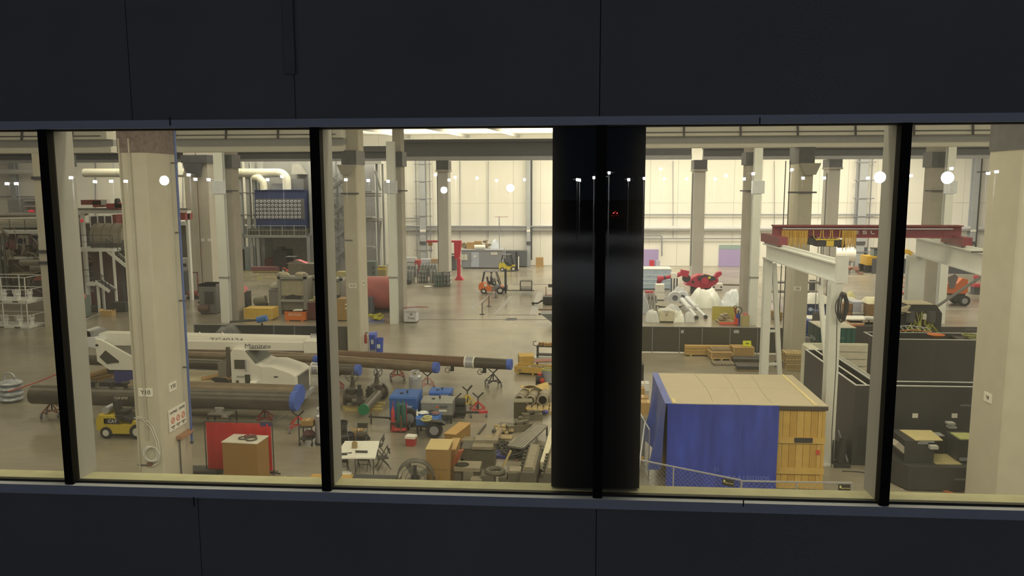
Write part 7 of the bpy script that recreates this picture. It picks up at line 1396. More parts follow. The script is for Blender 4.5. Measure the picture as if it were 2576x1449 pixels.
for (u, v), nm in (((1928, 1970), 'l'), ((2357, 2446), 'r')):
    e0, e1 = (a, b) if nm == 'l' else (c, d); dd = (e1-e0).normalized(); mid_ = e0+dd*((Yb_-e0.y)/dd.y)
    MB().bar(mid_-dd*1.6+Vc((0, 0, .28)), mid_+dd*1.6+Vc((0, 0, .28)), .4, .42).build('end_truck', MRG, br)
    for s_ in (-1.2, 1.2): q = mid_+dd*s_+Vc((0, 0, .14)); MB().cyl(q-Vc((.1, 0, 0)), q+Vc((.1, 0, 0)), .14, n=12).build('truck_wheel', MDK, br)
hz = zat(2070, 601, Yb_)
h_ = T('chain_hoist', 'black and yellow chain hoist hanging from the red girder', 'hoist', (xat(2078, 598, Yb_), Yb_, zb_)); MB().box(-.55, .55, -.4, .3, -.42, -.05).build('housing', MDK, h_); MB().box(-.1, .25, -.43, -.4, -.4, -.12).build('yellow_panel', MYEL, h_); MB().box(-.6, .5, -.45, -.4, -.1, -.04).build('yellow_bar', MYEL, h_); MB().cyl((.55, -.1, -.3), (.85, -.1, -.3), .2, n=12).build('drum', MDK2, h_); MB().box(-.85, -.55, -.3, .2, -.35, .1).build('trolley', MDK, h_)
for dx, zl in ((-.35, 3.4), (-.2, 3.1), (.2, 3.6)): MB().cyl((dx, 0, -.4), (dx, 0, -.4-zl), .02, n=5).build('chain', M('77736A', .4), h_)
MB().box(-.45, -.1, -.1, .1, -4.1, -3.75).build('hook_block', MDK2, h_)
MFES = M('C79A34', .5)
def festoon(label, l, r, n, dep, seed):
    rn = random.Random(seed); mb_ = MB(); X0, X1 = xat(l, 580, Yb_), xat(r, 580, Yb_); z0 = zat(2000, 578, Yb_)
    for k in range(n):
        xa = X0+(X1-X0)*k/n; xb = X0+(X1-X0)*(k+.8)/n; dz = dep*rn.uniform(.75, 1.1); yy = Yb_-.36-rn.uniform(0, .1)
        mb_.tube([(xa, yy, z0), (xa+(xb-xa)*.05, yy, z0-dz*.6), (xa+(xb-xa)*.5, yy, z0-dz), (xa+(xb-xa)*.95, yy, z0-dz*.6), (xb, yy, z0)], .022, 5)
    stuff(one('festoon_cable', mb_, MFES, label, 'cable'))
festoon('bunched yellow festoon cable loops near the end truck', 1962, 2026, 15, .95, 1); festoon('yellow festoon cable loops right of the chain hoist', 2112, 2146, 8, .95, 2); festoon('wide yellow festoon loops over the chain hoist', 2040, 2112, 3, .6, 3)
mb_ = MB(); pc = b-Vc((.1, .15, 1.6))
rn = random.Random(8)
for k in range(11): ox, oz, ra, rb_ = rn.uniform(-.03, .05), rn.uniform(-.08, .05), rn.uniform(.10, .21), rn.uniform(.36, .56); mb_.tube([(pc.x+.05+ox+ra*math.cos(t+k), pc.y-.22-.012*k, pc.z+oz+rb_*math.sin(t+k)) for t in frange(0, 6.28, 18)], .022, 5)
mb_.tube([(pc.x-.1, pc.y-.2, pc.z-.3), (pc.x-.1, pc.y-.3, pc.z-1.2), (pc.x-.07, pc.y-.3, pc.z-2.4), (pc.x-.1, pc.y-.3, 1.5), (pc.x-.05, pc.y-.3, .03)], .016, 5)
one('power_cable_coil', mb_, MDK, 'black power cable coiled on the near gantry leg', 'cable')
# ---------------------------------------------------------------- big crate under the blue tarp
hc = 3.2
A, B_, C_, D_ = G(1686, 1013, hc), G(2079, 1021, hc), G(2006, 944, hc), G(1659, 938, hc)
X0, X1, Y0, Y1 = A.x, B_.x, (A.y+B_.y)/2, (C_.y+D_.y)/2; CW = X1-X0
bc = T('tarped_crate', 'giant timber crate half covered by a blue tarp near the window', 'crate', (X0, Y0, 0)); MPK = [M(h_, .75, var=.10, scale=3) for h_ in ('BF9644', 'B58B3C', 'C49C4C')]
MB().box(.03, CW-.1, .06, Y1-Y0, .12, hc-.06).build('inner_box', M('9A7436', .8), bc)
for k in (.2, CW/2, CW-.4): MB().box(k, k+.15, .05, Y1-Y0, 0, .12).build('skid', MPK[1], bc)
tl = xat(1955, 1015, Y0)-X0
n = 9; pw_ = (CW-tl+.5)/n
for k in range(n): MB().box(tl-.5+k*pw_+.006, tl-.5+(k+1)*pw_-.006, .01, .06, .14, hc-.2).build('plank', MPK[k % 3], bc)
for zz in (zat(2000, 1107, Y0), zat(2000, 1184, Y0), .25): MB().box(tl-.5, CW+.02, -.05, .008, zz-.11, zz+.11).build('batten', MPK[2], bc)
MB().box(CW-.1, CW-.0, -.02, .06, .1, hc-.2).build('corner_post', MPK[0], bc); MB().box(CW-.1, CW-.04, .06, Y1-Y0, .14, hc-.1).build('side_wall', MPK[1], bc)
bp = MB().box(xat(1997, 1107, Y0)-X0, xat(2043, 1107, Y0)-X0, -.07, -.05, zat(2000, 1112, Y0), zat(2000, 1100, Y0)).build('strap_plate', MDK, bc)
MB().cb((xat(2057, 1138, Y0)-X0, -.01, zat(2057, 1138, Y0)), .13, .02, .16).build('red_tag', M('C8452E', .5), bc)
MB().box(tl-.05, CW+.06, -.07, .06, hc-.17, hc-.03).build('dark_edge', M('4A3F30', .6), bc)
MTOP = M('B2A078', .75, var=.05, scale=1.5)
MB().box(-.02, CW+.05, -.06, (Y1-Y0)*.5-.004, hc-.03, hc).build('roof_sheet', MTOP, bc); MB().box(-.02, CW+.05, (Y1-Y0)*.5+.004, Y1-Y0, hc-.03, hc).build('roof_sheet', MTOP, bc)
for a_, b_ in (((CW-.35, -.06), (CW-.35, Y1-Y0)), ((.15, -.06), (.15, .55))): MB().bar((*a_, hc+.012), (*b_, hc+.012), .12, .02).build('roof_batten', M('CDB676', .7), bc)
for i in range(3): MB().tube([(CW*(.28+.2*i)+.1*math.sin(t*3+i), (Y1-Y0)*(.95-t*.9), hc+.004) for t in frange(0, 1, 8)], .005, 4).build('loose_cord', M('8A7C5C', .7), bc)
def tarp(o, fx, u, v, mat, name): return MB().sheet([[fx(i/(u-1), j/(v-1)) for j in range(v)] for i in range(u)], .012).build(name, mat, o)
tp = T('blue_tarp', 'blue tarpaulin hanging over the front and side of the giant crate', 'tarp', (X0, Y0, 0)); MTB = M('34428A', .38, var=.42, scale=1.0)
def ff(i, j):
    z = hc+.01-(hc-.05)*i; f = .05+.10*i; wv = (abs(math.sin(j*11+i*1.6))-.6)*.20+(abs(math.sin(j*6.3-i*2.2+.7))-.6)*.22+math.sin(j*37+i*3)*.035
    return (-.12+(tl+.16)*j-.05*i*j, -.13-f*.9+wv*(.12+.55*i)-.05*i, z)
nt_ = MTB.node_tree; nz_ = nt_.nodes['Noise Texture']; mp_ = nt_.nodes.new('ShaderNodeMapping'); mp_.inputs['Scale'].default_value = (3.2, 3.2, .45); mp_.inputs['Rotation'].default_value = (0, .18, 0); nt_.links.new(nt_.nodes['Texture Coordinate'].outputs['Object'], mp_.inputs[0]); nt_.links.new(mp_.outputs[0], nz_.inputs['Vector']); nz_.inputs['Detail'].default_value = 8  # stretched streaks: worn blue that also paints in fold shading
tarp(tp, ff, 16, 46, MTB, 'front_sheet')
def fs(i, j):
    z = hc+.01-(hc-.75+.35*math.sin(j*6))*i; wv = math.sin(j*14+i*2)*.16+math.sin(j*27)*.07
    return (-.16-.30*i+wv*i, -.1+(Y1-Y0+.1)*j, z)
MB().sheet([[fs(i/11, 1-j/27) for j in range(28)] for i in range(12)], .012).build('side_sheet', M('465288', .42, var=.25, scale=1.5), tp)
MCH = M('626EA4', .8)
MB().box(-.20, .05, -.14, Y1-Y0, hc+.001, hc+.02).build('roof_fold', M('465288', .42, var=.25, scale=1.5), tp)
text('T1', .20, MCH, tp, (xat(1800, 1178, Y0-.3)-X0, -.50, zat(1800, 1178, Y0-.3)), extr=.001); text('EAA1802006', .24, MCH, tp, (xat(1880, 1198, Y0-.3)-X0, -.50, zat(1880, 1198, Y0-.3)), extr=.001, sx=1.15)
one('timber_prop', MB().bar((-.25, 2.2, .05), (-.15, .4, .9), .14, .1), M('A8803C', .75), 'loose brown timber below the side of the blue tarp', 'timber', (X0-.75, Y0+.3, 0))
# ---------------------------------------------------------------- chain link panels near the sill
def linkfence(label, P0, P1, sign=None, zt_=1.8, fine=.16):
    a, b = G(*P0, zt_), G(*P1, zt_); o = T('chain_link_panel', label, 'fence', (0, 0, 0)); d = b-a; L = d.length; d.normalize()
    q = lambda t, z: Vc((a.x+d.x*t, a.y+d.y*t, z)); m = M('A8A290', .4, .4)
    for z in (zt_, .12): MB().bar(q(0, z), q(L, z), .04).build('rail', m, o)
    for t in (0, L/2, L): MB().bar(q(t, 0), q(t, zt_), .04).build('post', m, o)
    mb_ = MB(); t = -zt_
    while t < L:
        for s_ in (1, -1):
            t0, t1 = (t, t+zt_) if s_ > 0 else (t+zt_, t); za, zb = .12, zt_
            u0, u1 = t0, t1; z0, z1 = za, zb
            if s_ > 0:
                if u0 < 0: z0 += -u0*(zb-za)/zt_; u0 = 0
                if u1 > L: z1 -= (u1-L)*(zb-za)/zt_; u1 = L
            else:
                if u1 < 0: z1 -= -u1*(zb-za)/zt_; u1 = 0
                if u0 > L: z0 += (u0-L)*(zb-za)/zt_; u0 = L
            if abs(u1-u0) > .05: mb_.bar(q(u0, z0), q(u1, z1), .006)
        t += fine
    stuff(mb_.build('link_mesh', M('8A8778', .4, .4), o))
    if sign:
        t = L*sign; ang = math.atan2(d.y, d.x); s_ = MB().cb(q(t, zt_-.16), .36, .02, .22, ang).build('sign_board', M('2E2A20', .5), o); nrm = Vc((d.y, -d.x, 0))
        text('Easy Rents', .06, M('C9BC6A', .5), s_, q(t+.04, zt_-.17)+nrm*.014, (PI/2, 0, ang)); MB().cb(q(t-.12, zt_-.13)+nrm*.013, .05, .008, .08, ang).build('pin_mark', M('D8CE7A', .5), s_)
linkfence('chain link panel crossing in front of the blue tarp', (1540, 1143), (1864, 1208), .91); linkfence('chain link panel before the bare crate planks', (1866, 1210), (2144, 1215), .93); linkfence('chain link panel running back beside the facade column', (1598, 1018), (1634, 1082))
a, b = G(1596, 1180, 1.6), G(1622, 1082, 1.6); one('leaning_tube', MB().cyl((a.x, a.y, .3), (b.x, b.y, 1.9), .03, n=6), M('B9B29C', .5), 'pale tube leaning on the fence by the facade column', 'tube')
bx('grey_screen', 'grey cloth screen standing by the facade column edge', 'screen', 1588, 1622, 1158, 1052, .12, M('8A8470', .8, var=.1)); 
for i, (px, py, w_, h_, m) in enumerate(((1618, 1030, .5, .55, MCARD), (1632, 1046, .7, .6, MPLY), (1612, 1008, .4, .6, MCARD), (1622, 985, .5, .4, M('D0C8B0', .7)))): carton(('brown carton behind the fence by the facade column', 'tan crate box beside the blue tarp', 'brown carton farther back by the facade column', 'white box farthest back by the facade column')[i], G(px, py)+Vc((0, .4, 0)), w_, .6, h_, 0, m)
bx('dark_equipment', 'dark equipment box at the edge of the facade column', 'box', 1600, 1619, 962, 918, .8, MDK)
# ---------------------------------------------------------------- dark open boxes
MBK = M('3C3932', .5, var=.12, scale=1.5); MRIM = M('C4BDA4', .5); MBI = M('2E2B25', .6)
def openbox(label, x0, x1, y0, y1, h, t=.06, parts=(), name='open_enclosure'):
    o = T(name, label, 'enclosure', (0, 0, 0))
    for nm, q in (('front_wall', (x0, x1, y0, y0+t)), ('rear_wall', (x0, x1, y1-t, y1)), ('side_wall', (x0, x0+t, y0+t, y1-t)), ('side_wall', (x1-t, x1, y0+t, y1-t))):
        w_ = MB().box(*q, 0, h).build(nm, MBK, o); MB().box(q[0]-.01, q[1]+.01, q[2]-.01, q[3]+.01, h, h+.03).build('rim', MRIM, w_)
    MB().box(x0+t, x1-t, y0+t, y1-t, .02, .08).build('floor_plate', MBI, o); return o
q = G(2152, 970, hc); e = G(2503, 970, hc); q2 = G(2040, 880, hc); xb0 = q.x; yb0 = q.y; yb1 = q2.y
xm = xat(2216, 970, yb0)
o = openbox('large black enclosure front with two white labels', xm+.02, e.x, yb0, yb0+.75, hc)
for px in (2302, 2401): MB().box(xat(px-7, 1045, yb0), xat(px+7, 1045, yb0), yb0-.015, yb0, zat(px, 1051, yb0), zat(px, 1040, yb0)).build('label_plate', MWT, o)
o = openbox('long narrow black enclosure running back beside the gantry leg', xb0, xm, yb0, yb1, hc)
for xx, w_ in ((xb0+.42, .05),): p_ = MB().box(xx, xx+w_, yb0+.1, yb1-.1, .1, hc).build('partition', MBI, o); MB().box(xx-.01, xx+w_+.01, yb0+.1, yb1-.1, hc, hc+.03).build('rim', M('D6CDAA', .5), p_)
MB().box(xm-.02, xm+.0, yb0+.8, yb1, hc+.03, hc+.16).build('cream_edge', M('D6CDAA', .5), o)
for k in (.3, .6): MB().box(xb0+.06, xb0+.42, yb0+(yb1-yb0)*k, yb0+(yb1-yb0)*k+.05, .1, hc-.02).build('divider', MBI, o)
MB().box(xb0+.2, xm-.1, yb0-.012, yb0, .35, 1.6).build('access_panel', M('35322C', .5), o)
wcx = T('white_enclosure', 'white panelled tall enclosure end beside the pallet stack', 'enclosure', (0, 0, 0)); r_ = G(2033, 876, hc); s2 = G(2054, 886, hc)
MB().box(r_.x, s2.x+.35, yb1+.02, yb1+1.4, 0, hc).build('end_panel', M('CFC59C', .5), wcx); MB().box(r_.x+.1, xb0+3.4, yb1+1.45, yb1+1.6, 0, hc+.02).build('rear_panel', M('CFC59C', .5), wcx)
for k in range(5): MB().box(xb0+1.6, xb0+3.35, yb1+1.38, yb1+1.44, hc-.35-k*.36, hc-.05-k*.36).build('louvre_panel', M('CBBE98', .5), wcx)
r_ = G(2207, 853.5, hc); e = G(2510, 855, hc); f_ = G(2183, 839, hc)
oA = openbox('second black open topped enclosure farther back', r_.x, e.x, r_.y, r_.y+1.9, hc)
one('wire_nest', MB().torus((0, 0, .08), .4, .05, 'z', 18, 5).torus((.2, .1, .14), .45, .04, 'z', 18, 5).torus((-.2, .1, .18), .35, .05, 'z', 18, 5), M('8E8A4A', .6), 'nest of yellow green wires on the second black enclosure', 'wires', (xat(2455, 850, r_.y+.8), r_.y+.9, hc-.1))
MB().box(xat(2420, 850, r_.y+.9)-.2, xat(2490, 850, r_.y+.9)+.2, r_.y+.1, r_.y+1.8, hc-.18, hc-.1).build('shelf_plate', MBI, oA)
lt = T('cable_ladder', 'curved cable ladder with an orange edge on the black enclosure', 'cable tray', (0, 0, 0)); pts = [(2222, 862), (2240, 840), (2262, 832), (2300, 830), (2345, 836)]; yl = r_.y+.4
P1_ = [V(p, q, yl) for p, q in pts]; P2_ = [v+Vc((0, .55, .12)) for v in P1_]
MB().tube(P1_, .03, 5).build('side_rail', M('B8743A', .5), lt); MB().tube(P2_, .03, 5).build('side_rail', M('A8A48E', .4), lt)
for k in range(13):
    t = k/12*4; i = min(3, int(t)); u = t-i; MB().bar(P1_[i]+(P1_[i+1]-P1_[i])*u, P2_[i]+(P2_[i+1]-P2_[i])*u, .03).build('rung', M('A8A48E', .4), lt)
one('orange_tray', MB().lathe([(.28, 0), (.42, .12), (.40, .12), (.26, .03)], n=16), MORG, 'small orange tray of wires on the black enclosure', 'tray', (xat(2362, 836, yl), yl+.3, hc+.03))
# octagonal wiring cabinet
Yw = r_.y+2.2; XW = lambda p: xat(p, 800, Yw); ZW = lambda q: zat(2320, q, Yw)
wc = T('wiring_cabinet', 'black eight sided cabinet with exposed wiring and tan roof plates', 'cabinet', (0, 0, 0))
oc = [(XW(2274), 0), (XW(2376), 0), (XW(2376), ZW(790)), (XW(2360), ZW(769)), (XW(2288), ZW(769)), (XW(2268), ZW(790)), (XW(2270), .0)]
MB().prism(oc, 'y', Yw+.3, Yw+1.4).build('shell', MBK, wc); MB().prism([(XW(2268), ZW(845)), (XW(2376), ZW(845)), (XW(2376), ZW(838)), (XW(2268), ZW(838))], 'y', Yw-.3, Yw+.3).build('tray', MBI, wc)
for l, r, q0, q1 in ((2284, 2350, 768, 755), (2256, 2286, 786, 766)): MB().box(XW(l), XW(r), Yw+.2 if l > 2270 else Yw-.2, Yw+1.6 if l > 2270 else Yw+.6, ZW(q0), ZW(q0)+.05).build('roof_plate', M('C9B98A', .6), wc)
MB().prism([(XW(2256), ZW(778)), (XW(2286), ZW(768)), (XW(2274), ZW(786)), (XW(2262), ZW(788))], 'y', Yw-.2, Yw+.1).build('folded_plate', M('BFAE80', .6), wc)
for p in (2293, 2345): MB().cyl((XW(p), Yw+.15, ZW(812)), (XW(p), Yw+.15, ZW(784)), .22, n=12).build('drum_unit', M('55524A', .5), wc)
MB().cb((XW(2330), Yw+.2, ZW(798)), .2, .1, .3).build('terminal_block', MWT, wc)
wr = MB(); rn = random.Random(5)
for k in range(26):
    x = 2290+rn.random()*60; wr.tube([(XW(x), Yw+.25, ZW(784+rn.random()*12)), (XW(x+rn.uniform(-8, 8)), Yw+.1, ZW(815)), (XW(x+rn.uniform(-16, 16)), Yw, ZW(832+rn.random()*6))], .018, 4)
stuff(wr.build('wires', M('A8A23E', .5, var=.4, scale=5), wc))
# black machine near the sill
Ymn = G(2380, 1238).y; XK = lambda p, d_=0: xat(p, 1150, Ymn+d_); ZK = lambda q, d_=0: zat(2380, q, Ymn+d_); MKM = M('3A372F', .5, var=.15, scale=2)
mm = T('black_machine', 'low black machine with a tan top plate at the window foot', 'machine', (0, 0, 0))
MB().prism([(XK(2288), Ymn), (XK(2478), Ymn), (XK(2478), Ymn+1.9), (XK(2260), Ymn+1.9), (XK(2262), Ymn+.9)], 'z', .05, ZK(1176)).build('base', MKM, mm)
MB().box(XK(2290), XK(2366), Ymn+.5, Ymn+1.9, ZK(1176), ZK(1122)).build('head_block', MKM, mm)
zt_ = ZK(1108, .5); p_ = [G(2303, 1107, zt_), G(2372, 1107, zt_), G(2342, 1082, zt_), G(2263, 1081, zt_)]
MB().prism([(v.x, v.y) for v in p_], 'z', zt_-.03, zt_).build('top_plate', M('BCA86A', .6), mm); MB().prism([(v.x, v.y) for v in p_], 'z', ZK(1122), zt_-.035).build('head_cover', MKM, mm)
MB().box(XK(2322), XK(2348), Ymn+.47, Ymn+.5, ZK(1118, .5), ZK(1112, .5)).build('name_plate', M('8A8674', .5), mm); MB().box(XK(2326), XK(2364), Ymn+.45, Ymn+.5, ZK(1124), ZK(1122)).build('grab_rail', MGREY, mm); MB().cb((XK(2358), Ymn+.35, ZK(1133)), .28, .2, .12).build('pump', M('B0A98E', .5), mm)
MB().tube([G(2258, 1100, zt_-.2), G(2254, 1096, zt_-.3), G(2265, 1108, zt_-.5), G(2272, 1112, zt_-.5)], .03, 6).build('handle', M('C4BDA4', .5), mm); a, b = G(2250, 1112, 1.6), G(2278, 1138, 1.2); MB().bar(a, b, .35, .2).build('roller_cover', M('A5977A', .6), mm)
MB().box(XK(2366), XK(2432), Ymn+.3, Ymn+1.4, ZK(1177), ZK(1174)).build('tan_deck', M('B5A266', .6), mm)
MB().box(XK(2430), XK(2480), Ymn+.6, Ymn+1.6, ZK(1180), ZK(1118)).build('side_cabinet', MKM, mm); MB().box(XK(2432), XK(2480), Ymn+.55, Ymn+1.3, ZK(1118), ZK(1115)).build('cabinet_top', M('A8A45E', .6), mm); MB().box(XK(2435), XK(2475), Ymn+.57, Ymn+.6, ZK(1172), ZK(1164)).build('lamp_strip', MGREY, mm)
for q_, l in ((1098, 2436), (1108, 2440)): MB().box(XK(l), XK(l+20), Ymn+1.62, Ymn+1.9, ZK(q_+4), ZK(q_)).build('rear_plate', M('A59F88', .5), mm)
MB().box(XK(2390), XK(2424), Ymn+1.5, Ymn+1.9, ZK(1176), ZK(1098, 1.5)).build('rear_cabinet', MBI, mm); MB().box(XK(2390), XK(2424), Ymn+1.48, Ymn+1.9, ZK(1098, 1.5), ZK(1096, 1.5)).build('rear_cabinet_top', M('8F8B78', .5), mm)
bx('control_unit', 'small dark control unit beside the Y8 column', 'control box', 2484, 2506, 1243, 1216, .35, MDK, lambda o, w2, dp, h: MB().box(-w2, -w2*.6, -dp/2-.01, -dp/2, .2, h*.9).build('label_plate', MWT, o))
for i, px in enumerate((2384, 2432)): one('orange_block', MB().cb((0, 0, .04), .12, .35, .06, .5), M('B8703E', .6), ('orange wooden wedge before the black machine', 'orange wedge with a strap before the black machine')[i], 'wedge', G(px, 1240))
# pump at the foot of the near gantry leg
o = T('floor_pump', 'black hydraulic pump at the foot of the near gantry leg', 'pump', G(2122, 1180)+Vc((0, .3, 0))); MB().cyl((-.05, 0, .15), (.1, .1, 1.1), .16, n=12).build('cylinder', MDK, o); MB().box(-.3, .3, -.2, .3, 0, .15).build('base', MDK, o); MB().bar((-.3, .1, .1), (-.25, .3, 1.5), .06).build('frame', MDK, o); MB().bar((.25, .0, .2), (-.1, .2, 1.4), .05).build('strut', M('8E8A80', .5), o)
one('floor_ramp', MB().prism([(0, 0), (1.3, 0), (0, 1.1)], 'y', 0, .5), M('4A473E', .6), 'dark wedge ramp leaning against the black enclosure', 'ramp', (xb0-.75, yb0+.5, 0))
a = [G(2118, 1185, .02), G(2150, 1186, .02), G(2190, 1190, .02), G(2240, 1192, .02), G(2262, 1200, .02)]; one('floor_cable', MB().tube(a, .02, 5), MDK, 'thin black cable on the floor before the black enclosure', 'cable')
# ---------------------------------------------------------------- goods behind: green container, crates, tables
zg_ = 2.1; a = G(2064, 824, zg_); b = G(2152, 824, zg_); c = G(2038, 807, zg_)
o = T('green_container', 'green ribbed steel container with a tan roof', 'container', (a.x, a.y, 0)); w_ = b.x-a.x; dd = c.y-a.y
MB().box(0, w_, .05, dd, .1, zg_-.03).build('shell', M('2F5B4A', .5, var=.1), o); MB().box(-.02, w_+.02, 0, dd, zg_-.03, zg_).build('roof', M('B8AC88', .6), o); MB().box(.1, w_-.1, .1, dd-.1, 0, .1).build('base', MDK, o)
for k in range(7): MB().box(.08+k*w_/7, .08+k*w_/7+w_/11, .0, .05, .15, zg_-.08).build('rib', M('34614F', .5), o)
for k in range(8): MB().box(-.04, .0, .1+k*dd/8.2, .1+k*dd/8.2+dd/13, .15, zg_-.08).build('side_rib', M('3A4A40', .5), o)
text('CO', .2, M('7FA08C', .5), o, (w_*.62, -.02, 1.45)); MB().box(w_*.25, w_*.85, -.03, .0, 1.0, 1.08).build('lock_bar', M('6B8A78', .5), o); text('GREEN', .35, M('A8AFA0', .5), o, (-.06, dd*.5, 1.2), (PI/2, 0, -PI/2))
def lcrate(label, l, r, yb, yt, dp, mat, txt=None, tm=MWT, ts=.3): return bx('shipping_crate', label, 'crate', l, r, yb, yt, dp, mat, (lambda o, w2, d_, h: text(txt, ts, tm, o, (0, -d_/2-.012, h*.6))) if txt else (lambda o, w2, d_, h: MB().box(-w2, w2, -d_/2-.015, -d_/2, h*.48, h*.52).build('seam', MDK, o)))
o = lcrate('navy blue shipping crate with white lettering behind the table', 2029, 2078, 806, 764, 1.6, M('3A4058', .5), 'TRAX', M('B8BCC0', .5)); MB().cyl((-.5, -.815, .9), (-.5, -.80, .9), .16, n=16).build('logo_disc', M('A8B4BC', .5), o)
zc_ = zat(2050, 764, o.location.y-.8); g = drape('white cover bulging over the navy crate', 2024, 2094, 806, 770, 2.2, MPL2, 61, amp=.06, loc=(o.location.x+.25, o.location.y+.1, zc_), h=.9, power=.45)
lcrate('brown crate with white lettering before the far floor', 2184, 2236, 806, 766, 1.8, M('80613A', .6), 'MAJOR', MWT, .26); lcrate('plain brown crate beside the coiled cable leg', 2118, 2142, 800, 764, 1.4, M('8A6238', .6)); lcrate('tall tan crate between the gantry legs', 1948, 1968, 806, 786, 1.2, M('8F7038', .6)); lcrate('narrow tan crate behind the knee brace', 2084, 2096, 800, 765, 1.2, M('9A8458', .6))
bx('white_machine', 'white machine wrapped in plastic on a pale stand', 'machine', 2144, 2180, 800, 760, 1.2, M('A9A49C', .4), lambda o, w2, dp, h: [MB().box(w2*.2, w2*.45, -dp/2-.02, -dp/2, h*.4, h*.9).build('white_strip', MWT, o), MB().box(-w2*1.1, w2*1.1, -dp/2-.1, dp/2, h*.28, h*.34).build('shelf', MWT, o)])
drape('white plastic heap between the brown crates', 2090, 2190, 790, 745, 2.4, MPL2, 67, amp=.12); drape('yellowish plastic roll lying on the white heap', 2128, 2160, 775, 735, 1.2, M('D0C077', .6), 68, amp=.05); drape('cream foam sheets on the brown crate', 2180, 2236, 806, 795, 1.6, M('DDCF98', .6), 69, amp=.05, loc=(G(2210, 806).x, G(2210, 806).y+.9, zat(2210, 766, G(2210, 806).y)), h=.5, power=.2)
o = T('white_table', 'long white work table before the navy crate', 'table', (0, 0, 0)); a, b = G(2024, 832), G(2185, 832); MB().box(a.x, b.x, a.y, a.y+1.6, .85, .92).build('top', M('E2DABD', .5), o)
for t in (.02, .33, .66, .98):
    for y in (.1, 1.5): xx = a.x+(b.x-a.x)*t; MB().box(xx-.04, xx+.04, a.y+y-.04, a.y+y+.04, 0, .85).build('leg', MDK2, o)
MB().cyl((b.x-.4, a.y+.1, 1.0), (b.x+1.0, a.y-.2, .95), .16, n=12).build('paper_roll', M('D8D0B4', .6), o); MB().box(a.x+.4, a.x+2.6, a.y+.1, a.y+.3, .4, .6).build('brown_drawer', M('6A5230', .6), o)
bx('orange_bin', 'bright orange storage bin before the white table', 'bin', 2137, 2173, 846, 812, .9, M('CF742C', .5), lambda o, w2, dp, h: MB().box(-w2*1.02, w2*1.02, -dp/2-.02, dp/2, h*.86, h).build('rim', M('DDB080', .5), o)); bx('dark_bin', 'dark ribbed bin beside the orange bin', 'bin', 2176, 2208, 848, 816, .9, MDK, lambda o, w2, dp, h: MB().box(-w2*1.05, w2*1.05, -dp/2-.03, dp/2, h*.85, h).build('rim', MDK2, o)); bx('white_slabs', 'stack of pale slabs beside the dark bin', 'slabs', 2208, 2236, 846, 820, .9, M('BEB69C', .6))
bx('blue_cabinet', 'blue cabinet behind the X8 column edge', 'cabinet', 2018, 2038, 880, 806, .9, M('3C4A86', .5), lambda o, w2, dp, h: MB().box(-w2, w2, -dp/2-.01, -dp/2, h*.5, h*.53).build('seam', M('8A93B0', .5), o)); bx('grey_rack_unit', 'grey cabinet standing below the blue one', 'cabinet', 2020, 2036, 905, 850, .5, M('8E8976', .5))
bx('black_backdrop', 'plain dark panel behind the green container and enclosures', 'panel', 2150, 2510, 868, 822, .15, M('4A453C', .8))
# around and behind the gantry
o = T('work_bench', 'long work bench with frames seen behind the X8 column', 'bench', (0, 0, 0)); a, b = G(1938, 752), G(2060, 752)
for z in (.6, 1.5): MB().box(a.x, b.x, a.y, a.y+1, z, z+.12).build('shelf', M('5F584A', .6), o)
for t in (.01, .35, .7, .99): xx = a.x+(b.x-a.x)*t; MB().box(xx-.06, xx+.06, a.y, a.y+.1, 0, 2.2).build('post', M('6B6452', .6), o)
for k, px in enumerate((2038, 2046, 2082, 2090)): o = T('dark_riser', ('dark upright riser nearest the X8 column', 'dark upright riser beside another by the X8 column', 'dark upright riser by the knee brace', 'dark upright riser next to the coiled cable')[k], 'riser', G(px, 742)); MB().box(-.12, .12, -.12, .12, .04, 1.5).build('riser', MDK2, o); MB().box(-.2, .2, -.2, .2, 0, .04).build('foot', MDK, o)
drape('white and pink plastic heap behind the far gantry leg', 1936, 1976, 790, 742, 2.0, M('DCC8B8', .4), 71, amp=.1); bx('red_rack', 'small red rack behind the far gantry leg', 'rack', 1944, 1964, 778, 764, .7, M('B85A4C', .5)); drape('white sheet behind the steel post by the gantry', 1858, 1890, 795, 735, 1.8, MPL2, 72, amp=.1)
o = T('white_tank', 'white horizontal tank near the far wall', 'tank', G(2118, 688)); MB().cyl((-1.6, 1, 2.2), (1.6, 1, 2.2), .95, n=18).build('vessel', MWT, o)
for x in (-1, 1): MB().box(x-.15, x+.15, .4, 1.6, 0, 1.5).build('saddle', MGREY, o)
bx('electrical_cabinet', 'grey electrical cabinet at the foot of the wall column', 'cabinet', 2162, 2179, 672, 622, .7, M('6A6A62', .5), lambda o, w2, dp, h: MB().box(-w2*.4, w2*.4, -dp/2-.02, -dp/2, h*.5, h*.75).build('window', MDK, o))
clutter('scrap_by_tank', 'brown and red scrap below the white tank', 'scrap', G(2128, 690), 16, (1.6, .6, .9), .8, M('8A6048', .7, var=.4), 73)
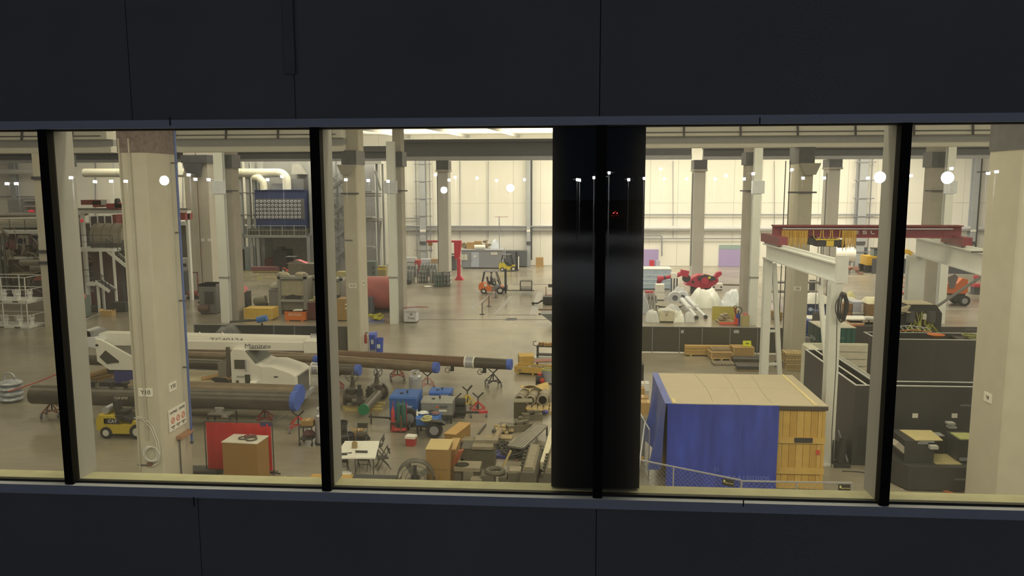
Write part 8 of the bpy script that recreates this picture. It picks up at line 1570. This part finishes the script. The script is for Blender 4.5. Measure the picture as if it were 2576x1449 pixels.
# far dark screen, excavator
x0, x1, Yq2, h = fb(2194, 2540, 690, 651); o = T('far_screen', 'wide dark cloth screen before the yellow excavator', 'screen', (0, 0, 0)); MB().box(x0, x1, Yq2, Yq2+.06, .05, h).build('cloth', M('55534E', .8, var=.08), o)
for t in (0, .25, .5, .75, 1): MB().box(x0+(x1-x0)*t-.04, x0+(x1-x0)*t+.04, Yq2+.06, Yq2+.14, 0, h).build('post', MDK2, o)
Ye = Yq2+1.2; XE = lambda p: xat(p, 650, Ye); ZE = lambda q: zat(2250, q, Ye); ex = T('excavator', 'yellow excavator with a bent boom behind the dark screen', 'excavator', (0, 0, 0)); MEX = M('C99A34', .5)
MB().box(XE(2182), XE(2250), Ye, Ye+2.4, ZE(668), ZE(645)).build('house', MEX, ex); MB().box(XE(2199), XE(2218), Ye+.2, Ye+1.4, ZE(645), ZE(626)).build('cab', M('5E665C', .3), ex); MB().box(XE(2198), XE(2230), Ye+.1, Ye+1.5, ZE(627), ZE(625)).build('cab_roof', MDK, ex); MB().tube([(XE(2228), Ye+.2, ZE(627)), (XE(2231), Ye+.2, ZE(632)), (XE(2231), Ye+.2, ZE(648))], .08, 6).build('cab_frame', MDK, ex); MB().prism([(XE(2262), ZE(648)), (XE(2265), ZE(640)), (XE(2280), ZE(630)), (XE(2292), ZE(629)), (XE(2318), ZE(645)), (XE(2330), ZE(652)), (XE(2312), ZE(650)), (XE(2290), ZE(640)), (XE(2280), ZE(641))], 'y', Ye+.9, Ye+1.4).build('boom', MEX, ex); MB().bar((XE(2240), Ye+1.1, ZE(655)), (XE(2266), Ye+1.1, ZE(644)), .5, .5).build('boom_foot', MEX, ex); MB().bar((XE(2262), Ye+.8, ZE(652)), (XE(2282), Ye+.8, ZE(640)), .15).build('ram', MDK, ex)
for y in (0, 1.8): MB().box(XE(2178), XE(2256), Ye+y, Ye+y+.6, 0, ZE(668)).build('track', MDK, ex)
# boom lift and red bench
p = G(2400, 770); o = T('boom_lift', 'orange boom lift with thick black tyres', 'boom lift', (p.x, p.y+.9, 0)); s_ = .0356; 
MB().prism([(-1.5, 1.15), (1.0, 1.1), (1.15, 1.3), (1.1, 2.4), (.6, 2.5), (.2, 2.0), (-1.5, 2.0)], 'y', -.8, .8).build('turntable', M('C4622E', .5), o); MB().box(-1.6, 1.0, -.7, .7, .55, 1.1).build('chassis', MDK, o); MB().prism([(-.7, 2.6), (-.1, 2.9), (.2, 2.6), (-.1, 1.6), (-.5, 1.6)], 'y', -.9, -.8).build('dark_panel', M('6A5E54', .6), o); text('450', .3, MWT, o, (-.55, -.71, .85))
for x in (-1.4, .85):
    for y in (-1.0, .55): wheel(o, (x, y, .48), .48, .42)
ba = G(2345, 740); Zb = lambda q: zat(2300, q, ba.y); Xb = lambda q: xat(q, 710, ba.y)
MB().bar((0, 0, 2.2), (Xb(2292)-o.location.x, ba.y-o.location.y, Zb(694)), .3, .3).build('boom', M('8A8878', .5), o); MB().bar((Xb(2289)-o.location.x, ba.y-o.location.y, Zb(694)), (Xb(2280)-o.location.x, ba.y-o.location.y, Zb(735)), .16).build('jib', MDK2, o)
k = MB().box(Xb(2262)-o.location.x, Xb(2282)-o.location.x, ba.y-o.location.y-.4, ba.y-o.location.y+.4, Zb(738), Zb(734)).build('basket_floor', M('A85244', .5), o)
for q in (696, 708, 720): MB().box(Xb(2262)-o.location.x, Xb(2282)-o.location.x, ba.y-o.location.y-.42, ba.y-o.location.y-.36, Zb(q+2), Zb(q)).build('basket_rail', M('B4564A', .5), k)
for q in (2262, 2272, 2281): MB().box(Xb(q)-o.location.x-.03, Xb(q)-o.location.x+.03, ba.y-o.location.y-.42, ba.y-o.location.y-.36, Zb(735), Zb(696)).build('basket_post', M('B4564A', .5), k)
p = G(2486, 742); o = T('red_trolley', 'red slatted trolley on dark stub legs', 'trolley', (p.x, p.y+.6, 0)); MB().box(-1.35, 1.35, -.55, .55, .75, 1.05).build('deck', M('B03C3A', .5), o); MB().box(-1.0, 1.1, .35, .5, 1.5, 1.8).build('back_rail', M('B84442', .5), o)
for x in (-.85, 0, .9): MB().box(x-.07, x+.07, .38, .47, 1.05, 1.5).build('rail_post', MDK2, o)
for x in (-1.1, -.45, .5, 1.1): MB().box(x-.13, x+.13, -.4, .4, .06, .75).build('leg', MDK2, o)
MB().box(-1.4, 1.4, -.5, .5, 0, .06).build('runner', MDK2, o)
# ---------------------------------------------------------------- car park behind the camera, mirrored in the glass
S('ground', MB().box(-400, 400, -520, YG-.1, -.4, -.3), M('707072', .9, raw=True, var=.2, scale=.05))
def R(px, py, t):
    "place whose mirror image in the window shows at a photo position, t metres along the ray"
    v = CAM+ray(px, py)*t; return Vc((v.x, 2*(YG+.006)-v.y, v.z))
MPOLE = M('B8B8B4', .5, raw=True); MLAMP = M('FFFFFF', .4, raw=True, emit=90.0); MLMP2 = M('F4FAFF', .4, raw=True, emit=160.0)
lamps = [(23, 462, 1), (46, 462, 1), (153, 458, 1), (183, 447, 0), (243, 457, 1), (284, 456, 1), (320, 456, 1), (478, 440, 0), (495, 451, 1), (528, 452, 1), (676, 452, 1), (712, 444, 0), (800, 452, 1), (872, 452, 1), (928, 454, 1), (978, 456, 1), (1097, 440, 0), (1131, 453, 1), (1146, 446, 0), (1201, 448, 1), (1250, 454, 1), (1320, 452, 1), (1452, 452, 1), (1458, 453, 1), (1494, 447, 0), (1507, 439, 0), (1520, 445, 0), (1532, 435, 0), (1581, 452, 1), (1620, 449, 1), (1661, 425, 0), (1670, 450, 1), (1727, 450, 1), (1798, 450, 1), (1825, 442, 1), (1870, 450, 1), (1893, 437, 0), (1990, 427, 0), (2018, 448, 1), (2071, 448, 1), (2181, 448, 1), (2288, 442, 1), (2390, 424, 0), (2482, 436, 1), (2503, 432, 0)]
for i, (px, py, far) in enumerate(lamps):
    t = (85 if not far else 150)+(i*37 % 11)*3; p = R(px, py, t); pos = (p.x, p.y, -.3); o = T('car_park_lamp', 'tall car park lamp mirrored in the window glass at night', 'lamp post', pos, 0, 'car park lamps mirrored in the glass'); hz_ = p.z+.3
    MB().cyl((0, 0, 0), (0, 0, hz_-.1), .10, .07, 8).build('pole', MPOLE, o); k = t/95
    MB().cb((0, .35*k, hz_), .26*k, .4*k, .30*k).build('lamp_head', MLAMP, o); MB().bar((-.55*k, 0, hz_+.05*k), (.55*k, 0, hz_+.05*k), .06).build('arm', MPOLE, o)
    if i % 2 == 1 or not far:
        l = bpy.data.lights.new('lamp_glow', 'SPOT'); l.spot_size = math.radians(150); l.spot_blend = .4; l.energy = 2200; l.color = (.92, .96, 1); l.shadow_soft_size = .15; lo = bpy.data.objects.new('lamp_glow', l); COL.objects.link(lo); lo.location = (0, .55*k, hz_-.5*k); lo.parent = o
for i, (px, py, r) in enumerate(((414, 454, 11.5), (1117, 478, 8), (1284, 473, 9.5), (2213, 446, 14), (2383, 447, 15))):
    t = 46.0; p = R(px, py, t); o = T('flood_light', ('floodlight mast mirrored in the glass by the Y10 column', 'floodlight mast mirrored beside the far column', 'floodlight mast mirrored over the back wall', 'floodlight mast mirrored near the window mullion', 'floodlight mast mirrored above the gantry')[i], 'floodlight', (p.x, p.y, -.3)); rr = r*t/F
    MB().cyl((0, -.15, 0), (0, -.15, p.z+.3-rr), .07, n=8).build('mast', MPOLE, o); MB().cyl((0, -.12, p.z+.3), (0, 0, p.z+.3), rr*1.08, n=20).build('housing', MDK, o); MB().cyl((0, 0, p.z+.3), (0, .06, p.z+.3), rr, n=24).build('lens', MLMP2, o)
def car(label, px, py, t, rz, body, tail=False):
    p = R(px, py, t); o = T('parked_car', label, 'car', (p.x, p.y, -.3), rz)
    MB().prism([(-2.2, .3), (2.2, .3), (2.25, .65), (2.0, .85), (1.1, .95), (.5, 1.42), (-1.0, 1.45), (-1.7, 1.0), (-2.2, .95)], 'y', -.9, .9).build('body', M(body, .3, raw=True), o); MB().prism([(1.0, .97), (.45, 1.36), (-.95, 1.38), (-1.55, 1.0)], 'y', -.92, .92).build('windows', M('101418', .1, raw=True), o)
    for x in (-1.4, 1.4):
        for y in (-.95, .75): wheel(o, (x, y, .33), .33, .2)
    if tail:
        for y in (-.7, .6): MB().box(-2.27, -2.18, y-.12, y+.22, .7, .9).build('tail_lamp', M('FF3028', .4, raw=True, emit=220.0), o)
        MB().box(-1.75, -1.6, -.2, .2, 1.2, 1.3).build('brake_lamp', M('FF3028', .4, raw=True, emit=25.0), o)
tt = lambda q: 11.3*F/(q-461)
for lab, px, py, rz, c, tl_ in (('parked car with glowing red tail lamps mirrored in the glass', 1547, 541, -PI/2, '3A1010', True), ('dark hatchback mirrored left of the tail lamps', 1484, 548, -PI/2, '22262A', False), ('grey saloon mirrored below the twin lamps', 1450, 530, .3, '5A5E60', False), ('pale saloon mirrored right of the dark mullion', 1560, 507, .1, '8A8E90', False), ('silver saloon mirrored farther off', 1436, 503, .1, '7A7E80', False), ('dark estate car mirrored among the lamps', 1462, 522, .2, '3C4044', False)):
    car(lab, px, py, min(tt(py), 470), rz, c, tl_)
